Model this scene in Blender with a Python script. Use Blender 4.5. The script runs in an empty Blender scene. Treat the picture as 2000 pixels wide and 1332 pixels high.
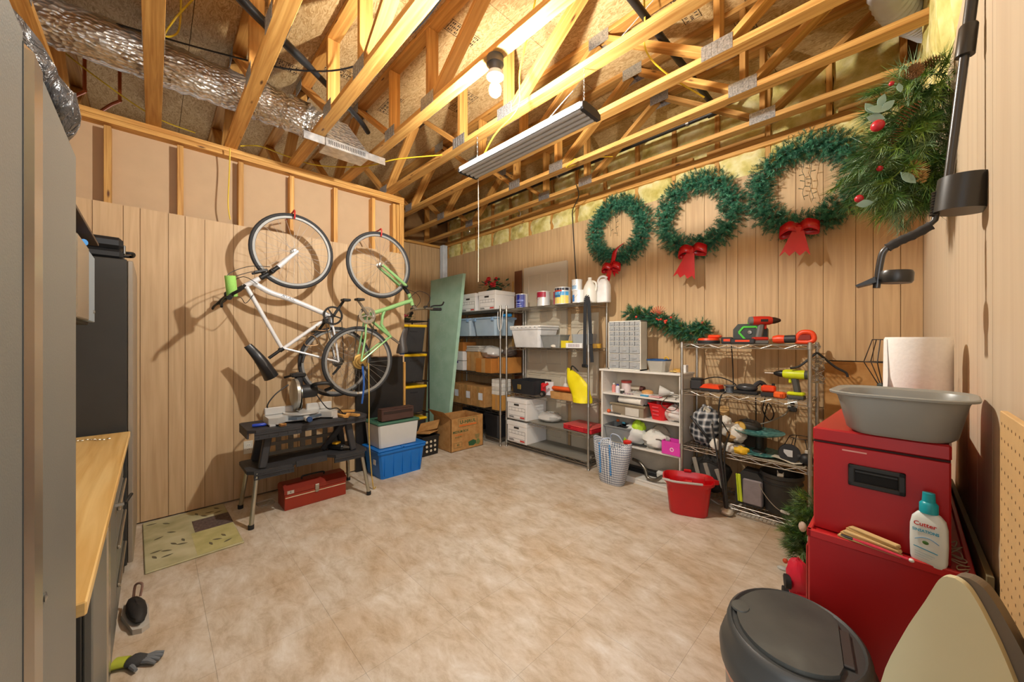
import bpy, bmesh, math, random
from math import sin, cos, pi, radians as R
from mathutils import Matrix, Vector, Euler
random.seed(7)
S = bpy.context.scene
COL = S.collection
# ------------------------------------------------------------------ camera, world, lights, exposure
cam = bpy.data.cameras.new('camera'); camo = bpy.data.objects.new('camera', cam); COL.objects.link(camo)
camo.location = (0, 0, 1.42); camo.rotation_euler = (R(90), 0, R(45.9))
cam.sensor_width = 36; cam.lens = 13.0; cam.shift_y = -0.001; cam.clip_start = 0.03
S.camera = camo
W = bpy.data.worlds.new('world'); S.world = W; W.use_nodes = True
W.node_tree.nodes['Background'].inputs[0].default_value = (0.92, 0.96, 1.0, 1)
W.node_tree.nodes['Background'].inputs[1].default_value = 1.0
def lamp(name, kind, loc, power, color=(1, 1, 1), size=0.05, rot=(0, 0, 0), sy=None):
    l = bpy.data.lights.new(name, kind); l.energy = power; l.color = color
    if kind == 'AREA':
        l.size = size
        if sy: l.shape = 'RECTANGLE'; l.size_y = sy
    else: l.shadow_soft_size = size
    o = bpy.data.objects.new(name, l); COL.objects.link(o); o.location = loc; o.rotation_euler = rot
    return o
BULB = (-1.654, 1.463, 2.925); BULB_E = 2750            # the bulb itself lights the room
# added soft fill lamp, unseen behind the camera, to lift the shade
lamp('fill_light', 'AREA', (1.3, -1.5, 1.75), 58, (0.92, 0.96, 1.0), 1.6, (R(82), 0, R(41)), 2.0)
S.view_settings.view_transform = 'Standard'; S.view_settings.look = 'None'
S.view_settings.exposure = 0.40; S.view_settings.gamma = 1.0
S.view_settings.use_curve_mapping = False
S.cycles.max_bounces = 7; S.cycles.diffuse_bounces = 5; S.cycles.glossy_bounces = 4
S.cycles.transmission_bounces = 6; S.cycles.transparent_max_bounces = 8
S.cycles.sample_clamp_indirect = 6; S.cycles.use_denoising = True
S.cycles.caustics_reflective = False; S.cycles.caustics_refractive = False
# ------------------------------------------------------------------ materials
def lin(h):
    h = h.lstrip('#'); c = [int(h[i:i+2], 16) / 255 for i in (0, 2, 4)]
    return tuple((x / 12.92 if x <= 0.04045 else ((x + 0.055) / 1.055) ** 2.4) for x in c) + (1,)
MATS = {}
def newmat(name):
    m = bpy.data.materials.new(name); m.use_nodes = True
    nt = m.node_tree; return m, nt, nt.nodes['Principled BSDF']
def N(nt, t, **kw):
    n = nt.nodes.new(t)
    for k, v in kw.items(): setattr(n, k, v)
    return n
def ramp(nt, src, stops):
    r = N(nt, 'ShaderNodeValToRGB'); e = r.color_ramp.elements
    while len(e) < len(stops): e.new(0.5)
    for x, (p, c) in zip(e, stops): x.position = p; x.color = c
    nt.links.new(src, r.inputs[0]); return r.outputs[0]
def plain(hexc, rough=0.5, metal=0.0, var=0.10, scale=9.0, bump=0.0, bscale=60.0, alpha=1.0, trans=0.0, spec=0.5, aniso=None):
    """a colour with a little mottling and relief"""
    key = ('p', hexc, rough, metal, var, scale, bump, bscale, alpha, trans, spec)
    if key in MATS: return MATS[key]
    m, nt, b = newmat('paint_' + hexc.strip('#')); c = lin(hexc)
    tc = N(nt, 'ShaderNodeTexCoord'); n = N(nt, 'ShaderNodeTexNoise')
    n.inputs['Scale'].default_value = scale; n.inputs['Detail'].default_value = 4
    nt.links.new(tc.outputs['Object'], n.inputs['Vector'])
    lo = tuple(x * (1 - var) for x in c[:3]) + (1,); hi = tuple(min(1, x * (1 + var)) for x in c[:3]) + (1,)
    nt.links.new(ramp(nt, n.outputs['Fac'], [(0.3, lo), (0.7, hi)]), b.inputs['Base Color'])
    b.inputs['Roughness'].default_value = rough; b.inputs['Metallic'].default_value = metal
    b.inputs['Specular IOR Level'].default_value = spec
    b.inputs['Alpha'].default_value = alpha; b.inputs['Transmission Weight'].default_value = trans
    if bump:
        n2 = N(nt, 'ShaderNodeTexNoise'); n2.inputs['Scale'].default_value = bscale; n2.inputs['Detail'].default_value = 3
        nt.links.new(tc.outputs['Object'], n2.inputs['Vector'])
        bp = N(nt, 'ShaderNodeBump'); bp.inputs['Strength'].default_value = bump; bp.inputs['Distance'].default_value = 0.01
        nt.links.new(n2.outputs['Fac'], bp.inputs['Height']); nt.links.new(bp.outputs[0], b.inputs['Normal'])
    MATS[key] = m; return m
def wood(name, dark, light, sx=3.0, sy=60.0, rough=0.6, knots=False, rnd=0.25, bump=0.15):
    """grain runs along U of the UV map (metres)"""
    if name in MATS: return MATS[name]
    m, nt, b = newmat(name); L = nt.links.new
    uv = N(nt, 'ShaderNodeUVMap'); oi = N(nt, 'ShaderNodeObjectInfo')
    mp = N(nt, 'ShaderNodeMapping'); mp.inputs['Scale'].default_value = (sx, sy, 1)
    off = N(nt, 'ShaderNodeVectorMath', operation='SCALE'); off.inputs['Scale'].default_value = 37.0
    cmb = N(nt, 'ShaderNodeCombineXYZ'); L(oi.outputs['Random'], cmb.inputs[0]); L(oi.outputs['Random'], cmb.inputs[1]); L(oi.outputs['Random'], cmb.inputs[2])
    L(cmb.outputs[0], off.inputs[0])
    L(uv.outputs[0], mp.inputs[0])
    ad = N(nt, 'ShaderNodeVectorMath', operation='ADD'); L(mp.outputs[0], ad.inputs[0]); L(off.outputs[0], ad.inputs[1])
    n = N(nt, 'ShaderNodeTexNoise'); n.inputs['Scale'].default_value = 1.0; n.inputs['Detail'].default_value = 5; n.inputs['Distortion'].default_value = 0.6
    L(ad.outputs[0], n.inputs['Vector'])
    col = ramp(nt, n.outputs['Fac'], [(0.32, lin(dark)), (0.68, lin(light))])
    hs = N(nt, 'ShaderNodeHueSaturation'); mr = N(nt, 'ShaderNodeMapRange')
    mr.inputs['To Min'].default_value = 1 - rnd; mr.inputs['To Max'].default_value = 1 + rnd * 0.6
    L(oi.outputs['Random'], mr.inputs['Value']); L(mr.outputs[0], hs.inputs['Value']); L(col, hs.inputs['Color'])
    out = hs.outputs[0]
    if knots:
        mk = N(nt, 'ShaderNodeMapping'); mk.inputs['Scale'].default_value = (3.2, 12, 1); L(uv.outputs[0], mk.inputs[0])
        ak = N(nt, 'ShaderNodeVectorMath', operation='ADD'); L(mk.outputs[0], ak.inputs[0]); L(off.outputs[0], ak.inputs[1])
        v = N(nt, 'ShaderNodeTexVoronoi'); v.inputs['Scale'].default_value = 1.0; L(ak.outputs[0], v.inputs['Vector'])
        mx = N(nt, 'ShaderNodeMix', data_type='RGBA'); L(out, mx.inputs['A']); mx.inputs['B'].default_value = lin('5a3214')
        L(ramp(nt, v.outputs['Distance'], [(0.05, (1, 1, 1, 1)), (0.12, (0, 0, 0, 1))]), mx.inputs['Factor']); out = mx.outputs['Result']
    L(out, b.inputs['Base Color']); b.inputs['Roughness'].default_value = rough
    bp = N(nt, 'ShaderNodeBump'); bp.inputs['Strength'].default_value = bump; bp.inputs['Distance'].default_value = 0.004
    L(n.outputs['Fac'], bp.inputs['Height']); L(bp.outputs[0], b.inputs['Normal'])
    MATS[name] = m; return m
def textured(name, kind, cols, scale=8, rough=0.6, metal=0.0, bump=0.4, bd=0.01, stretch=(1, 1, 1), detail=5, dist=0.0, coord='Object', world=False):
    """generic noise / voronoi / wave / checker surface in object space"""
    if name in MATS: return MATS[name]
    m, nt, b = newmat(name); L = nt.links.new
    if world: src = N(nt, 'ShaderNodeNewGeometry').outputs['Position']
    else: src = N(nt, 'ShaderNodeTexCoord').outputs[coord]
    mp = N(nt, 'ShaderNodeMapping'); mp.inputs['Scale'].default_value = stretch; L(src, mp.inputs[0])
    n = N(nt, 'ShaderNodeTex' + kind)
    n.inputs['Scale'].default_value = scale
    if kind in ('Noise', 'Wave'): n.inputs['Detail'].default_value = detail; n.inputs['Distortion'].default_value = dist
    L(mp.outputs[0], n.inputs['Vector'])
    f = n.outputs['Distance'] if kind == 'Voronoi' else n.outputs['Fac']
    L(ramp(nt, f, [(p, lin(c)) for p, c in cols]), b.inputs['Base Color'])
    b.inputs['Roughness'].default_value = rough; b.inputs['Metallic'].default_value = metal
    if bump:
        bp = N(nt, 'ShaderNodeBump'); bp.inputs['Strength'].default_value = bump; bp.inputs['Distance'].default_value = bd
        L(f, bp.inputs['Height']); L(bp.outputs[0], b.inputs['Normal'])
    MATS[name] = m; return m
def emit(hexc, strength):
    m, nt, b = newmat('glow'); b.inputs['Base Color'].default_value = lin(hexc)
    b.inputs['Emission Color'].default_value = lin(hexc); b.inputs['Emission Strength'].default_value = strength
    return m
# ------------------------------------------------------------------ mesh builder
def T(x=0, y=0, z=0, rz=0, rx=0, ry=0, s=1):
    sc = (s, s, s) if not isinstance(s, tuple) else s
    return Matrix.Translation((x, y, z)) @ Euler((R(rx), R(ry), R(rz))).to_matrix().to_4x4() @ Matrix.Diagonal(sc + (1,))
class MB:
    def __init__(s): s.v = []; s.f = []; s.u = []; s.s = []; s.M = Matrix()
    def add(s, vs, fs, us=None, smooth=False):
        o = len(s.v); M = s.M
        s.v += [tuple(M @ Vector(p)) for p in vs]
        for i, f in enumerate(fs):
            s.f.append([o + k for k in f]); s.s.append(smooth)
            if us: s.u += us[i]
            else: s.u += [(vs[k][0] + vs[k][1], vs[k][2] + 0.37 * vs[k][1]) for k in f]
        return s
    def box(s, x0, x1, y0, y1, z0, z1, b=0.0):
        return s.cb(((x0+x1)/2, (y0+y1)/2, (z0+z1)/2), (abs(x1-x0), abs(y1-y0), abs(z1-z0)), b)
    def cb(s, c, d, b=0.0, m=None):
        """box with centre c, size d, bevel b, own matrix m"""
        h = [x / 2 for x in d]; cx, cy, cz = c
        ax = max(range(3), key=lambda i: d[i]); o1, o2 = [i for i in range(3) if i != ax]
        def uvof(p, n):
            v = p[o1] if n != o1 else p[o2]
            if n == ax: return (p[o1], p[o2])
            return (p[ax], v + (0.31 if n == o1 else 0))
        if b <= 0 or b * 2.01 > min(d):
            P = [(i, j, k) for i in (-1, 1) for j in (-1, 1) for k in (-1, 1)]
            vs = [(cx + h[0]*p[0], cy + h[1]*p[1], cz + h[2]*p[2]) for p in P]
            fs = [(0,1,3,2),(4,6,7,5),(0,4,5,1),(2,3,7,6),(0,2,6,4),(1,5,7,3)]; ns = [0,0,1,1,2,2]
        else:
            vs = []; idx = {}
            for i in (-1, 1):
                for j in (-1, 1):
                    for k in (-1, 1):
                        for a in range(3):
                            q = [i*h[0], j*h[1], k*h[2]]; sg = (i, j, k)
                            for e in range(3):
                                if e != a: q[e] -= sg[e] * b
                            idx[(i, j, k, a)] = len(vs); vs.append((cx+q[0], cy+q[1], cz+q[2]))
            fs = []; ns = []
            for a in range(3):
                p, q = (a+1) % 3, (a+2) % 3
                for sg in (-1, 1):
                    f = []
                    for (pp, qq) in ((-1,-1),(1,-1),(1,1),(-1,1)):
                        t = [0,0,0]; t[a] = sg; t[p] = pp; t[q] = qq; f.append(idx[tuple(t)+(a,)])
                    fs.append(f if sg > 0 else f[::-1]); ns.append(a)
                for pp in (-1, 1):
                    for qq in (-1, 1):
                        f = []
                        t = [0,0,0]; t[p] = pp; t[q] = qq
                        t[a] = -1; t0 = tuple(t); t[a] = 1; t1 = tuple(t)
                        f = [idx[t0+(p,)], idx[t1+(p,)], idx[t1+(q,)], idx[t0+(q,)]]
                        fs.append(f if pp * qq > 0 and False else f); ns.append(p)
            for i in (-1, 1):
                for j in (-1, 1):
                    for k in (-1, 1):
                        fs.append([idx[(i,j,k,0)], idx[(i,j,k,1)], idx[(i,j,k,2)]]); ns.append(0)
        us = [[uvof(vs[k], n) for k in f] for f, n in zip(fs, ns)]
        if m is not None: vs = [tuple(m @ Vector(p)) for p in vs]
        return s.add(vs, fs, us)
    def bar(s, p0, p1, w, h, up=(0, 0, 1), b=0.0):
        """bar between points; w across, h along up"""
        p0 = Vector(p0); p1 = Vector(p1); d = p1 - p0; L = d.length; x = d.normalized(); u = Vector(up)
        if abs(x.dot(u)) > 0.98: u = Vector((0, 1, 0)) if abs(x.y) < 0.9 else Vector((1, 0, 0))
        y = u.cross(x).normalized(); z = x.cross(y)
        m = Matrix((x, y, z)).transposed().to_4x4(); m.translation = (p0 + p1) / 2
        return s.cb((0, 0, 0), (L, w, h), b, m)
    def tube(s, pts, r, n=8, closed=False, cap=True):
        P = [Vector(p) for p in pts]; k = len(P)
        rs = r if isinstance(r, (list, tuple)) else [r] * k
        vs = []; fs = []; us = []; nrm = None; acc = 0
        for i in range(k):
            if closed: d = P[(i+1) % k] - P[i-1]
            else: d = P[min(i+1, k-1)] - P[max(i-1, 0)]
            if d.length < 1e-9: d = Vector((0, 0, 1))
            d.normalize()
            if nrm is None:
                nrm = d.orthogonal().normalized()
            else:
                nrm = nrm - d * nrm.dot(d)
                nrm = nrm.normalized() if nrm.length > 1e-6 else d.orthogonal().normalized()
            bn = d.cross(nrm)
            for j in range(n):
                a = 2 * pi * j / n; vs.append(tuple(P[i] + (nrm * cos(a) + bn * sin(a)) * rs[i]))
        ln = [0]
        for i in range(1, k): ln.append(ln[-1] + (P[i] - P[i-1]).length)
        ln.append(ln[-1] + (P[0] - P[-1]).length)
        for i in range(k if closed else k - 1):
            i2 = (i + 1) % k
            for j in range(n):
                j2 = (j + 1) % n
                fs.append((i*n+j, i*n+j2, i2*n+j2, i2*n+j))
                us.append([(ln[i], j/n), (ln[i], (j+1)/n), (ln[i+1], (j+1)/n), (ln[i+1], j/n)])
        if cap and not closed:
            fs.append(tuple(range(n))[::-1]); us.append([(0, 0)] * n)
            fs.append(tuple((k-1)*n + j for j in range(n))); us.append([(0, 0)] * n)
        return s.add(vs, fs, us, True)
    def lathe(s, prof, n=24, m=None, sx=1.0, sy=1.0, smooth=True, sq=0.0):
        """profile [(r,z)] round z; sq>0 squares the section (superellipse)"""
        vs = []; fs = []; us = []
        e = 2.0 / (2.0 + sq * 8)
        for (r, z) in prof:
            for j in range(n):
                a = 2 * pi * j / n; c_, s_ = cos(a), sin(a)
                if sq: c_ = math.copysign(abs(c_) ** e, c_); s_ = math.copysign(abs(s_) ** e, s_)
                vs.append((r * sx * c_, r * sy * s_, z))
        for i in range(len(prof) - 1):
            for j in range(n):
                j2 = (j+1) % n; fs.append((i*n+j, i*n+j2, (i+1)*n+j2, (i+1)*n+j))
                us.append([(j/n, prof[i][1]), ((j+1)/n, prof[i][1]), ((j+1)/n, prof[i+1][1]), (j/n, prof[i+1][1])])
        shut = prof[0] == prof[-1] or (prof[0][0] > 1e-6 and prof[-1][0] > 1e-6 and len(prof) == 2)
        if prof[0][0] > 1e-6 and not shut: fs.append(tuple(range(n))[::-1]); us.append([(0, 0)] * n)
        if prof[-1][0] > 1e-6 and not shut: fs.append(tuple((len(prof)-1)*n + j for j in range(n))); us.append([(0, 0)] * n)
        if m is not None: vs = [tuple(m @ Vector(p)) for p in vs]
        return s.add(vs, fs, us, smooth)
    def prism(s, poly, z0, z1, m=None, smooth=False):
        n = len(poly); vs = [(x, y, z0) for x, y in poly] + [(x, y, z1) for x, y in poly]
        fs = [tuple(range(n))[::-1], tuple(range(n, 2*n))] + [(i, (i+1) % n, n + (i+1) % n, n + i) for i in range(n)]
        us = [[(vs[k][0], vs[k][1]) for k in f] for f in fs[:2]] + [[(vs[k][0] + vs[k][1], vs[k][2]) for k in f] for f in fs[2:]]
        if m is not None: vs = [tuple(m @ Vector(p)) for p in vs]
        return s.add(vs, fs, us, smooth)
    def ell(s, c, r, n=12, k=8, m=None, noise=0.0, seed=0):
        """ellipsoid, lumpy with noise"""
        rr = random.Random(seed); r = r if isinstance(r, tuple) else (r, r, r)
        ph = [rr.uniform(0, 6.28) for _ in range(6)]
        vs = []; fs = []
        for i in range(k + 1):
            th = pi * i / k
            for j in range(n):
                a = 2 * pi * j / n
                q = 1 + noise * (sin(3*a + ph[0] + 2*th) * 0.5 + sin(5*th + ph[1] + 2*a) * 0.5 + 0.6 * sin(7*a + ph[2]) * sin(4*th + ph[3]))
                vs.append((c[0] + r[0]*q*sin(th)*cos(a), c[1] + r[1]*q*sin(th)*sin(a), c[2] - r[2]*q*cos(th)))
        for i in range(k):
            for j in range(n):
                j2 = (j+1) % n; fs.append((i*n+j, i*n+j2, (i+1)*n+j2, (i+1)*n+j))
        if m is not None: vs = [tuple(m @ Vector(p)) for p in vs]
        return s.add(vs, fs, None, True)
    def tub(s, z0, z1, w0, d0, w1, d1, t=0.004, m=None, b=0.0, lip=0.0, liph=0.02):
        """open container, rectangular, tapering; corners cut by b"""
        def ring(w, d, z, c):
            w /= 2; d /= 2
            if c <= 0: return [(-w,-d,z),(w,-d,z),(w,d,z),(-w,d,z)]
            return [(-w+c,-d,z),(w-c,-d,z),(w,-d+c,z),(w,d-c,z),(w-c,d,z),(-w+c,d,z),(-w,d-c,z),(-w,-d+c,z)]
        rings = [ring(w0, d0, z0, b)]
        if lip:
            k = (z1 - liph - z0) / (z1 - z0); wl = w0 + (w1-w0)*k; dl = d0 + (d1-d0)*k
            rings += [ring(wl, dl, z1-liph, b), ring(wl+2*lip, dl+2*lip, z1-liph, b), ring(w1+2*lip, d1+2*lip, z1, b)]
        else: rings += [ring(w1, d1, z1, b)]
        rings += [ring(w1-2*t, d1-2*t, z1, b), ring(w0-2*t, d0-2*t, z0+t, b)]
        n = len(rings[0]); vs = [p for r in rings for p in r]; fs = [tuple(range(n))[::-1]]
        for i in range(len(rings)-1):
            fs += [(i*n+j, i*n+(j+1) % n, (i+1)*n+(j+1) % n, (i+1)*n+j) for j in range(n)]
        fs.append(tuple((len(rings)-1)*n + j for j in range(n)))
        if m is not None: vs = [tuple(m @ Vector(p)) for p in vs]
        return s.add(vs, fs)
    def build(s, name, mat, parent=None, kind=None, label=None):
        me = bpy.data.meshes.new(name); me.from_pydata(s.v, [], s.f)
        uv = me.uv_layers.new(name='UVMap'); uv.data.foreach_set('uv', [c for p in s.u for c in p])
        me.polygons.foreach_set('use_smooth', s.s)
        bm = bmesh.new(); bm.from_mesh(me); bmesh.ops.recalc_face_normals(bm, faces=bm.faces); bm.to_mesh(me); bm.free()
        me.materials.append(mat)
        if any(s.s):
            try: me.set_sharp_from_angle(angle=R(38))
            except Exception: pass
        o = bpy.data.objects.new(name, me); COL.objects.link(o)
        if parent: o.parent = parent
        if kind: o['kind'] = kind
        if label: o['label'] = label
        return o
def tag(o, label, cat, group=None, kind=None):
    o['label'] = label; o['category'] = cat
    if group: o['group'] = group
    if kind: o['kind'] = kind
    return o
def thing(name, label, cat, loc=(0, 0, 0), rz=0, group=None, rx=0, ry=0):
    o = bpy.data.objects.new(name, None); o.empty_display_size = 0.05; COL.objects.link(o)
    o.location = loc; o.rotation_euler = (R(rx), R(ry), R(rz)); return tag(o, label, cat, group)
def one(name, label, cat, mb, mat, loc=(0, 0, 0), rz=0, group=None, rx=0, ry=0):
    o = mb.build(name, mat); o.location = loc; o.rotation_euler = (R(rx), R(ry), R(rz)); return tag(o, label, cat, group)
def dup(root, loc=None, rz=None, label=None, name=None):
    r = root.copy(); COL.objects.link(r)
    if loc is not None: r.location = loc
    if rz is not None: r.rotation_euler.z = R(rz)
    if label: r['label'] = label
    for ch in list(root.children):
        c = ch.copy(); COL.objects.link(c); c.parent = r
        for g in list(ch.children):
            d = g.copy(); COL.objects.link(d); d.parent = c
    return r
def text(body, size, mat, parent, m, name='lettering', ext=0.0004, align='CENTER', sx=1.0):
    cu = bpy.data.curves.new(name, 'FONT'); cu.body = body; cu.size = size; cu.extrude = ext; cu.offset = size * .022
    cu.align_x = align; cu.align_y = 'CENTER'; cu.materials.append(mat); cu.resolution_u = 2
    tmp = bpy.data.objects.new(name, cu); COL.objects.link(tmp)
    me = bpy.data.meshes.new_from_object(tmp.evaluated_get(bpy.context.evaluated_depsgraph_get())); bpy.data.objects.remove(tmp)
    me.transform(m @ Matrix.Diagonal((sx, 1, 1, 1))); me.materials.clear(); me.materials.append(mat); me.name = name
    o = bpy.data.objects.new(name, me); COL.objects.link(o); o.parent = parent; o['kind'] = 'stuff'; return o
def setting(name, mb, mat, parent=None):
    o = mb.build(name, mat, parent)
    if not parent: o['kind'] = 'structure'
    return o
def arc(c, r, a0, a1, n, plane='xz'):
    out = []
    for i in range(n + 1):
        a = R(a0 + (a1 - a0) * i / n); p, q = r * cos(a), r * sin(a)
        out.append({'xz': (c[0]+p, c[1], c[2]+q), 'xy': (c[0]+p, c[1]+q, c[2]), 'yz': (c[0], c[1]+p, c[2]+q)}[plane])
    return out
def smoothpath(pts, k=6):
    P = [Vector(p) for p in pts]; out = []
    for i in range(len(P) - 1):
        a = P[max(i-1, 0)]; b = P[i]; c = P[i+1]; d = P[min(i+2, len(P)-1)]
        for j in range(k):
            t = j / k
            out.append(0.5 * ((2*b) + (c-a)*t + (2*a-5*b+4*c-d)*t*t + (3*b-a-3*c+d)*t**3))
    out.append(P[-1]); return [tuple(p) for p in out]
# shared materials
PINE = wood('pine_lumber', 'b47c38', 'dfae62', 2.0, 45, 0.6, True, 0.22)
PINEW = wood('pine_web', 'ab7432', 'd4a055', 2.0, 40, 0.65, True, 0.25)
GALV = textured('galvanised_plate', 'Noise', [(0.3, '8f959a'), (0.7, 'd4d6d6')], 90, 0.35, 0.85, 0.3, 0.003)
CHROME = plain('b5b1a8', 0.33, 0.9, 0.08)
STEEL = plain('a8a49c', 0.32, 0.9, 0.10)
BLACK = plain('17181a', 0.5, 0, 0.15)
RUBBER = plain('1c1d1f', 0.75, 0, 0.2, 30)
WHITE = plain('e9e7e2', 0.5, 0, 0.03)
CARD = textured('corrugated_cardboard', 'Noise', [(0.3, 'a97841'), (0.7, 'c2945a')], 14, 0.85, 0, 0.1, 0.003)
# ================================================================== SETTING
YB, XL, XR, XF = 3.83, -4.045, 0.144, -5.70          # back wall, bike wall, right wall, far recess wall
ZC, ZT, ZP = 3.107, 3.717, 2.90                     # underside of trusses, deck, top of back panelling
# floor: vinyl tiles in warm stone colours
def vinyl():
    m, nt, b = newmat('stone_vinyl'); L = nt.links.new
    tc = N(nt, 'ShaderNodeNewGeometry'); oi = N(nt, 'ShaderNodeObjectInfo')
    mp = N(nt, 'ShaderNodeMapping'); mp.inputs['Rotation'].default_value = (0, 0, R(38)); mp.inputs['Scale'].default_value = (1.0, 2.1, 1)
    L(tc.outputs['Position'], mp.inputs[0])
    n1 = N(nt, 'ShaderNodeTexNoise'); n1.inputs['Scale'].default_value = 5.5; n1.inputs['Detail'].default_value = 9; n1.inputs['Roughness'].default_value = 0.74; n1.inputs['Distortion'].default_value = 0.35
    L(mp.outputs[0], n1.inputs['Vector'])
    c = ramp(nt, n1.outputs['Fac'], [(0.27, lin('aa9a83')), (0.41, lin('c2b4a0')), (0.50, lin('cfc4b4')), (0.60, lin('d8d0c4')), (0.76, lin('e8e5e0'))])
    n2 = N(nt, 'ShaderNodeTexNoise'); n2.inputs['Scale'].default_value = 2.2; n2.inputs['Detail'].default_value = 5; L(tc.outputs['Position'], n2.inputs['Vector'])
    mx = N(nt, 'ShaderNodeMix', data_type='RGBA', blend_type='MULTIPLY'); mx.inputs['Factor'].default_value = 0.8
    L(c, mx.inputs['A']); L(ramp(nt, n2.outputs['Fac'], [(0.3, lin('e6d3b8')), (0.6, lin('ffffff'))]), mx.inputs['B'])
    hs = N(nt, 'ShaderNodeHueSaturation'); mr = N(nt, 'ShaderNodeMapRange'); mr.inputs['To Min'].default_value = 0.96; mr.inputs['To Max'].default_value = 1.04
    L(oi.outputs['Random'], mr.inputs['Value']); L(mr.outputs[0], hs.inputs['Value']); L(mx.outputs['Result'], hs.inputs['Color']); L(hs.outputs[0], b.inputs['Base Color'])
    b.inputs['Roughness'].default_value = 0.55
    bp = N(nt, 'ShaderNodeBump'); bp.inputs['Strength'].default_value = 0.12; bp.inputs['Distance'].default_value = 0.004
    L(n1.outputs['Fac'], bp.inputs['Height']); L(bp.outputs[0], b.inputs['Normal'])
    return m
VIN = vinyl()
floor = setting('floor', MB().box(XF - 0.1, 2.2, -2.6, YB + 0.1, -0.06, -0.006), plain('6a5540', 0.9))
ts = 0.4572; tile = None; i0 = 0
for i in range(13):
    for j in range(14):
        x, y = -5.68 + ts * i, -2.55 + ts * j
        if x > 0.2 and y > -0.5: continue
        if y > YB - 0.05: continue
        if tile is None:
            tile = MB().box(0.0004, ts - 0.0004, 0.0004, ts - 0.0004, -0.006, 0).build('tile', VIN, floor); o = tile
        else: o = tile.copy(); COL.objects.link(o)
        o.location = (x, y, 0)
# panelling: vertical grooved boards, printed oak grain
PANEL = wood('oak_print_panel', 'bf9f78', 'd2b48c', 1.6, 30, 0.55, False, 0.03, 0.12)
PANELB = wood('oak_print_panel_back', 'bc9a70', 'd0af82', 1.6, 30, 0.55, False, 0.03, 0.12)
PANELR = wood('oak_print_panel_right', 'c6b094', 'd0bca0', 1.2, 22, 0.5, False, 0.02, 0.08)
GAP = plain('8a6840', 0.9)
def vplanks(parent, mat, face, pos, a0, a1, z0, z1, th=0.006, groove=0.0036, widths=(0.16, 0.10, 0.125, 0.195, 0.155, 0.09)):
    """vertical boards with recessed joints; face 'x+', 'x-' or 'y-'"""
    a = a0; k = 0; cache = {}
    while a < a1 - 0.01:
        w = min(widths[k % len(widths)], a1 - a)
        g = groove / 2
        mb = MB()
        lo, hi = -w/2 + g, w/2 - g; zl, zh = z0 - (z0+z1)/2, z1 - (z0+z1)/2
        if face == 'x+': mb.box(0, th, lo, hi, zl, zh); loc = (pos, a + w/2, (z0+z1)/2)
        elif face == 'x-': mb.box(-th, 0, lo, hi, zl, zh); loc = (pos, a + w/2, (z0+z1)/2)
        else: mb.box(lo, hi, -th, 0, zl, zh); loc = (a + w/2, pos, (z0+z1)/2)
        key = round(w, 4)
        if key in cache: o = cache[key].copy(); COL.objects.link(o)
        else: o = mb.build('panel_board', mat, parent); cache[key] = o
        o.location = loc; a += w; k += 1
# --- wall with the bikes (studs bare above the panelling)
wl = setting('wall_left', MB().box(XL - 0.115, XL - 0.095, -0.9, 2.14, 0, ZC), plain('c3a684', 0.8, 0, 0.03))
MB().box(XL - 0.012, XL - 0.006, -0.9, 2.14, 0.01, 2.436).build('groove_backing', GAP, wl)
vplanks(wl, PANEL, 'x+', XL - 0.006, -0.9, 2.14, 0.012, 2.438)
stud = None
for k in range(-2, 6):
    y = -0.227 + 0.403 * k
    if y > 2.0: continue
    o = MB().cb((0, 0, 0), (0.089, 0.038, 3.0), 0.002).build('stud', PINE, wl) if stud is None else stud.copy()
    if stud is None: stud = o
    else: COL.objects.link(o)
    o.location = (XL - 0.052, y - 0.019, 1.51)
for y in (2.018, 2.060, 2.119):
    o = stud.copy(); COL.objects.link(o); o.location = (XL - 0.052 + (0.002 if y > 2.1 else 0), y, 1.51)
for z in (ZC - 0.019, ZC - 0.058):
    MB().box(XL - 0.097, XL - 0.004, -0.9, 2.14, z - 0.0185, z + 0.0185, 0.002).build('top_plate', PINE, wl)
MB().box(XL - 0.097, XL - 0.008, 2.085, 2.137, 2.44, 3.03, 0.002).build('corner_post', PINE, wl)
# return of the bike wall and the far recess wall
w2 = setting('wall_recess_side', MB().box(XF, XL - 0.1, 2.02, 2.13, 0, ZC), plain('c9a97c', 0.8))
w3 = setting('wall_recess', MB().box(XF - 0.12, XF - 0.012, 2.0, YB + 0.1, 0, ZC - 0.04), plain('b08a5a', 0.8))
vplanks(w3, PANELB, 'x+', XF - 0.006, 2.13, YB, 0.01, ZC - 0.045)
MB().box(XF - 0.09, XF + 0.03, 2.13, YB, ZC - 0.04, ZC, 0.002).build('top_plate', PINE, w3)
w4 = setting('wall_recess_gable', MB().box(XF - 0.12, XF - 0.03, -0.9, YB + 0.1, ZC - 0.04, ZT + 0.02), plain('8a6840', 0.9))
w5 = setting('wall_far_room', MB().box(XF - 0.12, XL - 0.1, -0.98, -0.88, 0, ZT + 0.02), plain('8a6840', 0.9))
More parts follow.
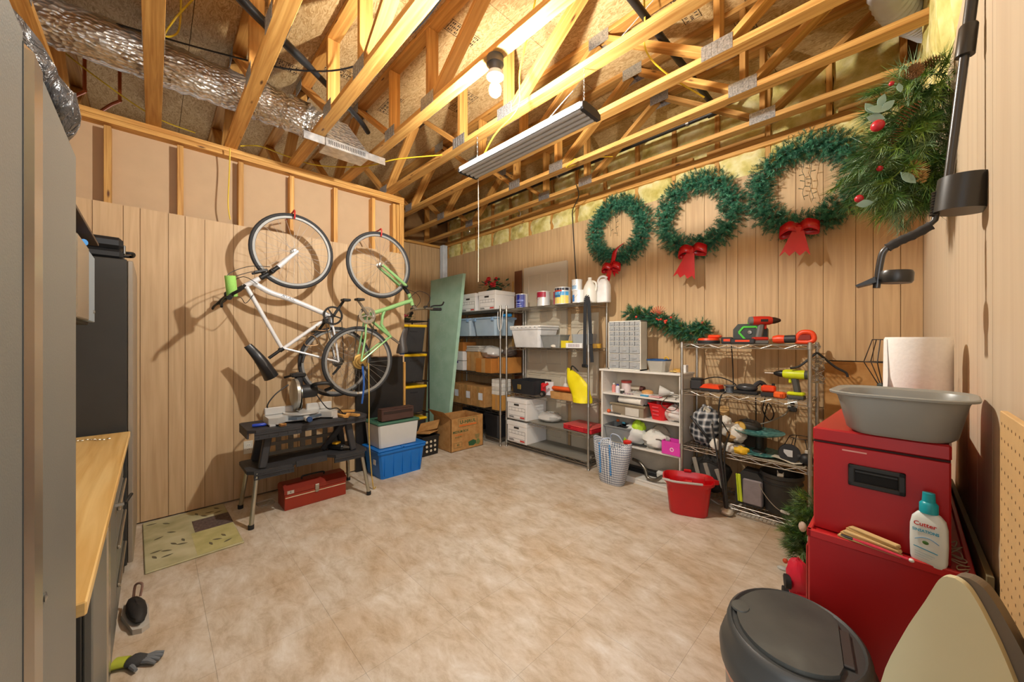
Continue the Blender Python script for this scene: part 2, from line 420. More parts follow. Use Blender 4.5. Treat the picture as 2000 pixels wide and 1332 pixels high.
# --- back wall behind the shelves and wreaths
wb = setting('wall_back', MB().box(XF - .1, XR + .12, YB + 0.10, YB + 0.13, 0, ZT + .02), plain('8b6f3d', 0.9))
MB().box(XF, XR, YB + 0.006, YB + 0.012, 0.01, ZP - 0.002).build('groove_backing', GAP, wb)
vplanks(wb, PANELB, 'y-', YB + 0.006, XF, XR, 0.012, ZP, widths=(0.19, 0.095, 0.14, 0.165, 0.12, 0.175))
BATT = textured('yellow_fibreglass', 'Noise', [(0.25, 'b0a04a'), (0.5, 'dccf84'), (0.75, 'f2eaba')], 9, 0.95, 0, 1.0, 0.03, detail=8)
def batt(x0, x1, z0, z1, y, rough=0.02, seed=0, nx=8, nz=5):
    rr = random.Random(seed); mb = MB(); vs = []; fs = []
    for i in range(nx + 1):
        for j in range(nz + 1):
            u, v = i / nx, j / nz; e = min(1, 4 * min(u, 1-u) + 0.1) * min(1, 3 * min(v, 1-v) + 0.15)
            vs.append((x0 + (x1-x0)*u + (rr.uniform(-1, 1)*0.008), y - 0.05 * e ** 0.5 - rr.random()*rough, z0 + (z1-z0)*v + (rr.uniform(-1, 1)*0.012 if j in (0, nz) else 0)))
    for i in range(nx):
        for j in range(nz):
            k = i*(nz+1) + j; fs.append((k, k+nz+1, k+nz+2, k+1))
    mb.add(vs, fs, None, True)
    b = len(vs); mb.add([(x0, y+0.03, z0), (x1, y+0.03, z0), (x1, y+0.03, z1), (x0, y+0.03, z1)], [(0, 1, 2, 3)])
    return mb
xs = [0.05 - 0.4064 * k for k in range(15)]
st = None
for k, x in enumerate(xs):
    for (z0, z1, nm) in ((ZP - 0.25, ZC, 'stud'), (ZC + 0.08, ZT - 0.04, 'gable_stud')):
        MB().box(x - 0.019, x + 0.019, YB + 0.012, YB + 0.095, z0, z1, 0.002).build(nm, PINE, wb)
    if k:
        x0, x1 = x + 0.02, xs[k-1] - 0.02
        batt(x0, x1, ZP - 0.012, ZC + 0.01, YB + 0.05, 0.03, k, 7, 4).build('insulation_batt', BATT, wb)
        batt(x0, x1, ZC + 0.07, ZT - 0.03, YB + 0.075, 0.03, 100 + k, 7, 8).build('insulation_batt', BATT, wb)
MB().box(XF, XR, YB - 0.018, YB + 0.095, ZC, ZC + 0.038, 0.002).build('top_plate', PINE, wb)
MB().box(XF, XR, YB - 0.012, YB + 0.095, ZC + 0.040, ZC + 0.078, 0.002).build('top_plate', PINE, wb)
for (a, b_) in ((-0.30, 0.12), (-1.25, -0.78), (-2.3, -1.38), (-4.1, -2.6)):
    MB().box(a, b_, YB - 0.010, YB + 0.05, ZC + 0.079, ZC + 0.117, 0.002).build('wood_block', PINE, wb)
# --- right wall beside the camera
wr = setting('wall_right', MB().box(XR + 0.05, XR + 0.12, 0.86, YB + 0.1, 0, ZT + .02).box(XR + .004, XR + .05, YB + .014, YB + .098, 0, 2.9), plain('9a7a4e', 0.8))
MB().box(XR + 0.006, XR + 0.012, 0.86, 1.63, 0.01, ZT - 0.02).box(XR + 0.006, XR + 0.012, 1.63, YB, 0.01, 2.43).build('groove_backing', GAP, wr)
vplanks(wr, PANELR, 'x-', XR + 0.006, 0.86, 1.63, 0.012, ZT - 0.02, groove=0.0022, widths=(0.4, 0.2, 0.3))
vplanks(wr, PANELR, 'x-', XR + 0.006, 1.63, YB, 0.012, 2.438, groove=0.003, widths=(0.2, 0.11, 0.16, 0.13))
for y in (1.655, 2.06, 2.465, 2.87, 3.275, 3.68, 3.80):
    MB().box(XR + 0.012, XR + 0.095, y - 0.019, y + 0.019, 2.2, ZT, 0.002).build('stud', PINE, wr)
for k, (y0, y1) in enumerate(((1.675, 2.04), (2.08, 2.445), (2.485, 2.85), (2.89, 3.255), (3.295, 3.66), (3.70, 3.78))):
    o = batt(y0, y1, 2.42, ZT - 0.02, 0, 0.03, 300 + k, 6, 9).build('insulation_batt', BATT, wr)
    o.rotation_euler = (0, 0, R(-90)); o.location = (XR + 0.045, y0 + y1, 0)
# --- wall behind the metal cabinets, out of reach of the lens but closing the room
wk = setting('wall_cabinet_side', MB().box(-4.1, -0.55, -0.88, -0.80, 0, ZT), plain('cdb08a', 0.8))
# ------------------------------------------------------------------ ceiling: deck boards over open floor trusses
def osb():
    m, nt, b = newmat('strand_board'); L = nt.links.new
    g = N(nt, 'ShaderNodeNewGeometry')
    v = N(nt, 'ShaderNodeTexVoronoi'); v.inputs['Scale'].default_value = 34
    mp = N(nt, 'ShaderNodeMapping'); mp.inputs['Scale'].default_value = (0.55, 1.6, 1); mp.inputs['Rotation'].default_value = (0, 0, R(24))
    L(g.outputs['Position'], mp.inputs[0])
    n0 = N(nt, 'ShaderNodeTexNoise'); n0.inputs['Scale'].default_value = 6; L(mp.outputs[0], n0.inputs['Vector'])
    ad = N(nt, 'ShaderNodeVectorMath', operation='ADD'); L(mp.outputs[0], ad.inputs[0]); L(n0.outputs['Color'], ad.inputs[1]); L(ad.outputs[0], v.inputs['Vector'])
    L(ramp(nt, v.outputs['Color'], [(0.1, lin('a8834f')), (0.5, lin('c8a672')), (0.9, lin('dabd8c'))]), b.inputs['Base Color'])
    b.inputs['Roughness'].default_value = 0.75; return m
OSB = osb()
ceil = setting('ceiling', MB().box(XF - 0.1, XR + 0.1, -0.9, YB + 0.15, ZT + 0.02, ZT + 0.06), plain('6b4c25', 0.9))
px = [XF - 0.1, -4.36, -3.14, -1.92, -0.70, XR + 0.1]; py = [-0.9, 0.2, 2.64, YB + 0.1]
for i in range(5):
    for j in range(3):
        MB().box(px[i] + 0.002, px[i+1] - 0.002, py[j] + 0.002, py[j+1] - 0.002, ZT + 0.001, ZT + 0.019).build('deck_board', OSB, ceil)
INK = plain('2a2018', 0.8)
stamp_i = 0
def stamp(x, y, rz, w=0.34, h=0.11):
    """mill stamp printed under the deck: a ruled grid of small unreadable marks"""
    rr = random.Random(int(x * 100) + int(y * 10)); mb = MB(); z0, z1 = -0.0012, 0
    for t in (-h/2, h/2): mb.box(-w/2, w/2, t - 0.0015, t + 0.0015, z0, z1)
    k = -w/2
    while k < w/2:
        mb.box(k - 0.0015, k + 0.0015, -h/2, h/2, z0, z1); st_ = rr.uniform(0.06, 0.12)
        q = k + 0.012
        while q < min(k + st_, w/2) - 0.012:
            for rrow in (-0.3, 0.0, 0.3):
                if rr.random() < 0.75: mb.box(q, q + rr.uniform(0.004, 0.009), h*rrow - 0.009, h*rrow + 0.009, z0, z1)
            q += 0.014
        k += st_
    o = mb.build('mill_stamp', INK, ceil); o.location = (x, y, ZT); o.rotation_euler = (0, 0, R(rz))
for s_ in ((-3.55, 0.72, 90), (-3.05, 0.16, 90), (-2.0, 1.15, 0), (-2.25, 1.62, 90), (-3.3, 1.18, 90), (-3.42, 1.66, 0), (-1.0, 2.62, 90), (-0.75, 3.1, 90), (-0.95, 2.1, 90), (-4.8, 0.6, 0), (-2.9, 2.15, 0)):
    stamp(*s_)
# one truss: chords laid flat, webs between, toothed plates; shared by every line
joint_b = (-4.42, -2.95, -2.36, -0.73, 0.62); joint_t = (-3.70, -1.54, 0.07)
def truss(y, shift=0.0, x0=XF + 0.02, x1=XR - 0.002):
    root = MB().box(x0, x1, -0.0445, 0.0445, ZC, ZC + 0.038, 0.002).build('truss_bottom_chord', PINE, ceil)
    root.location = (0, y, 0)
    MB().box(x0, x1, -0.0445, 0.0445, ZT - 0.038, ZT, 0.002).build('truss_top_chord', PINEW, root)
    B = [b + shift for b in joint_b]; Tt = [t + shift for t in joint_t]; zb, zt = ZC + 0.040, ZT - 0.040
    def web(xa, za, xb, zb_):
        if max(xa, xb) > XR - 0.02 or min(xa, xb) < x0: return
        MB().bar((xa, 0, za), (xb, 0, zb_), 0.086, 0.036, (0, 0, 1) if abs(xa - xb) > 0.01 else (1, 0, 0), 0.002).build('web', PINEW, root)
    for t in Tt:
        for b in B:
            if 0.3 < abs(t - b) < 1.0: web(b + (0.03 if t > b else -0.03), zb, t - (0.03 if t > b else -0.03), zt)
    for b in (B[1], B[2]): web(b, zb, b, zt)
    web(B[3], zb, B[3], zt)
    web(x0 + 0.03, zb, x0 + 0.03, zt); web(-4.46 + shift, zb, -5.1 + shift, zt)
    for (xs_, z) in ((B, ZC + 0.045), (Tt, ZT - 0.045)):
        for x in xs_:
            if x > XR - 0.1: continue
            for sd in (-1, 1):
                mb = MB().box(x - 0.085, x + 0.085, sd * 0.0445, sd * 0.0462, z - 0.045, z + 0.045)
                for q in range(5): mb.box(x - 0.072 + q*0.033, x - 0.060 + q*0.033, sd*0.0462, sd*0.0475, z - 0.038, z + 0.038)
                mb.build('gusset_plate', GALV, root)
    return root
YT = [-0.488 + 0.4877 * k for k in range(9)]
for k, y in enumerate(YT):
    truss(y, {5: 0.29}.get(k, 0.0) + 0.012 * (k % 3))
# ================================================================== METAL CABINETS (near side)
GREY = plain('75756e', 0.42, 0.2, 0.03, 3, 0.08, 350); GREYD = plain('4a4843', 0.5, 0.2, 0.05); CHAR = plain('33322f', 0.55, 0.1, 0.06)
TRIM = plain('b9b2a4', 0.25, 0.85, 0.06)
t = thing('storage_cabinet', 'tall grey metal storage cabinet with bright vertical edge trims, closest to the camera', 'cabinet', (-0.765, -0.36, 0))
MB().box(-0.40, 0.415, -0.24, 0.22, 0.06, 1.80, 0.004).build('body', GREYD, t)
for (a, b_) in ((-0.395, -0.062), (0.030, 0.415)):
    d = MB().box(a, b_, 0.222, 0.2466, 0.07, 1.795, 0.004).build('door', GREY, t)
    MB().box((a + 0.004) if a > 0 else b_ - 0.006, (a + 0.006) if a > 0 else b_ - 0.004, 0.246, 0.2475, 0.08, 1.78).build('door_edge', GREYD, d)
h = MB().box(-0.047, 0.018, 0.222, 0.2520, 0.07, 1.79, 0.008).build('edge_trim', TRIM, t)
for z in (1.05,):
    MB().lathe([(0.006, 0), (0.007, 0.002), (0.0, 0.004)], 10, T(-0.085, 0.2466, z, rx=-90)).build('lock', CHROME, t)
for x in (-0.36, 0.36): MB().box(x - 0.03, x + 0.03, -0.2, 0.2, 0, 0.06).build('foot', BLACK, t)
# dark plastic sheeting rolled up on it
SHEET = textured('dark_plastic_sheet', 'Noise', [(0.3, '191b1e'), (0.6, '3a3e44'), (0.8, '6a7078')], 16, 0.3, 0.0, 1.0, 0.03, dist=1.5)
mb = MB(); rr = random.Random(3); pts = []; rad = []
for i in range(26):
    u = i / 25
    pts.append((0.36 - 0.80 * u, 0.185 + 0.02 * sin(u * 9), 0.062 + 0.012 * sin(u * 14) - 0.03 * max(0, u - 0.9) * 10)); rad.append(0.045 + 0.012 * rr.random() - (0.025 if i == 25 else 0) - (0.02 if i == 0 else 0))
mb.tube(pts, rad, 14)
mb.v = [(x + rr.uniform(-.004, .004), y + rr.uniform(-.006, .006), z + rr.uniform(-.005, .005)) for x, y, z in mb.v]
one('plastic_sheeting', 'dark crumpled plastic sheeting rolled along the top edge of the grey cabinet', 'plastic sheet', mb, SHEET, (-0.765, -0.36, 1.802))
# worktop and base cabinets
BAM = wood('bamboo_worktop', 'd2a55c', 'ecc987', 1.4, 30, 0.32, False, 0.03, 0.05)
one('worktop', 'light bamboo worktop lying on the low grey cabinets', 'worktop', MB().box(-1.0, 1.0, -0.62, 0, 0, 0.03, 0.003), BAM, (-2.17, -0.100, 0.846))
def base_cab(lbl, x0, x1, kind):
    t = thing('base_cabinet', lbl, 'cabinet', ((x0 + x1) / 2, -0.45, 0), group='grey cabinets under the worktop'); w = (x1 - x0) / 2
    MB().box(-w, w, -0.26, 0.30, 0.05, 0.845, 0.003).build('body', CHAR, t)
    MB().box(-w + 0.02, w - 0.02, -0.24, 0.28, 0.0, 0.05).build('plinth', BLACK, t)
    if kind == 'doors':
        for (a, b_) in ((-w, -0.12), (0.03, w)):
            MB().box(a + 0.003, b_ - 0.003, 0.301, 0.322, 0.06, 0.80, 0.004).build('door', GREY, t)
        MB().box(-0.10, 0.012, 0.301, 0.325, 0.06, 0.80, 0.006).build('edge_trim', TRIM, t)
        MB().box(-w, w, 0.301, 0.312, 0.803, 0.842, 0.003).build('rail', GREYD, t)
        hd = MB().bar((-w + 0.10, 0.322, 0.66), (-w + 0.10, 0.352, 0.66), 0.012, 0.012).build('latch', CHROME, t)
        MB().tube([(-w + 0.10, 0.355, 0.66), (-w + 0.05, 0.362, 0.662), (-w - 0.01, 0.372, 0.665)], 0.007, 8).build('latch_lever', BLACK, hd)
    else:
        for i in range(4):
            d = MB().box(-w + 0.004, w - 0.004, 0.301, 0.322, 0.07 + 0.185 * i, 0.245 + 0.185 * i, 0.004).build('drawer', GREY, t)
            MB().box(-w + 0.01, w - 0.01, 0.322, 0.336, 0.222 + 0.185 * i, 0.24 + 0.185 * i, 0.004).build('drawer_pull', TRIM, d)
base_cab('low grey cabinet with two doors and a black lever latch under the worktop', -2.59, -1.64, 'doors')
base_cab('low grey cabinet with four drawers beside the dark tall locker', -3.16, -2.60, 'drawers')
# small chain links and screws on the worktop end
mb = MB()
for i in range(14):
    a = rr.uniform(0, 6); mb.tube([(0.016 * i + 0.006 * cos(q) * 1.3, 0.01 * sin(i) + 0.005 * sin(q), 0.004 + 0.002 * (i % 2)) for q in [k * pi / 3 for k in range(6)]], 0.0015, 5, True)
one('chain', 'short silver chain lying at the far end of the bamboo worktop', 'chain', mb, CHROME, (-3.08, -0.36, 0.877), 60)
# wall cabinet above
BLUEG = plain('8ea0ad', 0.4, 0.2, 0.03)
t = thing('wall_cabinet', 'small grey-blue wall cabinet hanging above the bamboo worktop', 'cabinet', (-1.93, -0.5, 1.49))
MB().box(-0.70, 0.70, -0.29, 0.28, 0.0, 0.32, 0.003).build('body', CHAR, t)
MB().box(-0.10, 0.70, 0.281, 0.30, 0.012, 0.316, 0.003).build('door', GREY, t)
d = MB().box(-0.695, -0.44, 0.281, 0.30, 0.012, 0.316, 0.003).build('door', BLUEG, t); MB().lathe([(0.008, 0), (0.008, 0.004), (0, 0.006)], 10, T(-0.64, 0.30, 0.06, rx=-90)).build('lock', CHROME, d)
MB().box(-0.435, -0.105, 0.281, 0.304, 0.012, 0.316, 0.004).build('edge_trim', TRIM, t)
one('flat_board', 'thin dark board lying on top of the small wall cabinet', 'board', MB().box(-0.45, 0.45, -0.25, 0.06, 0, 0.012, 0.001), plain('4c3a2a', 0.6), (-2.22, -0.25, 1.872))
one('prop_block', 'small wood block holding up the dark board on the wall cabinet', 'block', MB().box(-0.2, 0.2, -0.1, 0.1, 0, 0.06, 0.002), PINE, (-1.9, -0.5, 1.811))
t = thing('small_bottle', 'small clear bottle with a blue cap lying on the wall cabinet', 'bottle', (-2.45, -0.26, 1.835), 40)
MB().lathe([(0.0, -0.06), (0.02, -0.06), (0.022, -0.05), (0.022, 0.02), (0.010, 0.04), (0.010, 0.05)], 14, T(ry=90)).build('bottle_body', plain('c9d3d8', 0.15, 0, 0.1, alpha=0.6), t)
MB().lathe([(0.0, 0.075), (0.014, 0.075), (0.014, 0.048), (0.0, 0.048)], 12, T(ry=90)).build('cap', plain('3b8ad0', 0.4), t)
# tall locker
t = thing('tall_locker', 'tall charcoal metal locker standing between the worktop and the bike wall', 'locker', (-3.60, -0.45, 0))
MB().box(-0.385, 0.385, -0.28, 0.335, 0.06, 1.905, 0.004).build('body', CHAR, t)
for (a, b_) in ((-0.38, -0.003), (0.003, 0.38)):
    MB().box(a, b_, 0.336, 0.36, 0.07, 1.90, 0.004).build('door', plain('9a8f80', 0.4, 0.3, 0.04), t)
for k in range(4):
    MB().box(0.3852, 0.3862, 0.08 - 0.05 * (k % 2), 0.14, 0.85 + 0.29 * k, 0.854 + 0.29 * k).build('slot', BLACK, t)
for (x, y) in ((-0.33, -0.24), (0.33, -0.24), (-0.33, 0.28), (0.33, 0.28)): MB().lathe([(0.02, 0), (0.02, 0.06)], 10, T(x, y, 0)).build('foot', BLACK, t)
t = thing('tool_case', 'black plastic tool case lying on top of the tall charcoal locker', 'case', (-3.42, -0.36, 1.907), 3)
MB().box(-0.19, 0.17, -0.25, 0.22, 0, 0.062, 0.018).build('case_base', BLACK, t); MB().box(-0.19, 0.17, -0.25, 0.22, 0.064, 0.135, 0.02).build('case_lid', plain('202123', 0.4), t)
MB().tube(smoothpath([(-0.06, 0.218, 0.06), (-0.06, 0.262, 0.062), (0.06, 0.262, 0.062), (0.06, 0.218, 0.06)], 4), 0.010, 8).build('carry_handle', BLACK, t)
for x in (-0.13, 0.12): MB().box(x - 0.02, x + 0.02, 0.218, 0.230, 0.04, 0.095, 0.004).build('catch', STEEL, t)
# clutter at the cabinet foot
t = thing('crumpled_sneaker', 'dark shoe with a pale sole on the floor beside the low cabinet drawers', 'shoe', (-2.68, -.062, 0), 8)
MB().prism([(-.14, -.035), (-.05, -.05), (.08, -.035), (.13, -.03), (.15, 0), (.13, .03), (.08, .035), (-.05, .05), (-.14, .035)], 0, 0.025).build('sole', plain('b9b4ab', 0.7), t)
MB().ell((-0.01, 0, 0.045), (0.13, 0.038, 0.035), 14, 8, None, 0.08, 2).build('upper', plain('23201f', 0.7), t)
MB().tube(smoothpath([(-0.1, 0, 0.07), (-0.12, 0.01, 0.12), (-0.08, 0.03, 0.13), (-0.06, 0.02, 0.08)], 4), 0.006, 6).build('pull_loop', plain('8a6a5c', 0.7), t)
t = thing('work_glove', 'grey and yellow work glove lying on the floor by the low cabinet doors', 'glove', (-2.31, -.055, 0), 62); t.scale = (.78, .78, .78)
MB().ell((0, 0, 0.022), (0.055, 0.045, 0.022), 12, 8, None, 0.08, 5).build('palm', plain('39393a', 0.8), t)
for k in range(4):
    a = -24 + 15 * k; c_, s_ = cos(R(a)), sin(R(a))
    MB().tube([(0.04 * c_, 0.04 * s_, 0.02), (0.08 * c_, 0.07 * s_, 0.024), (0.118 * c_, 0.10 * s_, 0.014)], [0.013, 0.012, 0.008], 8).build('finger', plain('6f7479', 0.8), t)
MB().tube([(0.0, -0.04, 0.02), (0.04, -0.075, 0.018)], [0.013, 0.009], 8).build('thumb', plain('6f7479', 0.8), t)
MB().lathe([(0.035, 0), (0.04, 0.06), (0.036, 0.06), (0.03, 0)], 12, T(-0.04, 0, 0.024, ry=-90, s=(0.55, 1, 1))).build('cuff', plain('b4bd3c', 0.7), t)
# floor mat with printed olive leaves
t = thing('floor_mat', 'pale green cushioned floor mat printed with dark olive leaves beside the tall locker', 'mat', (-3.586, 0.197, 0), 1.5)
MATC = textured('mat_pale_green', 'Noise', [(0.3, '98946c'), (0.55, 'bab48e'), (0.8, 'cdc9aa')], 5, 0.7, 0, 0.2, 0.002)
MB().box(-0.433, 0.433, -0.247, 0.247, 0, 0.011, 0.004).build('mat_base', MATC, t)
MB().box(-0.20, 0.03, 0.02, 0.246, 0.0112, 0.0120).build('dark_print_block', textured('mat_brown_block', 'Noise', [(0.3, '4a3b36'), (0.7, '6b5a54')], 60, 0.8), t)
MB().box(0.034, 0.42, -0.002, 0.24, 0.0112, 0.0116).build('pale_print_block', textured('mat_green_block', 'Noise', [(0.3, 'a8a268'), (0.7, 'c4bd86')], 9, 0.8), t)
LEAF = plain('66604a', 0.8)
def leafprint(x, y, a, l=0.06, w=0.010):
    n = 8; p = []
    for i in range(n + 1): u = i / n; p.append((l * (u - .5), w * sin(pi * u) * (1 - .3 * u)))
    for i in range(n - 1, 0, -1): u = i / n; p.append((l * (u - .5), -w * sin(pi * u) * (1 - .3 * u)))
    o = MB().prism(p, 0, 0.0008).build('leaf_print', LEAF, t); o.location = (x, y, 0.0122); o.rotation_euler = (0, 0, R(a))
for q in ((0.25, -0.20, 20), (0.20, -0.14, 60), (0.17, -0.19, 100), (0.12, -0.10, 30), (0.10, -0.05, 10), (0.16, -0.06, 70), (0.28, -0.14, 100), (0.30, 0.08, 10), (0.26, 0.12, 60), (0.33, 0.17, 120), (0.22, 0.16, 20),
          (-0.25, 0.10, 40), (-0.30, 0.14, 80), (-0.35, 0.19, 30), (-0.33, 0.06, 10), (-0.26, 0.19, 100), (-0.10, -0.10, 50), (-0.05, -0.17, 120), (-0.30, -0.12, 40), (-0.36, -0.2, 90)):
    leafprint(*q)
# ================================================================== BICYCLES
TYRE = plain('2b2c2f', 0.7, 0, 0.1); RIM = plain('8c8c8a', 0.5, 0.2, 0.05); SPOKE = plain('8f8a84', 0.5, 0.3)
def wheel(parent, cx, c, r, name):
    """wheel in the plane x=cx; c=(y,z) relative"""
    m = T(cx, c[0], c[1], ry=90)
    tt = 0.016 if r > 0.3 else 0.02
    prof = [(r - tt + tt * cos(a), tt * sin(a)) for a in [k * pi / 5 for k in range(10)]]; prof.append(prof[0])
    w = MB().lathe(prof, 56, m).build(name, TYRE, parent)
    ri = r - 2 * tt
    MB().lathe([(ri + .004, -.011), (ri - .014, -.010), (ri - .018, 0), (ri - .014, .010), (ri + .004, .011), (ri + .004, -.011)], 56, m).build('rim', RIM, w)
    mb = MB(); n = 28
    for k in range(n):
        a = 2 * pi * k / n; off = (0.35 if k % 4 < 2 else -0.35); sd = 0.028 if k % 2 else -0.028
        p0 = m @ Vector((0.018 * cos(a + off * 3), 0.018 * sin(a + off * 3), sd)); p1 = m @ Vector(((ri - .016) * cos(a), (ri - .016) * sin(a), 0))
        mb.tube([p0, p1], 0.0012, 4, cap=False)
    mb.build('spokes', SPOKE, w, kind='stuff')
    MB().lathe([(0, -.05), (.012, -.05), (.012, -.036), (.024, -.032), (.024, -.024), (.014, -.02), (.014, .02), (.024, .024), (.024, .032), (.012, .036), (.012, .05), (0, .05)], 14, m).build('hub', STEEL, w)
    return w
def saddle(parent, nose, tail, x, wid, mat, up):
    """nose and tail (y,z); up = direction of the seat's top in the (y,z) plane"""
    N_ = Vector((x, *nose)); Tl = Vector((x, *tail)); d = Tl - N_; u = Vector((0, *up)).normalized(); vs = []; fs = []; n = 10; kx = 12
    for i in range(n + 1):
        s_ = i / n; w = wid * (0.16 + 0.84 * max(0, (s_ - .35) / .65) ** 1.1) if s_ > .35 else wid * (0.10 + 0.06 * s_ / .35)
        w *= (1 if 0 < i < n else (0.55 if i == 0 else 0.86))
        for j in range(kx):
            a = 2 * pi * j / kx; h = 0.055 * (1 if sin(a) > 0 else 0.9) * (0.45 + 0.55 * s_) + 0.006
            vs.append(tuple(N_ + d * s_ + Vector((w * cos(a), 0, 0)) + u * (h * sin(a) - 0.012 * sin(pi * s_))))
    for i in range(n):
        for j in range(kx): fs.append((i*kx+j, i*kx+(j+1) % kx, (i+1)*kx+(j+1) % kx, (i+1)*kx+j))
    fs += [tuple(range(kx)), tuple(n*kx + j for j in range(kx))]
    return MB().add(vs, fs, None, True).build('saddle', mat, parent)
def chainring(parent, x, c, r, mat):
    m = T(x, c[0], c[1], ry=90); n = 36; mb = MB()
    outer = []
    for k in range(n * 2):
        a = pi * k / n; q = r * (1.0 if k % 2 else 0.95); outer.append((q, a))
    vs = []; fs = []
    for (q, a) in outer:
        for (rr_, z) in ((q, -.003), (q, .003), (r * .78, .003), (r * .78, -.003)): vs.append(tuple(m @ Vector((rr_ * cos(a), rr_ * sin(a), z))))
    L = len(outer)
    for k in range(L):
        for e in range(4): fs.append((k*4+e, ((k+1) % L)*4+e, ((k+1) % L)*4+(e+1) % 4, k*4+(e+1) % 4))
    mb.add(vs, fs)
    for k in range(5):
        a = 2 * pi * k / 5; mb.bar(tuple(m @ Vector((0, 0, 0))), tuple(m @ Vector((r * .8 * cos(a), r * .8 * sin(a), 0))), 0.012, 0.006, (1, 0, 0))
    mb.lathe([(0, -.02), (.018, -.02), (.018, .02), (0, .02)], 14, m)
    return mb.build('chainring', mat, parent)
def cables(parent, lists, r=0.0028, mat=None, name='cable'):
    for p in lists: MB().tube(smoothpath(p, 6), r, 6).build(name, mat or BLACK, parent)
# --- white hybrid
WB = plain('e4e6ea', 0.3, 0.1, 0.03)
bx = -3.76
t = thing('white_bicycle', 'white bicycle hung by its front wheel with the black saddle low, nearer the locker', 'bicycle', (bx, 0.92, 1.2))
def P(y, z, x=0.0): return (x, y - 0.92, z - 1.2)
wheel(t, 0, (0.905 - 0.92, 2.218 - 1.2), 0.338, 'front_wheel'); wheel(t, 0, (1.275 - 0.92, 1.21 - 1.2), 0.338, 'rear_wheel')
f = MB()
f.tube([P(0.535, 1.862), P(0.645, 1.942)], [0.019, 0.021], 14)
f.tube(smoothpath([P(0.61, 1.90), P(0.72, 1.835), P(0.86, 1.79), P(1.0, 1.738), P(1.20, 1.655)], 6), 0.023, 12)
f.tube([P(0.558, 1.862), P(0.815, 1.342)], [0.017, 0.016], 12)
f.tube([P(0.800, 1.325), P(1.215, 1.652)], 0.016, 12)
for s_ in (-1, 1):
    f.tube([P(0.83, 1.345, 0.012 * s_), P(1.03, 1.285, .045 * s_), P(1.275, 1.21, .052 * s_)], 0.009, 8)
    f.tube([P(1.215, 1.64, .02 * s_), P(1.245, 1.45, .05 * s_), P(1.275, 1.21, .052 * s_)], 0.010, 8)
f.tube([P(1.21, 1.652, -.038), P(1.21, 1.652, .038)], 0.022, 12)
f.build('frame', WB, t)
LOGO = plain('9aa0aa', 0.4)
text('AVAIL', 0.032, LOGO, t, T(0.0235, 0.86 - 0.92, 1.795 - 1.2, rx=90, rz=90) @ T(rz=-20), 'frame_lettering', sx=1.3)
fk = MB()
fk.tube([P(0.655, 1.949), P(0.715, 1.995)], 0.022, 12)
fk.box(-.065, .065, 0, 0, 0, 0)
fk.bar(P(0.735, 2.015, -.062), P(0.735, 2.015, .062), 0.04, 0.035, (0, 1, 1), 0.008)
for s_ in (-1, 1): fk.tube([P(0.735, 2.015, .055 * s_), P(0.80, 2.075, .055 * s_)], 0.017, 10)
fk.build('fork_crown', BLACK, t)
for s_ in (-1, 1):
    MB().tube([P(0.775, 2.052, .055 * s_), P(0.86, 2.148, .055 * s_), P(0.925, 2.215, .055 * s_)], [0.021, 0.018, 0.014], 12).build('fork_leg', WB, t)
MB().tube([P(0.535, 1.86), P(0.47, 1.815)], 0.018, 10).build('stem', BLACK, t)
hb = MB().tube(smoothpath([P(0.415, 1.76, -.27), P(0.44, 1.79, -.14), P(0.47, 1.812, 0), P(0.45, 1.795, .14), P(0.43, 1.765, .24)], 5), 0.0125, 10).build('handlebar', BLACK, t)
for s_ in (-1, 1):
    MB().tube([P(0.433, 1.765, .19 * s_), P(0.405, 1.735, .31 * s_)], 0.017, 10).build('grip', RUBBER, hb)
    MB().tube(smoothpath([P(0.43, 1.77, .17 * s_), P(0.39, 1.73, .20 * s_), P(0.365, 1.70, .27 * s_), P(0.36, 1.665, .31 * s_)], 4), [.012] * 5 + [.009] * 8, 8).build('brake_lever', BLACK, hb)
    MB().cb(P(0.445, 1.80, .13 * s_), (0.05, 0.045, 0.05), 0.01).build('shifter', BLACK, hb)
    MB().tube(smoothpath([P(0.43, 1.77, .28 * s_), P(0.47, 1.80, .32 * s_), P(0.50, 1.84, .33 * s_)], 3), [0.012] * 4 + [.010] * 3, 8).build('bar_end', BLACK, hb)
saddle(t, P(0.565, 1.375)[1:], P(0.735, 1.10)[1:], 0.0, 0.135, plain('232427', 0.35), (-0.75, -0.45))
MB().tube([P(0.815, 1.342), P(0.715, 1.262)], 0.0135, 10).build('seat_post', BLACK, t)
MB().tube([P(0.822, 1.347), P(0.795, 1.326)], 0.021, 12).build('seat_clamp', BLACK, t)
chainring(t, 0.050, (1.225 - .92, 1.652 - 1.2), 0.092, plain('2a2a2c', 0.4, 0.6))
for (s_, y, z) in ((1, 1.315, 1.80), (-1, 1.13, 1.50)):
    cr = MB().bar(P(1.225, 1.652, .068 * s_), P(y, z, .078 * s_), 0.024, 0.014, (1, 0, 0), 0.004).build('crank_arm', BLACK, t)
    MB().cb(P(y, z, .125 * s_), (0.085, 0.07, 0.022), 0.005).build('pedal', BLACK, cr)
MB().lathe([(0, -.006), (.052, -.004), (.05, 0), (.038, .004), (.036, .012), (.026, .014), (.024, .022), (0, .022)], 20, T(0.035, 1.275 - .92, 1.21 - 1.2, ry=90)).build('cassette', plain('5a5854', 0.4, .8), t)
ch = MB()
ch.tube([P(1.14, 1.66, .05), P(1.232, 1.262, .05)], .004, 6); ch.tube([P(1.305, 1.60, .05), P(1.325, 1.20, .05)], .004, 6)
ch.build('drive_chain', plain('4a4642', .5, .7), t)
MB().bar(P(1.29, 1.17, .055), P(1.22, 1.09, .058), .02, .016, (1, 0, 0), .004).build('rear_derailleur', BLACK, t)
MB().cb(P(1.165, 1.60, .03), (.03, .05, .05), .008).build('front_derailleur', BLACK, t)
bb = MB()
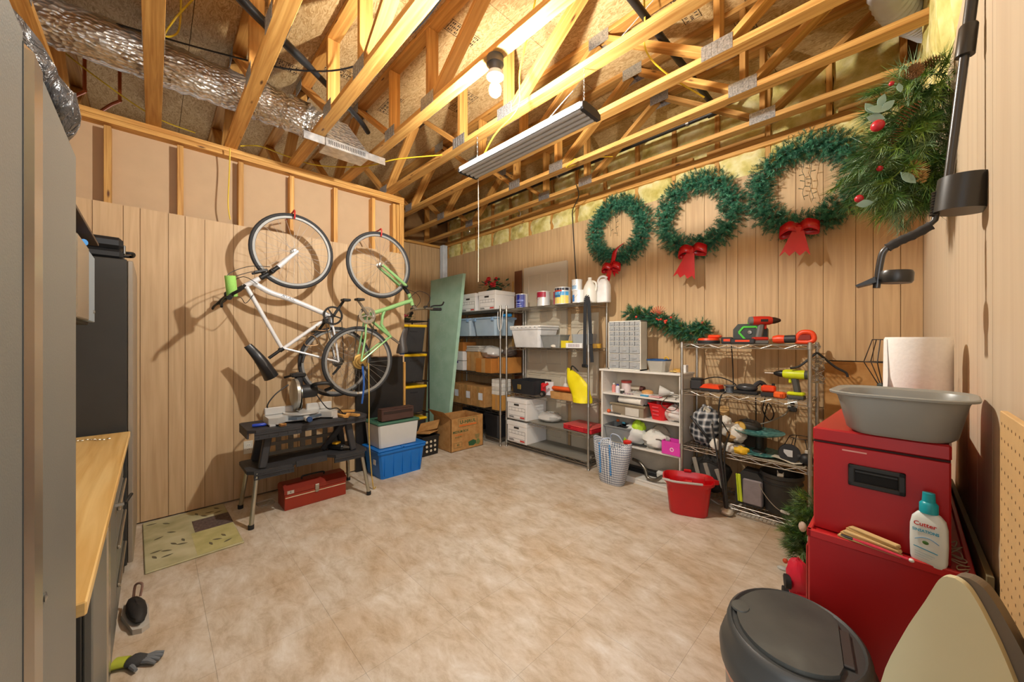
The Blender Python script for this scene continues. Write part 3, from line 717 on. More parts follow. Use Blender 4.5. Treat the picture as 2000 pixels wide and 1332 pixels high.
for s_ in (-1, 1): bb.bar(P(0.70, 2.02, .035 * s_), P(0.60, 1.985, .05 * s_), .02, .014, (1, 0, 0), .004)
bb.bar(P(.65, 2.0, -.05), P(.65, 2.0, .05), .012, .012); bb.build('front_brake', BLACK, t)
rb = MB()
for s_ in (-1, 1): rb.bar(P(0.985, 1.295, .04 * s_), P(0.96, 1.215, .055 * s_), .02, .014, (1, 0, 0), .004)
rb.bar(P(.972, 1.26, -.05), P(.972, 1.26, .05), .012, .012); rb.build('rear_brake', BLACK, t)
cables(t, [[P(.44, 1.80, .13), P(.44, 1.90, .13), P(.55, 1.97, .08), P(.68, 2.02, .03)], [P(.44, 1.80, -.13), P(.45, 1.88, -.1), P(.53, 1.94, .04), P(.63, 1.89, .03)],
           [P(.43, 1.79, .16), P(.41, 1.92, .17), P(.56, 2.02, .10), P(.72, 2.05, .02)], [P(.44, 1.77, .1), P(.50, 1.76, .12), P(.54, 1.72, .08), P(.60, 1.80, .03)]])
for k in range(2):
    y, z = ((1.04, 1.58), (0.94, 1.44))[k]
    MB().tube(smoothpath([P(y, z, -.02), P(y + .12, z + .02, .02), P(y + .16, z - .06, .03), P(y + .06, z - .07, .03), P(y + .05, z - .03, .02)], 5), .004, 6).build('bottle_cage_wire', plain('8a6a44', .4, .5), t)
NOOD = plain('9bd66b', 0.85, 0, 0.04, 60, 0.3, 200)
one('foam_tube', 'short lime green foam tube slipped on the white bicycle handlebar', 'foam tube', MB().lathe([(.012, -.08), (.034, -.08), (.036, -.075), (.036, .075), (.034, .08), (.012, .08), (.012, -.08)], 24), NOOD, (-3.575, 0.432, 1.838), 0, None, 6, 8)
# --- green mountain bike, in front of the white one
GB = plain('8fbf7e', 0.3, 0.15, 0.05); gx = -3.62
t = thing('green_bicycle', 'pale green mountain bicycle hung by its front wheel, handlebar toward the green foam board', 'bicycle', (gx, 1.6, 1.2))
def P(y, z, x=0.0): return (x, y - 1.6, z - 1.2)
wheel(t, 0, (0.045, 0.978), 0.335, 'front_wheel'); wheel(t, 0, (1.435 - 1.6, 0.012), 0.342, 'rear_wheel')
f = MB()
f.tube([P(1.965, 1.915), P(2.01, 1.795)], .021, 12)
f.tube(smoothpath([P(2.005, 1.845), P(1.90, 1.81), P(1.72, 1.74), P(1.50, 1.665)], 5), .022, 12)
f.tube([P(1.70, 1.735), P(1.672, 1.66), P(1.662, 1.575), P(1.76, 1.452)], .015, 10)
f.tube([P(1.50, 1.655), P(1.585, 1.59), P(1.765, 1.448)], .015, 10)
for s_ in (-1, 1):
    f.tube([P(1.755, 1.455, .012 * s_), P(1.62, 1.36, .045 * s_), P(1.435, 1.212, .052 * s_)], .009, 8)
    f.tube([P(1.50, 1.655, .02 * s_), P(1.478, 1.45, .05 * s_), P(1.435, 1.212, .052 * s_)], .010, 8)
f.tube([P(1.497, 1.662, -.038), P(1.497, 1.662, .038)], .022, 12)
f.build('frame', GB, t)
for s_ in (-1, 1):
    MB().tube([P(1.905, 1.99, .055 * s_), P(1.78, 2.08, .055 * s_), P(1.648, 2.172, .055 * s_)], [.017, .017, .013], 12).build('fork_leg', GB, t)
fk = MB(); fk.bar(P(1.905, 1.985, -.07), P(1.905, 1.985, .07), .04, .034, (0, 1, -1), .008); fk.tube([P(1.96, 1.92), P(1.905, 1.985)], .02, 10); fk.build('fork_crown', BLACK, t)
st_ = MB().tube([P(2.01, 1.79), P(2.055, 1.755)], .018, 10).build('stem', STEEL, t)
hb = MB().tube(smoothpath([P(2.10, 1.72, -.29), P(2.07, 1.745, -.14), P(2.055, 1.755, 0), P(2.08, 1.755, .14), P(2.12, 1.748, .24)], 5), .0125, 10).build('handlebar', STEEL, t)
for s_ in (-1, 1):
    MB().tube([P(2.115, 1.748 - (.02 if s_ < 0 else 0), .20 * s_), P(2.16, 1.742 - (.03 if s_ < 0 else 0), .32 * s_)], .017, 10).build('grip', RUBBER, hb)
    MB().tube(smoothpath([P(2.11, 1.755, .16 * s_), P(2.15, 1.785, .19 * s_), P(2.20, 1.79, .27 * s_), P(2.21, 1.825, .30 * s_)], 4), .008, 8).build('brake_lever', BLACK, hb)
    MB().cb(P(2.09, 1.765, .14 * s_), (.05, .045, .04), .01).build('shifter', BLACK, hb)
saddle(t, P(1.93, 1.545)[1:], P(1.885, 1.285)[1:], 0.0, .078, plain('3a3634', .5), (1, 0.15))
MB().tube([P(1.765, 1.45), P(1.87, 1.375)], .0135, 10).build('seat_post', STEEL, t)
MB().cb(P(1.885, 1.30, 0), (.06, .05, .07), .012).build('saddle_bag', plain('2d5f9a', .7), t)
for (k, r) in ((0, .085), (1, .066)): chainring(t, .048 - .012 * k, (1.497 - 1.6, .462), r, plain('d5d5d0', .2, .9))
for (s_, y, z) in ((1, 1.39, 1.80), (-1, 1.62, 1.52)):
    cr = MB().bar(P(1.497, 1.662, .068 * s_), P(y, z, .078 * s_), .022, .014, (1, 0, 0), .004).build('crank_arm', STEEL, t)
    MB().cb(P(y, z, .125 * s_), (.085, .07, .022), .005).build('pedal', BLACK, cr)
MB().lathe([(0, -.006), (.075, -.004), (.072, 0), (.055, .004), (.052, .012), (.034, .014), (.03, .022), (0, .022)], 24, T(.033, 1.435 - 1.6, .012, ry=90)).build('cassette', plain('b99a5a', .4, .8), t)
ch = MB(); ch.tube([P(1.41, 1.66, .048), P(1.365, 1.22, .048)], .004, 6); ch.tube([P(1.575, 1.64, .048), P(1.49, 1.20, .048)], .004, 6); ch.build('drive_chain', plain('4a4642', .5, .7), t)
MB().bar(P(1.44, 1.19, .055), P(1.50, 1.10, .06), .02, .016, (1, 0, 0), .004).build('rear_derailleur', BLACK, t)
MB().cb(P(1.44, 0.905, .0), (.045, .07, .02), .006).build('wheel_reflector', plain('e6e6e0', .3), t)
cables(t, [[P(2.09, 1.765, .14), P(2.13, 1.88, .16), P(2.03, 1.94, .1), P(1.95, 1.86, .03)], [P(2.09, 1.75, -.14), P(2.16, 1.85, -.1), P(2.07, 1.92, 0), P(1.93, 1.96, .02)]])
# wheel hooks on the studs
HOOK = plain('c02a26', .5)
for (y, z, x, l) in ((0.905, 2.566, -3.76, 'red coated hook holding the white bicycle wheel'), (1.645, 2.525, -3.62, 'red coated hook holding the green bicycle wheel')):
    one('bicycle_hook', l, 'hook', MB().tube(smoothpath([(XL + .0 - x, 0, 0), (-.04, 0, .01), (.03, 0, .012), (.038, 0, -.04), (.025, 0, -.06)], 5), .007, 8), HOOK, (x, y, z), 0, 'red bicycle hooks')
# straps hanging from the green bicycle down to the blue tote
t = thing('hanging_strap', 'long yellow strap with a blue cord hanging from the green bicycle to the floor', 'strap', (-3.48, 1.47, 0))
MB().tube(smoothpath([(0, 0, 1.20), (.01, .0, .9), (.0, .005, .5), (.01, .02, .2), (.04, .03, .012), (.02, .06, .012)], 6), .006, 6).build('strap_cord', plain('b79a4e', .8), t)
MB().tube(smoothpath([(-.02, -.05, 1.17), (.0, -.045, 1.0), (-.01, -.06, .82)], 5), .009, 6).build('blue_cord', plain('2c5fb0', .8), t)
# ================================================================== WORK STAND, SAW, TOOL BOX
BP = plain('303033', .6, 0, .15, 12, .15, 120)
t = thing('folding_work_stand', 'black plastic folding work stand with a lower tray and splayed metal legs', 'work stand', (-3.56, 0.965, 0), 0.5)
tp = MB().prism([(-.20, -.44), (-.18, -.46), (.16, -.46), (.20, -.41), (.20, .42), (.17, .45), (-.18, .45), (-.2, .43)], .712, .735).build('table_top', BP, t)
def skirt(z0, z1, y0, y1, xx, k):
    mb = MB().box(xx - .006, xx + .006, y0, y1, z0, z1); mb.box(xx, xx + .012, y0, y1, z1 - .012, z1 - .002); mb.box(xx, xx + .012, y0, y1, z0 + .002, z0 + .010)
    for i in range(k): y = y0 + (y1 - y0) * (i + .5) / k; mb.box(xx, xx + .010, y - .003, y + .003, z0, z1)
    return mb
skirt(.66, .712, -.42, -.10, .195, 5).build('front_skirt', BP, t); skirt(.672, .712, -.095, .43, .182, 8).build('front_skirt', BP, t)
MB().box(-.2, -.19, -.44, .44, .665, .712).build('back_skirt', BP, t)
for y in (-.455, .445): MB().box(-.17, .16, y - .006, y + .006, .668, .712).build('end_skirt', BP, t)
lw = MB().prism([(-.20, -.44), (-.18, -.46), (.14, -.46), (.18, -.42), (.18, -.16), (.12, -.12), (.12, .12), (.19, .17), (.19, .42), (.16, .45), (-.18, .45), (-.2, .43)], .395, .420).build('lower_tray', BP, t)
skirt(.352, .395, -.42, -.15, .176, 4).build('front_skirt', BP, t); skirt(.352, .395, .16, .42, .186, 4).build('front_skirt', BP, t); MB().box(.115, .128, -.12, .12, .37, .418).build('front_skirt', BP, t)
for (y, dy) in ((-.36, .05), (.34, -.05)):
    for x in (-.14, .13):
        MB().bar((x, y, .42), (x * .9, y + dy, .712), .055, .05, (1, 0, 0), .008).build('upright', BP, t)
lat = MB()
for i in range(7): lat.box(-.17, -.155, -.28 + .095 * i - .02, -.28 + .095 * i + .02, .43, .70)
for z in (.45, .53, .61, .68): lat.box(-.153, -.143, -.32, .32, z - .014, z + .014)
lat.build('lattice_panel', plain('7b776f', .7), t)
br = MB().bar((-.05, .14, .425), (.02, .30, .66), .05, .03, (1, 0, 0), .006).build('brace', BP, t)
for (x0, y0, x1, y1) in ((.165, -.40, .20, -.442), (-.17, -.40, -.275, -.437), (.165, .40, .21, .452), (-.17, .40, -.285, .455)):
    lg = MB().tube([(x0, y0, .40), (x1, y1, .02)], .0155, 12).build('leg', plain('b6b3a2', .3, .85), t)
    MB().tube([(x1 - (x0 - x1) * .0, y1, .032), (x1, y1, .0)], .020, 12).build('rubber_foot', RUBBER, lg)
# mitre saw
ALU = plain('cfd0ce', .4, .35, .06); 
t = thing('mitre_saw', 'grey mitre saw with round blade guard and black handle on the work stand', 'saw', (-3.53, 0.91, .737))
b_ = MB().prism([(-.10, -.26), (.10, -.26), (.13, -.20), (.06, -.13), (.10, .0), (.06, .13), (.13, .20), (.10, .26), (-.10, .26)], .012, .062).build('saw_base', ALU, t)
for (x, y) in ((.10, -.235), (.10, .235), (-.08, -.235), (-.08, .235)): MB().box(x - .02, x + .02, y - .02, y + .02, 0, .014).build('foot', ALU, b_)
MB().lathe([(0, .062), (.135, .062), (.135, .074), (0, .074)], 30).build('turn_table', ALU, t)
MB().prism([(.09, -.12), (.115, -.07), (.125, 0), (.115, .07), (.09, .12), (.11, .125), (.14, .07), (.15, 0), (.14, -.07), (.11, -.125)], .03, .05).build('scale_arc', plain('5d6a78', .4, .3), t)
MB().box(.12, .21, -.025, .025, .02, .055, .008).build('table_arm', ALU, t)
MB().lathe([(0, 0), (.02, 0), (.024, .012), (.02, .03), (0, .032)], 14, T(.21, 0, .038, ry=90)).build('lock_knob', plain('20406e', .4), t)
for s_ in (-1, 1): MB().box(-.065, -.045, .05 * s_, .26 * s_, .062, .125, .006).build('fence', ALU, t)
g = MB().lathe([(0, -.022), (.10, -.022), (.128, -.012), (.13, .012), (.10, .022), (0, .022)], 32, T(-.01, -.045, .225, rx=90)).build('blade_guard', plain('a9aaa6', .3, .7), t)
MB().lathe([(0, -.002), (.125, -.002), (.125, .002), (0, .002)], 40, T(-.01, -.022, .205, rx=90)).build('saw_blade', plain('8a8a84', .25, .95), t)
MB().lathe([(0, -.07), (.05, -.07), (.058, -.05), (.058, .05), (.05, .07), (0, .07)], 20, T(-.05, .06, .235, rx=90)).build('motor', plain('1f1f21', .5), t)
MB().bar((-.10, .0, .07), (-.085, .0, .40), .06, .05, (1, 0, 0), .012).build('pivot_arm', plain('303032', .5), t)
hd = MB().tube(smoothpath([(-.04, .09, .27), (.04, .10, .30), (.06, .20, .30), (.02, .24, .26), (-.03, .2, .23)], 5), .016, 10).build('handle', BLACK, t)
MB().box(-.14, -.05, -.06, .05, .36, .395, .008).build('top_bracket', BLACK, t); MB().tube([(-.05, -.06, .38), (-.12, -.10, .36)], .01, 8).build('bracket_lever', BLACK, t)
MB().tube(smoothpath([(-.03, .12, .21), (.0, .17, .12), (.06, .20, .075), (.10, .26, .078), (.05, .33, .008)], 6), .005, 6).build('power_cord', BLACK, t)
MB().tube(smoothpath([(-.08, -.08, .30), (-.06, -.18, .23), (-.05, -.24, .14), (-.07, -.2, .08)], 6), .005, 6).build('power_cord', BLACK, t)
t = thing('screwdriver', 'screwdriver with a blue handle lying at the end of the work stand', 'screwdriver', (-3.47, 0.60, .751), 82)
MB().tube([(-.05, 0, 0), (-.04, 0, 0), (.03, 0, 0), (.045, 0, 0)], [.010, .014, .014, .007], 10).build('handle', plain('2545b8', .35), t)
MB().tube([(.045, 0, 0), (.12, 0, 0)], .003, 8).build('shank', STEEL, t)
for k, (x, y, a, l) in enumerate(((-3.45, 1.20, 10, .15), (-3.40, 1.245, -30, .13), (-3.50, 1.285, 60, .12), (-3.375, 1.30, 25, .09))):
    one('wood_offcut', ('pale wood offcut lying flat behind the saw cord end', 'short pale wood offcut turned toward the stand front', 'pale wood offcut lying across the others beside the mitre saw', 'smallest pale wood offcut at the stand end')[k], 'offcut', MB().box(-l / 2, l / 2, -.017, .017, 0, .019, .001), PINE, (x, y, .737 + (.0195 if k == 2 else 0)), a, 'wood offcuts by the saw')
one('wood_offcut', 'tiny pale wood cube in front of the saw base', 'offcut', MB().box(-.02, .02, -.02, .02, 0, .02, .001), PINE, (-3.375, .735, .737), 12)
# sanding tool on the lower tray
t = thing('hand_drill', 'black hand tool with yellow trim lying on the lower tray of the stand', 'drill', (-3.53, 1.20, .422), 30)
MB().box(-.09, .08, -.03, .03, 0, .05, .014).build('drill_body', BLACK, t); MB().tube([(.08, 0, .028), (.13, 0, .028)], [.02, .01], 10).build('chuck', STEEL, t); MB().box(-.03, .02, -.032, .032, .05, .07, .006).build('trim', plain('d9a21c', .5), t)
# red metal tool box
RTB = plain('96321f', .45, .2, .06, 6); 
t = thing('metal_tool_box', 'rust red metal tool box with a front latch on the floor under the work stand', 'tool box', (-3.62, 1.025, 0), 0.3)
MB().box(-.11, .11, -.247, .247, 0, .13, .004).build('box_body', RTB, t)
ld = MB().add([(x, y, z) for y in (-.25, .25) for (x, z) in ((.114, .132), (.114, .165), (.05, .2), (-.05, .2), (-.114, .165), (-.114, .132))],
              [(0, 1, 2, 3, 4, 5), (11, 10, 9, 8, 7, 6)] + [(i, (i + 1) % 6, 6 + (i + 1) % 6, 6 + i) for i in range(6)]).build('lid', plain('8c2e1e', .45, .2, .06), t)
MB().box(.1105, .1135, -.242, .242, .102, .108).build('seam', plain('d8c9a8', .5), t)
lt = MB().box(.112, .124, -.016, .016, .118, .165, .003).build('latch', CHROME, t); MB().box(.112, .120, -.012, .012, .095, .118, .003).build('hasp', CHROME, lt)
MB().tube(smoothpath([(0, -.09, .2), (0, -.085, .222), (0, 0, .225), (0, .085, .222), (0, .09, .2)], 4), .007, 8).build('carry_handle', BLACK, t)
b2 = MB().box(.1145, .1155, -.228, -.178, .135, .162).build('name_plate', plain('c9c4bb', .4, .5), t)
text('E', .018, BLACK, t, T(.1157, -.203, .1485, rx=90, rz=90), 'plate_mark')
# wall outlet behind the stand
def outlet(name, lbl, loc, rz):
    t = thing(name, lbl, 'outlet', loc, rz)
    MB().box(-.035, .035, 0, .006, -.057, .057, .002).build('cover_plate', plain('ddd8cb', .5), t)
    for z in (-.02, .02):
        s_ = MB().box(-.016, .016, .006, .009, z - .014, z + .014, .001).build('socket', plain('e9e5da', .5), t)
        MB().box(-.007, -.004, .009, .0095, z - .004, z + .006).build('slot', BLACK, s_); MB().box(.004, .007, .009, .0095, z - .004, z + .006).build('slot', BLACK, s_)
    return t
outlet('wall_outlet', 'cream power outlet on the bike wall beside the work stand', (XL, .612, .455), -90)
# clear plastic tub lid on the floor behind the toolbox
one('clear_saucer', 'small clear plastic saucer on the floor between the stand legs and the red tool box', 'saucer', MB().tub(0, .012, .10, .13, .11, .14, .002, None, .02), plain('cfc9bc', .2, alpha=.45), (-3.80, .70, .0005), 10)
# ================================================================== FLOOR ITEMS BY THE RECESS
t = thing('blue_tote', 'blue plastic storage tote with hinged lid on the floor beside the work stand', 'tote', (-3.785, 1.885, 0), 1)
BLU = plain('0f6fc6', .42, 0, .06)
MB().tub(0, .285, .34, .46, .38, .53, .004, None, .02, .012, .025).build('tote_body', BLU, t)
for k in range(9): MB().box(.176, .188, -.2 + .05 * k - .004, -.2 + .05 * k + .004, .03, .25).build('rib', BLU, t) if k % 2 == 0 else None
for s_ in (-1, 1):
    l = MB().box(-.20, .20, (0.006 if s_ > 0 else -.275), (.275 if s_ > 0 else -.006), .288, .300, .004).build('lid_flap', BLU, t)
    mb = MB()
    for k in range(6): mb.box(-.18 + .07 * k, -.15 + .07 * k, s_ * .002, s_ * .02, .3, .306)
    mb.build('interlocking_teeth', BLU, l, kind='stuff')
MB().box(.05, .10, -.262, -.256, .14, .19, .004).build('side_tag', WHITE, t)
t = thing('file_box', 'pale grey plastic file box with a dark green lid on the blue tote', 'box', (-3.80, 1.865, .307), 1)
MB().tub(0, .232, .30, .42, .33, .46, .004, None, .015).build('box_body', plain('c9cac7', .45, 0, .04), t)
MB().cb((0, 0, .247), (.35, .485, .03), .012).build('lid', plain('3e6a56', .5, 0, .05), t); MB().box(-.07, .07, -.2, .2, .262, .268, .002).build('lid_panel', plain('345a49', .5), t)
t = thing('slim_case', 'slim dark brown case with a recessed handle slot on the green lid', 'case', (-3.70, 1.86, .576), 2)
BRN = plain('4a332d', .5, 0, .06)
MB().cb((0, 0, .06), (.10, .37, .118), .006).build('case_body', BRN, t); MB().box(.051, .055, -.165, .165, .075, .10, .002).build('slot_frame', plain('2e201d', .5), t); MB().box(-.05, .052, -.184, .184, .1195, .127, .003).build('case_lid', BRN, t)
# black panel leaning behind the bicycle wheel
t = thing('black_table_top', 'large black panel leaning on the wall behind the green bicycle wheel', 'panel', (-4.018, 1.80, .0), 0, None, 0, 0)
MB().box(-.012, .012, -.245, .30, 0, 1.225, .003).build('panel_face', plain('1d1c1c', .45, 0, .25, 4), t); MB().box(-.014, .014, -.245, .30, 1.226, 1.236).build('edge_strip', plain('6b4a30', .6), t)
one('plywood_sheet', 'narrow plywood edge standing behind the black panel', 'plywood', MB().box(-.010, .010, -.012, .012, 0, 1.16, .001), PINE, (-4.02, 2.125, .001))
# black crate with round holes
t = thing('black_crate', 'black plastic crate with round holes on the floor behind the blue tote', 'crate', (-4.10, 2.44, 0), 4)
BC = plain('1b1a19', .55)
MB().tub(0, .24, .26, .22, .28, .24, .008, None, .0, .008, .02).build('crate_body', BC, t)
for i in range(3):
    for j in range(3):
        MB().lathe([(0, 0), (.016, 0), (.016, .004), (0, .004)], 12, T(.139, -.06 + .06 * i, .06 + .055 * j, ry=90)).build('hole_ring', plain('d9cdb4', .6), t)
for k, (x, y, z, rx, ry, rz) in enumerate(((-4.09, 2.45, .262, 3, -6, 20), (-4.12, 2.52, .32, 24, -14, 40))):
    one('cardboard_flap', ('flat cardboard sheet lying on the black crate', 'cardboard sheet tilted up against the tall cardboard carton by the crate')[k], 'cardboard', MB().box(-.13, .13, -.09, .09, 0, .012, .001), CARD, (x, y, z), rz, None, rx, ry)
# cardboard carton with printed name
t = thing('cardboard_carton', 'open brown cardboard moving carton printed with green and orange marks on the floor', 'box', (-3.865, 2.93, 0), 0)
x0, x1, y0, y1, H = -.40, 0.0, -.25, .27, .42
MB().box(x0, x1, y0, y1, 0, .006).build('box_bottom', CARD, t)
fr = MB().box(-.006, 0, y0, y1, 0, H).build('front_panel', CARD, t)
MB().box(x0, x0 + .006, y0, y1, 0, H).build('back_panel', CARD, t)
MB().box(x0, x1, y0, y0 + .006, 0, H).build('side_panel', CARD, t); MB().box(x0, x1, y1 - .006, y1, 0, H).build('side_panel', CARD, t)
MB().add([(x0, y0, H), (x1, y0, H), (x1 - .02, y0 - .10, H + .10), (x0 + .02, y0 - .10, H + .10)], [(0, 1, 2, 3)]).build('flap', CARD, t)
GP = plain('2f5a35', .8); OP = plain('d9702c', .8)
fm = T(.0006, 0, 0, rx=90, rz=90)
mb = MB(); 
for (a, b_, c_, d_) in ((-.14, .17, .405, .409), (-.14, .17, .300, .304), (-.14, -.136, .30, .409), (.166, .17, .30, .409)): mb.box(0, .0008, a, b_, c_, d_)
mb.build('logo_border', GP, t); MB().box(0, .0008, -.125, .155, .308, .328).build('logo_stripe', OP, t)
text('U-HAUL', .062, GP, t, T(.0008, .015, .362, rx=90, rz=90), 'logo_lettering', sx=1.15)
text('MEDIUM BOX', .042, GP, t, T(.0008, -.10, .245, rx=90, rz=90), 'lettering', sx=.95)
text('Caja Mediana', .022, OP, t, T(.0008, -.13, .208, rx=90, rz=90), 'lettering'); text('3.0 CU FT', .024, GP, t, T(.0008, -.14, .178, rx=90, rz=90), 'lettering')
text('65', .04, GP, t, T(.0008, -.14, .08, rx=90, rz=90), 'lettering')
mb = MB()
for (a, b_, c_, d_) in ((-.21, -.08, .108, .111), (-.21, -.08, .045, .048), (-.21, -.207, .045, .111), (-.083, -.08, .045, .111)): mb.box(0, .0008, a, b_, c_, d_)
mb.build('mark_border', GP, t)
mb = MB(); mb.prism([(.02, .09), (.10, .11), (.15, .09), (.15, .05), (.10, .03), (.03, .04)], 0, .0008, fm); mb.build('pan_print', GP, t)
MB().prism([(.13, .17), (.21, .17), (.195, .11), (.145, .11)], 0, .0007, fm).build('mixer_print', plain('8a7a4a', .8), t); MB().prism([(.16, .105), (.2, .105), (.22, .06), (.19, .03), (.15, .04)], 0, .0007, fm).build('bowl_print', plain('6f7a45', .8), t)
# shelf of black totes with yellow lids
t = thing('tote_rack', 'narrow black metal rack holding yellow lidded totes in the recess', 'rack', (-4.45, 2.52, 0), 0)
RB = plain('1c1c1c', .45, .4)
for (x, y) in ((.16, -.30), (.16, .10), (-.28, -.30), (-.28, .10)):
    MB().tube([(x, y, 0), (x, y, 1.70)], .011, 8).build('post', RB, t)
for z in (.04, .46, .87, 1.25, 1.66):
    sh = MB(); sh.box(-.28, .16, -.30, -.29, z, z + .012); sh.box(-.28, .16, .09, .10, z, z + .012); sh.box(.155, .165, -.3, .1, z, z + .012); sh.box(-.285, -.275, -.3, .1, z, z + .012)
    for k in range(9): sh.box(-.27 + .05 * k, -.266 + .05 * k, -.3, .1, z + .004, z + .008)
    sh.build('shelf', RB, t)
YL = plain('f2c51c', .45, 0, .04)
tote0 = None
for k, z in enumerate((.055, .474, .884, 1.264)):
    lbl = ('black tote with a yellow lid at the bottom of the rack', 'black tote with a yellow lid second from the bottom of the rack', 'black tote with a yellow lid level with the bicycle saddle', 'black tote with a yellow lid below the artificial flowers')[k]
    if not tote0:
        tote0 = thing('lidded_tote', lbl, 'tote', (-4.51, 2.42, z), 0, 'totes with yellow lids')
        MB().tub(0, .32, .36, .28, .40, .34, .004, None, .02).build('tote_body', plain('2e2f31', .55), tote0)
        MB().cb((0, 0, .338), (.43, .37, .034), .012).build('lid', YL, tote0)
        MB().cb((.17, -.0, .27), (.06, .12, .03), .008).build('grip', plain('26272a', .5), tote0)
    else: dup(tote0, (-4.51, 2.42, z), label=lbl)
# green rigid foam board leaning in the recess
FOAM = textured('green_foam', 'Noise', [(0.3, 'a2cdb3'), (0.7, 'b6dcc6')], 5, .7, 0, .2, .004)
t = thing('foam_board', 'tall pale green rigid foam board leaning in the corner of the recess', 'board', (-4.60, 2.99, .0), -2, None, 0, 0)
mb = MB(); mb.add([(-.42, 0, 0), (.18, 0, 0), (.18, .05, 0), (-.42, .05, 0), (-.74, .28, 2.40), (.19, .28, 2.40), (.19, .33, 2.40), (-.74, .33, 2.40)], [(0, 1, 5, 4), (1, 2, 6, 5), (2, 3, 7, 6), (3, 0, 4, 7), (4, 5, 6, 7), (3, 2, 1, 0)])
mb.build('foam_sheet', FOAM, t)
tape = MB(); rr = random.Random(11)
for k in range(240):
    u = rr.random(); z = .5 + 1.5 * rr.random(); x = -.42 + .42 * u - .1 * z / 2; y = .28 * z / 2.4 - .0015
    a = rr.uniform(-.6, .6); l = rr.uniform(.006, .018); tape.add([(x, y, z), (x + l * cos(a), y, z + l * sin(a)), (x + l * cos(a) - .003, y, z + l * sin(a) + .006), (x - .003, y, z + .006)], [(0, 1, 2, 3)])
tape.build('scuff_marks', plain('d3e6d8', .7), t, kind='stuff')
# white square pipe in the corner
t = thing('corner_pipe', 'white ribbed square pipe rising in the far recess corner', 'pipe', (-5.56, 3.70, 0))
pp = MB().box(-.055, .055, -.045, .045, 0, 3.09, .006)
pp.build('pipe_body', plain('d3d6d8', .4), t)
for k in range(3): MB().box(.055, .063, -.03 + .025 * k, -.022 + .025 * k, 0, 3.09, .002).build('rib', plain('c0c4c8', .4), t); 
for k in range(3): MB().box(-.035 + .03 * k, -.027 + .03 * k, -.053, -.045, 0, 3.09, .002).build('rib', plain('c0c4c8', .4), t)
one('wood_stick', 'thin wood stick leaning on the back wall beside the white pipe', 'stick', MB().box(-.012, .012, -.01, .01, 0, 2.56, .002), PINE, (-5.15, 3.80, 0), 0, None, 0, 0)
# ================================================================== CHROME WIRE RACKS
def rack_shelf(w, d, z, mat, parent, drop=.032, wires=True):
    mb = MB(); hw, hd = w / 2, d / 2
    for zz in (z, z - drop):
        for y in (-hd, hd): mb.tube([(-hw, y, zz), (hw, y, zz)], .0032, 6)
        for x in (-hw, hw): mb.tube([(x, -hd, zz), (x, hd, zz)], .0032, 6)
    n = int(w / .07)
    for y in (-hd, hd):
        pts = [(-hw + w * i / n, y, z - .002 if i % 2 else z - drop + .002) for i in range(n + 1)]
        for a_, b_ in zip(pts, pts[1:]): mb.tube([a_, b_], .0022, 5, cap=False)
    n2 = max(3, int(d / .07))
    for x in (-hw, hw):
        pts = [(x, -hd + d * i / n2, z - .002 if i % 2 else z - drop + .002) for i in range(n2 + 1)]
        for a_, b_ in zip(pts, pts[1:]): mb.tube([a_, b_], .0022, 5, cap=False)
    s = mb.build('wire_shelf', mat, parent)
    g = MB()
    for i in range(int(w / .026)): x = -hw + .013 + .026 * i; g.bar((x, -hd, z - .001), (x, hd, z - .001), .0035, .0035)
    for y in (-hd / 2, 0, hd / 2): g.bar((-hw, y, z - .005), (hw, y, z - .005), .004, .004)
    g.build('deck_wires', mat, s, kind='stuff')
    return s
def rack(lbl, x0, x1, y0, y1, zs, h, mat, darks=()):
    t = thing('wire_rack', lbl, 'rack', ((x0 + x1) / 2, (y0 + y1) / 2, 0)); w = x1 - x0; d = y1 - y0; pm = None
    for (x, y) in ((-w / 2, -d / 2), (w / 2, -d / 2), (w / 2, d / 2), (-w / 2, d / 2)):
        if pm is None:
            pm = MB(); pm.tube([(0, 0, .02), (0, 0, h - .012), (0, 0, h - .004), (0, 0, h)], [.0125, .0125, .0115, .004], 10)
            k = 0
            while .1 + .05 * k < h - .03: pm.lathe([(.0129, -.002), (.0116, 0), (.0129, .002)], 10, T(0, 0, .1 + .05 * k)); k += 1
            pm.lathe([(.009, 0), (.017, 0), (.017, .012), (.009, .022)], 10)
            o = pm.build('post', mat, t); pm = o
        else: o = pm.copy(); COL.objects.link(o)
        o.location = (x, y, 0)
    for i, z in enumerate(zs):
        s = rack_shelf(w, d, z, darks if (darks and i in (1, 2, 3)) else mat, t)
        cl = MB()
        for (x, y) in ((-w / 2, -d / 2), (w / 2, -d / 2), (w / 2, d / 2), (-w / 2, d / 2)): cl.lathe([(.014, -.034), (.019, -.034), (.016, .004), (.014, .004)], 10, T(x, y, z))
        cl.build('corner_collars', mat, s, kind='stuff')
    return t
R1 = [.085, .455, .955, 1.475, 1.835]; R2 = [.085, .385, .725, 1.325, 1.835]; R3 = [.09, .49, .975, 1.385]
rack('chrome wire rack partly behind the green foam board', -4.98, -3.66, 3.33, 3.77, R1, 1.885, STEEL, plain('57524b', .4, .7))
rack('tall chrome wire rack with paint cans on its top shelf', -3.61, -2.31, 3.395, 3.765, R2, 1.885, CHROME)
rack('short chrome wire rack loaded with power tools near the red chests', -1.305, -.415, 3.36, 3.72, R3, 1.405, CHROME)
# grey liners
LIN = plain('8d8a80', .5, 0, .06)
for (z, l) in ((.085, 'grey plastic liner sheet on the bottom shelf of the paint can rack'), (.385, 'grey plastic liner sheet on the shelf above the bottom of the paint can rack')):
    one('shelf_liner', l, 'liner', MB().box(-.62, .62, -.185, .185, .0015, .004), LIN, (-2.96, 3.59, z))
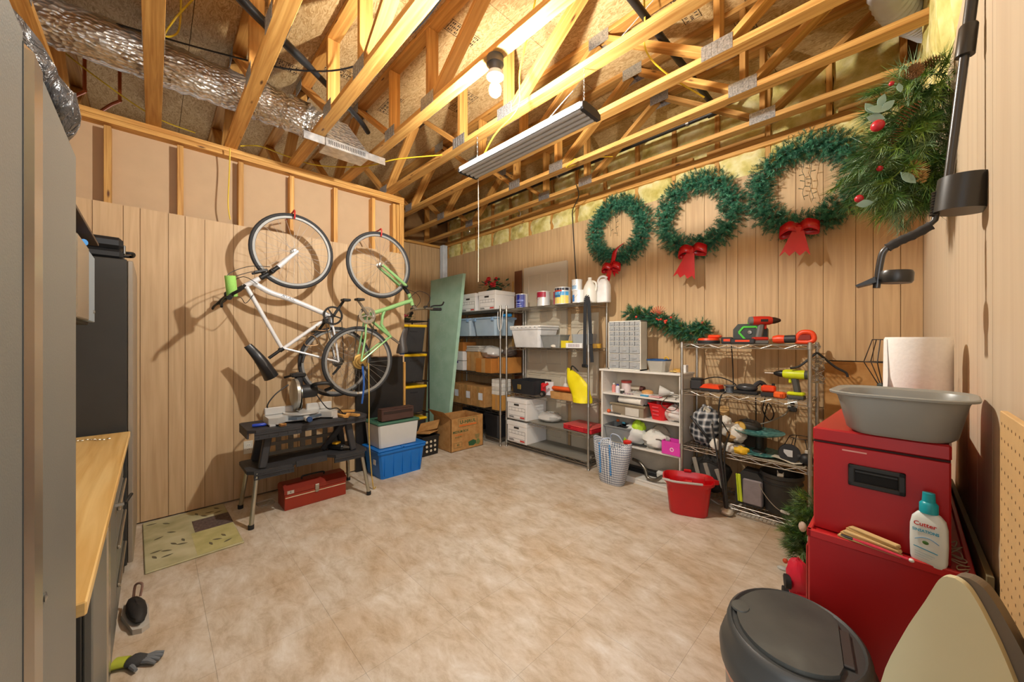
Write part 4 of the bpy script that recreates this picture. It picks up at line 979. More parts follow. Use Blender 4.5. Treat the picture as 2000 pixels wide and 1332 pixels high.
# ------------------------------------------------------------------ boxes
BW = plain('e8e6e2', .7, 0, .03); LINE = plain('3a3a3a', .8); REDP = plain('c44038', .8)
bank0 = None
def bank(loc, lbl, rz=0, lid_x=0):
    global bank0
    if bank0: return dup(bank0, loc, rz, lbl)
    bank0 = t = thing('file_storage_box', lbl, 'box', loc, rz, 'white file storage boxes')
    MB().box(-.175, .175, -.19, .19, 0, .245, .003).build('box_body', BW, t); MB().box(-.180, .180, -.196, .196, .215, .272, .003).build('lid', BW, t)
    MB().cb((0, -.1965, .192), (.09, .003, .022), .001).build('hand_hole', plain('2c2620', .9), t)
    mb = MB(); y0, y1 = -.1912, -.1902
    for z in (.150, .110, .05, .012): mb.box(-.15, .15, y0, y1, z, z + .003)
    for x in (-.15, .147): mb.box(x, x + .003, y0, y1, .012, .15)
    for k in range(1, 5): mb.box(-.15 + .06 * k, -.148 + .06 * k, y0, y1, .11, .15)
    mb.box(-.14, -.05, y0, y1, .022, .030); mb.box(-.14, -.06, y0, y1, .034, .040)
    mb.build('printed_form', LINE, t); MB().box(.06, .14, y0, y1, .0205, .0415).build('red_print', REDP, t)
    return t
bank((-3.40, 3.57, .389), 'white file storage box on the shelf below the black crate with a lock')
bank((-3.40, 3.57, .0895), 'white file storage box on the lowest shelf of the paint can rack')
bank((-4.43, 3.57, 1.836), 'white file storage box on top of the rack, nearer the foam board', 0)
bank((-3.98, 3.55, 1.836), 'white file storage box carrying the red flowers on top of the rack', 2)
one('yellow_binder', 'yellow binder standing at the end of the rack top behind the foam board', 'binder', MB().box(-.03, .03, -.13, .13, 0, .25, .004), plain('f0de3e', .5), (-4.80, 3.50, 1.836))
for k in range(3):
    one('file_folder', ('cream folder touching the yellow binder', 'middle cream folder beside the yellow binder', 'cream folder touching the white file box')[k] + ' on the rack top', 'folder', MB().box(-.012, .012, -.14, .14, 0, .255, .003), plain(('d8d0b4', 'e4dec8', 'cfc7b2')[k], .7), (-4.745 + .035 * k, 3.51, 1.836), 2 * k, 'cream folders on the rack top')
# clear blue lidded bins
CLB = plain('c8dcea', .25, 0, .05, alpha=.55)
for k, (x, lbl, c) in enumerate(((-4.60, 'clear plastic bin holding a cream parcel on the rack', 'ddd9cc'), (-4.04, 'clear plastic bin holding a pale blue parcel on the rack', '8fc3e6'))):
    t = thing('clear_bin', lbl, 'bin', (x, 3.56, 1.477), 0, 'clear bins with pale lids')
    MB().tub(0, .235, .42, .34, .48, .40, .003, None, .02).build('bin_body', CLB, t); MB().cb((0, 0, .25), (.51, .43, .03), .012).build('lid', plain('a9c7e2', .35, 0, .05, alpha=.85), t)
    for s_ in (-1, 1): MB().cb((.19 * s_, -.213, .235), (.05, .012, .05), .004).build('latch', plain('7fa0c4', .4), t)
    one('wrapped_parcel', ('cream wrapped parcel inside the clear bin', 'pale blue wrapped parcel inside the clear bin')[k], 'parcel', MB().box(-.13, .15, -.14, .14, 0, .2, .01), plain(c, .7), (x + .0, 3.56, 1.4815))
# brush with a blue foam head
t = thing('blue_foam_roller', 'bright blue foam roller lying on top of the clear bins at the rack edge', 'roller', (-3.73, 3.52, 1.762), 20)
MB().tube([(-.07, 0, 0), (-.055, 0, 0), (.055, 0, 0), (.07, 0, 0)], [.012, .022, .022, .012], 14).build('roller_head', plain('2f97e0', .8), t); MB().tube([(-.2, 0, 0), (-.07, 0, 0)], .005, 6).build('roller_rod', STEEL, t)
# loops of white cord hung on the post
one('cord_loop', 'loop of white cord hanging on the rack post between the two tall racks', 'cord', MB().tube(smoothpath([(-.05, 0, .11), (-.045, -.01, 0), (-.03, -.012, -.10), (0, -.012, -.15), (.03, -.012, -.10), (.045, -.01, 0), (.05, 0, .11)], 5), .004, 6), WHITE, (-3.63, 3.305, 1.69))
# third shelf: purple lidded boxes, cartons, bag of bubble wrap
for (x, z, l) in ((-4.70, .957, 'white box with a purple label, the lower of two on the rack'), (-4.70, 1.105, 'white box with a purple label, the upper of two on the rack')):
    t = thing('white_carton', l, 'box', (x, 3.52, z), 0, 'white boxes with purple labels')
    MB().box(-.15, .15, -.15, .15, 0, .142, .004).build('box_body', plain('d9d8d6', .6), t); MB().box(-.11, .03, -.1515, -.150, .108, .14).build('purple_label', plain('4b2c78', .6), t)
def carton(lbl, loc, w, d, h, rz=0, mat=None, tape='b58c58', labelpatch=False, group=None, nm='cardboard_box'):
    t = thing(nm, lbl, 'box', loc, rz, group)
    MB().box(-w/2, w/2, -d/2, d/2, 0, h, .003).build('box_body', mat or CARD, t)
    MB().box(-w*.12, w*.12, -d/2 - .0008, -d/2, 0, h).build('tape', plain(tape, .5), t)
    if labelpatch: MB().box(w*.02, w*.36, -d/2 - .0016, -d/2 - .0008, h*.35, h*.7).build('paper_label', plain('dfe3ea', .7), t)
    return t
carton('tan cardboard box standing beside the purple labelled boxes', (-4.37, 3.58, .957), .30, .32, .29)
carton('orange brown cardboard box behind the rack post under clear wrap', (-4.03, 3.48, .957), .34, .28, .20, 0, plain('b5742f', .75))
carton('brown cardboard box lying on the two purple labelled boxes', (-4.72, 3.52, 1.248), .30, .26, .14, 0, plain('a9692a', .75))
one('stacked_books', 'grey books lying stacked on the tan cardboard box', 'books', MB().box(-.16, .14, -.12, .12, 0, .03, .003).box(-.15, .15, -.11, .12, .031, .06, .003).box(-.14, .15, -.12, .1, .061, .085, .003), plain('b8b1a6', .6), (-4.37, 3.53, 1.2485))
PLAST = plain('d8d6d0', .25, 0, .06, 8, .6, 14, alpha=.8)
one('plastic_wrap', 'crumpled clear plastic wrap lying over the orange brown box', 'plastic wrap', MB().ell((0, 0, .085), (.19, .14, .085), 20, 12, None, .13, 3), PLAST, (-4.05, 3.52, 1.16))
carton('amber cardboard box at the open end of the third shelf behind the post', (-3.76, 3.60, .957), .17, .30, .22, 0, plain('c0803a', .75))
one('brown_bag', 'dark brown rolled bag lying on the amber cardboard box', 'bag', MB().ell((0, 0, .065), (.08, .12, .065), 14, 9, None, .08, 8), plain('5d5048', .7), (-3.76, 3.60, 1.178))
for k in range(3):
    carton(('brown carton with a blue label, behind the foam board edge', 'brown carton with a blue label, in the middle of three', 'brown carton with a blue label, at the open end of three')[k], (-4.75 + .29 * k, 3.54, .457), .28, .36, .29, 0, None, 'a9824e', True, 'labelled cartons on the rack')
carton('small amber carton under the stack of white packs', (-3.785, 3.46, .457), .19, .18, .21, 0, plain('c79046', .75))
for k in range(4):
    one('white_pack', ('lowest', 'second lowest', 'second highest', 'topmost')[k] + ' flat white pack of the stack on the small amber carton', 'pack', MB().box(-.1, .1, -.09, .09, 0, .052, .004), plain(('ddd8cd', 'd3cec4', 'e3dfd6', 'd8d3ca')[k], .7), (-3.785, 3.46, .6675 + .0535 * k), (1, -2, 3, -1)[k], 'white packs on the amber carton')
t = thing('black_bin', 'black plastic bin on the bottom shelf of the rack beside the carton', 'bin', (-3.87, 3.50, .086), 0)
MB().tub(0, .31, .28, .28, .33, .32, .004, None, .03, .008, .03).build('bin_body', plain('202022', .5), t); MB().tube(smoothpath([(-.16, -.16, .26), (-.18, -.18, .2), (-.1, -.19, .16)], 4), .004, 6).build('handle', BLACK, t)
t = thing('black_bin', 'black plastic bin deeper in the shadow behind the carton', 'bin', (-4.40, 3.52, .086), 0)
MB().tub(0, .31, .28, .28, .33, .32, .004, None, .03, .008, .03).build('bin_body', plain('202022', .5), t)
# hollow closet doors leaning behind the paint can rack
DOORM = plain('c9bda6', .45, 0, .02)
def slab(lbl, x, w, h, y):
    t = thing('spare_door', lbl, 'door', (x, y, 0), 0)
    MB().box(-w/2, w/2, -.018, .018, 0, h, .002).build('door_slab', DOORM, t)
    for (z0, z1) in ((.15, .95), (1.1, h - .12)):
        for s_ in (-1, 1):
            mb = MB(); a, b_ = (.05, w/2 - .09) if s_ > 0 else (-w/2 + .09, -.05)
            for (p, q, r_, s2) in ((a, b_, z0, z0 + .012), (a, b_, z1 - .012, z1), (a, a + .012, z0, z1), (b_ - .012, b_, z0, z1)): mb.box(p, q, -.023, -.018, r_, s2, .002)
            mb.build('raised_moulding', DOORM, t)
slab('beige moulded door slab leaning on the wall behind the paint cans', -3.29, .76, 2.44, 3.806)
one('panel_sheet', 'plain beige sheet leaning behind the yellow bag end of the rack', 'panel', MB().box(-.20, .20, -.006, .006, 0, 1.75, .001), DOORM, (-2.64, 3.80, 0))
one('brown_board', 'narrow dark brown board leaning on the wall beside the beige door slab', 'board', MB().box(-.07, .07, -.008, .008, 0, 2.42, .001), plain('6a3f22', .7), (-3.79, 3.80, 0))
one('wood_lath', 'thin wood lath leaning on the wall beside the dark brown board', 'lath', MB().box(-.012, .012, -.008, .008, 0, 2.28, .001), PINE, (-3.90, 3.80, 0))
# ------------------------------------------------------------------ paint cans and jugs
def can(lbl, loc, r, h, bands, body='d8d8d4', group='paint cans on the rack top', rz=0, lidc='a9aaa8'):
    t = thing('paint_can', lbl, 'can', loc, rz, group)
    MB().lathe([(0, 0), (r, 0), (r * 1.02, .004), (r, .008), (r, h - .012), (r * 1.03, h - .010), (r * 1.03, h - .002), (r * .95, h), (r * .93, h - .006), (0, h - .006)], 28).build('can_body', plain(body, .35, .2, .03), t)
    for (a, b_, z0, z1, c_) in bands:
        n = 10; mb = MB(); vs = []; fs = []
        for i in range(n + 1):
            an = R(a + (b_ - a) * i / n); vs += [(r * 1.012 * cos(an), r * 1.012 * sin(an), z0), (r * 1.012 * cos(an), r * 1.012 * sin(an), z1)]
        for i in range(n): fs.append((2*i, 2*i + 2, 2*i + 3, 2*i + 1))
        mb.add(vs, fs, None, True).build('paper_label', plain(c_, .4), t)
    MB().tube([(r * 1.02 * cos(R(a)), r * 1.02 * sin(R(a)), h * .72 - .05 * sin(R((a - 200) * 1.8)) if 200 < a < 300 else h * .72) for a in range(200, 301, 10)], .0018, 5).build('bail', STEEL, t)
    return t
Z2 = 1.837
can('navy blue paint can at the end of the rack top beside the white boxes', (-3.44, 3.52, Z2), .083, .190, [(150, 345, .01, .178, '1d2a86'), (190, 330, .09, .11, '7f8fd8'), (200, 300, .055, .066, 'aab4e8'), (200, 310, .028, .036, 'aab4e8')])
can('red labelled paint can with an orange picture and a white patch', (-3.07, 3.53, Z2), .083, .192, [(165, 245, .10, .18, 'b3213c'), (245, 330, .115, .18, 'a81f3c'), (165, 240, .045, .10, 'd9772a'), (165, 240, .01, .045, '5a4a35')])
can('slim paint can with a red and teal label behind the yellow labelled can', (-2.86, 3.60, Z2), .083, .188, [(170, 260, .11, .175, 'a8243f'), (170, 230, .012, .11, '1f8a8a'), (230, 260, .012, .11, 'b8324a')])
can('large paint can with a black lid and blue and yellow label', (-2.74, 3.50, Z2), .096, .205, [(150, 350, .165, .195, '1d2030'), (180, 300, .150, .168, 'c8452e'), (150, 350, .105, .15, '4a9fd2'), (150, 350, .012, .105, 'e6cc62'), (190, 290, .085, .112, '2d6f9e')])
can('white paint can with a blue square label, lower of a stacked pair', (-2.505, 3.50, Z2), .078, .150, [(215, 262, .02, .095, '2f7fd0')], 'e4e4e2')
can('white tub with a grey blue label on the white paint can', (-2.535, 3.50, Z2 + .1505), .060, .125, [(200, 300, .012, .055, '8fb0cc')], 'ecebe8')
t = thing('gallon_jug', 'round white gallon jug with a small cap on the rack top', 'jug', (-2.375, 3.52, Z2))
JUG = plain('e3dfd4', .35, 0, .03)
MB().lathe([(0, 0), (.074, 0), (.078, .012), (.078, .135), (.075, .15), (.062, .19), (.038, .235), (.022, .255), (.02, .262), (0, .262)], 24).build('jug_body', JUG, t); MB().lathe([(0, .262), (.022, .262), (.022, .283), (0, .285)], 16).build('cap', JUG, t)
MB().tube(smoothpath([(.035, 0, .24), (.075, 0, .22), (.085, 0, .17), (.074, 0, .13)], 5), .011, 8).build('handle', JUG, t)
t = thing('white_jug', 'square white jug with a loop handle at the rack top corner', 'jug', (-2.245, 3.60, Z2))
MB().lathe([(0, 0), (.066, 0), (.07, .01), (.07, .17), (.066, .2), (.05, .235), (.03, .262), (0, .265)], 24, None, 1, .85, True, .25).build('jug_body', plain('e9e7e4', .4), t)
MB().tube(smoothpath([(-.055, 0, .20), (-.075, 0, .24), (-.05, 0, .285), (0, 0, .29), (.04, 0, .27)], 5), .013, 8).build('handle', plain('e9e7e4', .4), t)
# shelf 2 of the paint can rack
t = thing('white_tote', 'white plastic tote with a toothed folding lid on the paint can rack', 'tote', (-3.25, 3.55, 1.327), 0)
MB().tub(0, .245, .44, .30, .52, .38, .004, None, .03, .01, .02).build('tote_body', plain('d9d9d8', .45), t)
l = MB().cb((0, 0, .262), (.53, .39, .026), .01).build('lid', WHITE, t); mb = MB()
for k in range(7): mb.box(-.24 + .075 * k, -.2 + .075 * k, -.205, -.196, .245, .27)
mb.build('lid_teeth', WHITE, l, kind='stuff')
t = thing('grey_bin', 'grey open plastic bin in front of the white tote', 'bin', (-2.84, 3.475, 1.327), 0)
MB().tub(0, .155, .24, .16, .30, .20, .004, None, .01, .005, .012).build('bin_body', plain('858784', .5), t)
one('yellow_box', 'small yellow box beside the grey open bin', 'box', MB().box(-.05, .05, -.05, .05, 0, .085, .003), plain('d8c52c', .5), (-2.66, 3.47, 1.327), 5)
t = thing('label_box', 'flat white box printed with a row of dark bars on the paint can rack', 'box', (-2.53, 3.46, 1.327), 2)
MB().box(-.10, .12, -.05, .05, 0, .058, .003).build('box_body', WHITE, t)
for k in range(9): MB().box(-.06 + .017 * k, -.052 + .017 * k, -.0512, -.05, .012, .048).build('printed_bar', plain('8a7a86', .7), t)
t = thing('clear_tub', 'low clear tub with a wire handle behind the printed white box', 'tub', (-2.52, 3.62, 1.327), 0)
MB().tub(0, .16, .22, .16, .25, .19, .003, None, .02).build('tub_body', plain('a9aeb2', .3, 0, .1, alpha=.8), t); MB().tube(smoothpath([(-.1, 0, .16), (-.06, 0, .21), (.04, 0, .21), (.1, 0, .16)], 4), .003, 6).build('wire_handle', STEEL, t)
for k in range(3): one('putty_lump', ('pale crumpled pouch closest to the grey bin', 'middle pale crumpled pouch by the grey bin', 'pale crumpled pouch closest to the yellow box')[k], 'pouch', MB().ell((0, 0, .02), (.04, .03, .02), 10, 7, None, .1, k), plain('d9d2c4', .7), (-2.80 + .03 * k, 3.40 + .028 * k, 1.327 + .0 * k), 30 * k, 'pale pouches by the yellow box')
t = thing('tape_roll', 'roll of yellow tape lying at the corner of the paint can rack', 'tape', (-2.36, 3.60, 1.328))
MB().lathe([(.035, 0), (.072, 0), (.072, .05), (.035, .05), (.035, 0)], 24).build('tape_body', plain('d7a63a', .5), t); MB().lathe([(.033, .001), (.035, .001), (.035, .049), (.033, .049), (.033, .001)], 20).build('core', CARD, t)
# black strap slung over the corner post
t = thing('black_strap', 'long black webbing strap slung over the corner post of the paint can rack', 'strap', (-2.31, 3.385, 0))
mb = MB(); pts = [(-.035, -.008, 1.16), (-.03, -.012, 1.5), (-.022, -.016, 1.80), (-.006, -.022, 1.882), (.02, -.02, 1.86), (.035, -.014, 1.62), (.045, -.012, 1.40), (.06, -.01, 1.18)]
P_ = smoothpath(pts, 4)
for a, b_ in zip(P_[:-1], P_[1:]): mb.bar(a, b_, .042, .004, (0, -1, 0))
mb.build('webbing', plain('24262a', .8), t); MB().cb((.046, -.015, 1.43), (.05, .012, .12), .004).build('pad', plain('2e3136', .7), t); MB().cb((-.02, -.03, 1.14), (.07, .03, .04), .01).build('buckle', BLACK, t)
# shelf 3: black crate, red clamp, cardboard tray, yellow bag, caulk tubes
t = thing('black_lock_box', 'black open plastic box with a brass label on the paint can rack', 'box', (-3.30, 3.55, .727), 0)
MB().tub(0, .175, .36, .30, .40, .34, .005, None, .0).build('box_body', plain('27292d', .5), t); MB().box(-.09, -.03, -.172, -.158, .06, .12, .002).build('brass_label', plain('b79a55', .4, .6), t)
t = thing('red_grease_gun', 'red and black hand tool with a round wheel on the edge of the shelf', 'tool', (-3.0, 3.44, .727), 10)
MB().lathe([(0, -.02), (.034, -.02), (.038, 0), (.034, .02), (0, .02)], 20, T(.02, -.045, .038, rx=90)).build('wheel', BLACK, t); MB().cb((-.02, .04, .09), (.06, .05, .14), .015).build('body', plain('c8212a', .4), t); MB().tube([(0, 0, .12), (.06, .02, .16)], .016, 8).build('handle', plain('d02a30', .4), t); MB().lathe([(0, -.003), (.018, -.003), (.018, .003), (0, .003)], 16, T(.02, -.066, .038, rx=90)).build('wheel_cap', STEEL, t)
one('poster_sleeve', 'white printed sleeve standing behind the red and black hand tool', 'sleeve', MB().box(-.06, .06, -.01, .01, 0, .17, .002), plain('e5dfe0', .6), (-3.0, 3.56, .727), 8)
t = thing('cardboard_tray', 'shallow cardboard tray holding an orange tube on the rack', 'tray', (-2.66, 3.47, .727), 0)
MB().tub(0, .085, .36, .15, .37, .16, .004).build('tray', CARD, t)
one('orange_tube', 'orange tube lying across the shallow cardboard tray', 'tube', MB().tube([(-.18, 0, 0), (-.16, 0, 0), (.13, 0, 0), (.15, 0, 0)], [.012, .028, .028, .01], 14), plain('e8622a', .45), (-2.69, 3.47, .842), 4)
for k, (x, y) in enumerate(((-2.78, 3.60), (-2.70, 3.62), (-2.62, 3.60), (-2.545, 3.62))):
    o = thing('caulk_bottle', 'white pointed caulk bottle behind the tray, ' + ('closest to the red tool', 'second from the red tool', 'third from the red tool', 'closest to the yellow bag')[k], 'bottle', (x, y, .727), 0, 'white caulk bottles behind the tray')
    MB().lathe([(0, 0), (.033, 0), (.034, .13), (.02, .16), (.008, .17), (.004, .235), (0, .235)], 14).build('bottle_body', plain('dcd8cf', .45), o)
    MB().lathe([(.0345, .03), (.0345, .1)], 14).build('paper_label', plain('cfc4b8', .6), o)
YB_ = textured('yellow_bag_cloth', 'Noise', [(0.3, 'dcc800'), (0.7, 'f2e31a')], 5, .55, 0, .5, .01)
t = thing('yellow_bag', 'bright yellow cloth bag slumped against the corner post of the rack', 'bag', (-2.40, 3.42, .727), 0)
vs = []; fs = []; n = 16; kk = 12; rr = random.Random(4)
for i in range(kk + 1):
    s_ = i / kk; w = (.115 - .02 * s_ + .03 * sin(3 * s_)) * (1 if i < kk else .85); dd = .075 * (1 - s_ * .82); cx_ = -.02 - .10 * s_ ** 1.4; z = .335 * s_
    for j in range(n):
        a = 2 * pi * j / n; q = 1 + .10 * sin(3 * a + 4 * s_) + .06 * sin(5 * a - 7 * s_)
        vs.append((cx_ + w * q * cos(a), dd * q * sin(a), max(0, z + .025 * s_ * cos(a) * -1.6)))
for i in range(kk):
    for j in range(n): fs.append((i*n+j, i*n+(j+1) % n, (i+1)*n+(j+1) % n, (i+1)*n+j))
fs += [tuple(range(n)), tuple(kk*n + j for j in range(n))]
MB().add(vs, fs, None, True).build('bag_body', YB_, t); MB().tube(smoothpath([(-.17, 0, .33), (-.12, -.03, .40), (-.06, 0, .34)], 5), .008, 6).build('bag_handle', BLACK, t)
# shelf 4: clear wrap, red flat case
one('clear_wrap', 'crumpled clear plastic wrap on the shelf beside the white file box', 'plastic wrap', MB().ell((0, 0, .06), (.16, .13, .06), 18, 10, None, .12, 6), PLAST, (-3.02, 3.60, .390))
t = thing('red_flat_case', 'flat red plastic case lying near the corner post of the rack', 'case', (-2.47, 3.56, .390), -3)
MB().cb((0, 0, .024), (.40, .30, .046), .008).build('case_base', plain('b81f2a', .4), t); MB().cb((0, 0, .056), (.40, .30, .014), .005).build('case_lid', plain('d3524f', .4, 0, .05), t)
for x in (-.1, .12): MB().box(x - .02, x + .02, -.158, -.149, .03, .06, .002).build('catch', plain('a81a24', .4), t)
# print on the grey liner back panel: card leaning behind
one('dark_sign_board', 'brown board with dark lettering standing behind the lowest shelf', 'board', MB().box(-.30, .30, -.004, .004, 0, .26), plain('5c554b', .7, 0, .2, 8), (-2.55, 3.80, .02))

# ================================================================== WHITE BOOKCASE
LAM = plain('ddd9d0', .45, 0, .02)
t = thing('white_bookcase', 'low white bookcase crammed with household odds and ends between the two chrome racks', 'bookcase', (-1.745, 3.555, 0))
for s_ in (-1, 1):
    sp = MB().box(.405 * s_ - .009, .405 * s_ + .009, -.145, .145, 0, 1.095, .001).build('side_panel', LAM, t)
    if s_ < 0:
        for k in range(3):
            MB().lathe([(.003, 0), (0, .0005)], 8, T(-.3955, -.1, .96 + .03 * k, ry=90)).build('peg_hole', BLACK, sp)
MB().box(-.435, .425, -.155, .15, 1.096, 1.116, .002).build('top_board', LAM, t)
BZ = (.06, .365, .655, .87)
for z in BZ: MB().box(-.395, .395, -.14, .13, z - .018, z, .001).build('shelf_board', LAM, t)
MB().box(-.395, .395, -.135, -.12, 0, .041).build('kick_board', LAM, t); MB().box(-.405, .405, .136, .142, .0, 1.09).build('back_board', plain('cfc4b0', .6), t)
# parts cabinet with clear drawers
t = thing('drawer_organizer', 'white parts cabinet with rows of clear plastic drawers on the white bookcase', 'parts cabinet', (-1.905, 3.50, 1.117), 0)
OW = plain('d6d4c9', .5)
b_ = MB(); b_.box(-.18, -.17, -.07, .07, 0, .495); b_.box(.17, .18, -.07, .07, 0, .495); b_.box(-.18, .18, -.07, .07, .487, .497); b_.box(-.18, .18, -.07, .07, 0, .012); b_.box(-.18, .18, .062, .07, 0, .49)
for k in range(5): b_.box(-.17, .17, -.07, .06, .24 + .05 * k - .003, .24 + .05 * k + .003)
for k in range(2): b_.box(-.17, .17, -.07, .06, .085 + .078 * k - .003, .085 + .078 * k + .003)
b_.build('cabinet_shell', OW, t)
DC = plain('aeb0b0', .3, 0, .12, 30, alpha=.85); d0 = {}
for r_ in range(8):
    n = 6 if r_ > 2 else 3; z0, z1 = ((.244 + .05 * (r_ - 3), .286 + .05 * (r_ - 3)) if n == 6 else (.015 + .078 * r_ - (.0), .080 + .078 * r_))
    for c_ in range(n):
        w = .34 / n; x = -.17 + w * (c_ + .5)
        if n not in d0:
            h = z1 - z0; m = MB().box(-w/2 + .003, w/2 - .003, -.068, .05, 0, h, .002).box(-w/2 + .003, w/2 - .003, -.074, -.068, 0, .006).box(-w*.2, w*.2, -.076, -.068, h*.35, h*.5)
            o = m.build('clear_drawer', DC, t); d0[n] = o
        else: o = d0[n].copy(); COL.objects.link(o)
        o.location = (x, 0, z0)
t = thing('screw_tub', 'clear tub full of screws with a blue rim on the white bookcase', 'tub', (-1.575, 3.50, 1.117), 0)
MB().tub(0, .105, .15, .13, .185, .165, .002, None, .02).build('tub_body', plain('d2cfc4', .2, 0, .05, alpha=.45), t)
rr = random.Random(21); mb = MB()
for k in range(260):
    x, y, z = rr.uniform(-.068, .068), rr.uniform(-.058, .058), .006 + .085 * rr.random() ** .7; a, b2 = rr.uniform(0, 6.3), rr.uniform(-.6, .6); l = .012
    mb.bar((x - l*cos(a), y - l*sin(a), z - l*b2*.4), (x + l*cos(a), y + l*sin(a), z + l*b2*.4), .003, .003)
mb.build('screws', plain('a39c8c', .35, .8, .25), t, kind='stuff')
MB().lathe([(.098, .104), (.104, .106), (.104, .118), (.094, .118), (.094, .104), (.098, .104)], 24, None, .97, .86, True, .3).build('blue_rim', plain('1f4f86', .45), t)
one('yellow_clip', 'small yellow clip perched on the rim of the screw tub', 'clip', MB().tube(smoothpath([(-.02, 0, 0), (-.01, 0, .018), (.01, 0, .018), (.02, 0, 0)], 4), .006, 6), plain('d9a81e', .5), (-1.49, 3.47, 1.238))
one('brass_fitting', 'small brass fitting lying at the end of the white bookcase top', 'fitting', MB().tube([(-.025, 0, .012), (0, 0, .012), (.004, 0, .012), (.03, 0, .012)], [.008, .008, .012, .012], 8), plain('b39858', .35, .8), (-1.42, 3.45, 1.117), 20)
one('tape_ring', 'amber ring of tape standing behind the brass fitting', 'tape', MB().lathe([(.03, 0), (.045, 0), (.045, .03), (.03, .03), (.03, 0)], 20), plain('c99a4a', .5), (-1.42, 3.57, 1.117))
one('white_block', 'small white block at the bookcase end beside the rack post', 'block', MB().box(-.02, .02, -.03, .03, 0, .07, .003), WHITE, (-1.355, 3.56, 1.117))
# --- upper shelf things (z=.87)
z = .8705
def bottle(lbl, loc, r, h, body, capc, neck=.5, group=None, caph=.02, rz=0):
    t = thing('bottle', lbl, 'bottle', loc, rz, group); MB().lathe([(0, 0), (r, 0), (r, h * .68), (r * neck, h * .82), (r * neck, h * .84), (0, h * .84)], 16).build('bottle_body', plain(body, .4), t)
    MB().lathe([(0, h * .84), (r * neck * 1.2, h * .84), (r * neck * 1.15, h), (0, h)], 14).build('cap', plain(capc, .4), t); return t
bottle('pinkish bottle with a clear top at the shelf end of the bookcase', (-2.06, 3.50, z), .022, .095, 'd98a80', 'd9d4cc')
bottle('white bottle with a dark blue label patch on the upper shelf', (-2.005, 3.48, z), .022, .09, 'd8d4dc', '3a3f8a')
t = thing('jar', 'pale jar with a red lid standing at the back of the upper shelf', 'jar', (-1.96, 3.58, z)); MB().lathe([(0, 0), (.05, 0), (.052, .09), (.046, .10), (0, .10)], 18).build('jar_body', plain('d5c2bd', .4), t); MB().lathe([(0, .10), (.054, .10), (.054, .122), (0, .124)], 18).build('lid', plain('b4453c', .5), t)
t = thing('dark_jar', 'small dark jar with a white lid in front of the red lidded jar', 'jar', (-1.94, 3.46, z)); MB().lathe([(0, 0), (.022, 0), (.022, .032), (0, .032)], 14).build('jar_body', plain('3a3c38', .4), t); MB().lathe([(0, .032), (.024, .032), (.024, .044), (0, .045)], 14).build('lid', WHITE, t)
one('blister_pack', 'red and white printed packet lying flat beside the dark jar', 'packet', MB().box(-.05, .05, -.025, .025, 0, .008, .002), textured('packet_print', 'Voronoi', [(.2, '8a2440'), (.45, 'd8c9cc'), (.7, '40304c')], 60, .5), (-1.875, 3.455, z), 8)
one('wire_bundle', 'bundle of grey wire twisted at the back of the upper shelf', 'wire', MB().tube([(.05*cos(a*.7)*1.4, .03*sin(a*.7), .02 + .012*sin(a*1.9)) for a in range(60)], .0035, 5), plain('8a8070', .5), (-1.78, 3.58, z))
t = thing('paint_roller', 'used paint roller with a dark grip at the back of the upper shelf', 'roller', (-1.86, 3.60, z), -5); MB().tube([(-.06, 0, .05), (.05, 0, .05)], .022, 12).build('roller_sleeve', plain('c4b8a2', .8), t); MB().tube([(.05, 0, .05), (.09, 0, .045)], .028, 12).build('end_band', plain('5a2e26', .6), t)
t = thing('wood_bowl', 'small tan round container in the middle of the upper shelf', 'bowl', (-1.69, 3.50, z)); MB().lathe([(0, 0), (.05, 0), (.056, .012), (.056, .022)], 18).build('bowl_base', WHITE, t); MB().lathe([(.056, .022), (.052, .045), (.03, .055), (0, .056)], 18).build('bowl_lid', plain('cf9a5e', .6), t)
one('blue_marker', 'blue packet lying at the shelf front below the tan round container', 'packet', MB().box(-.04, .04, -.012, .012, 0, .012, .003), plain('2f8fbd', .5), (-1.69, 3.435, z), 2)
one('striped_pouch', 'red and white striped pouch lying beside the blue packet', 'pouch', MB().box(-.055, .055, -.03, .03, 0, .014, .004), textured('pouch_print', 'Wave', [(.3, 'c43f4c'), (.6, 'e6dcdc')], 40, .5), (-1.58, 3.44, z), -8)
t = thing('white_funnel', 'white plastic funnel lying on its side on the upper shelf', 'funnel', (-1.54, 3.50, z + .056), 0); MB().lathe([(.052, -.03), (.055, -.03), (.02, .06), (.01, .07), (.01, .10), (.007, .10), (.007, .07), (.018, .06), (.052, -.03)], 20, T(rz=20) @ T(ry=96)).build('funnel_cone', plain('d8d6d0', .4), t)
one('white_ruler', 'white ruler leaning along the back of the upper shelf', 'slat', MB().box(-.13, .13, -.012, .012, 0, .03, .003), plain('d9cfc0', .5), (-1.47, 3.60, z), 0, None, 0, 9)
one('tangled_cord', 'tangled brown cord on the upper shelf with loops over the edge', 'cord', MB().tube(smoothpath([(.06, .04, .01), (-.03, .02, .03), (-.08, -.02, .012), (-.06, -.075, .01), (-.10, -.088, -.04), (-.08, -.09, -.075), (.0, -.088, -.10), (.05, -.086, -.055), (.02, -.06, .01), (.06, 0, .02)], 5), .004, 6), plain('3d352c', .6), (-1.41, 3.50, z))
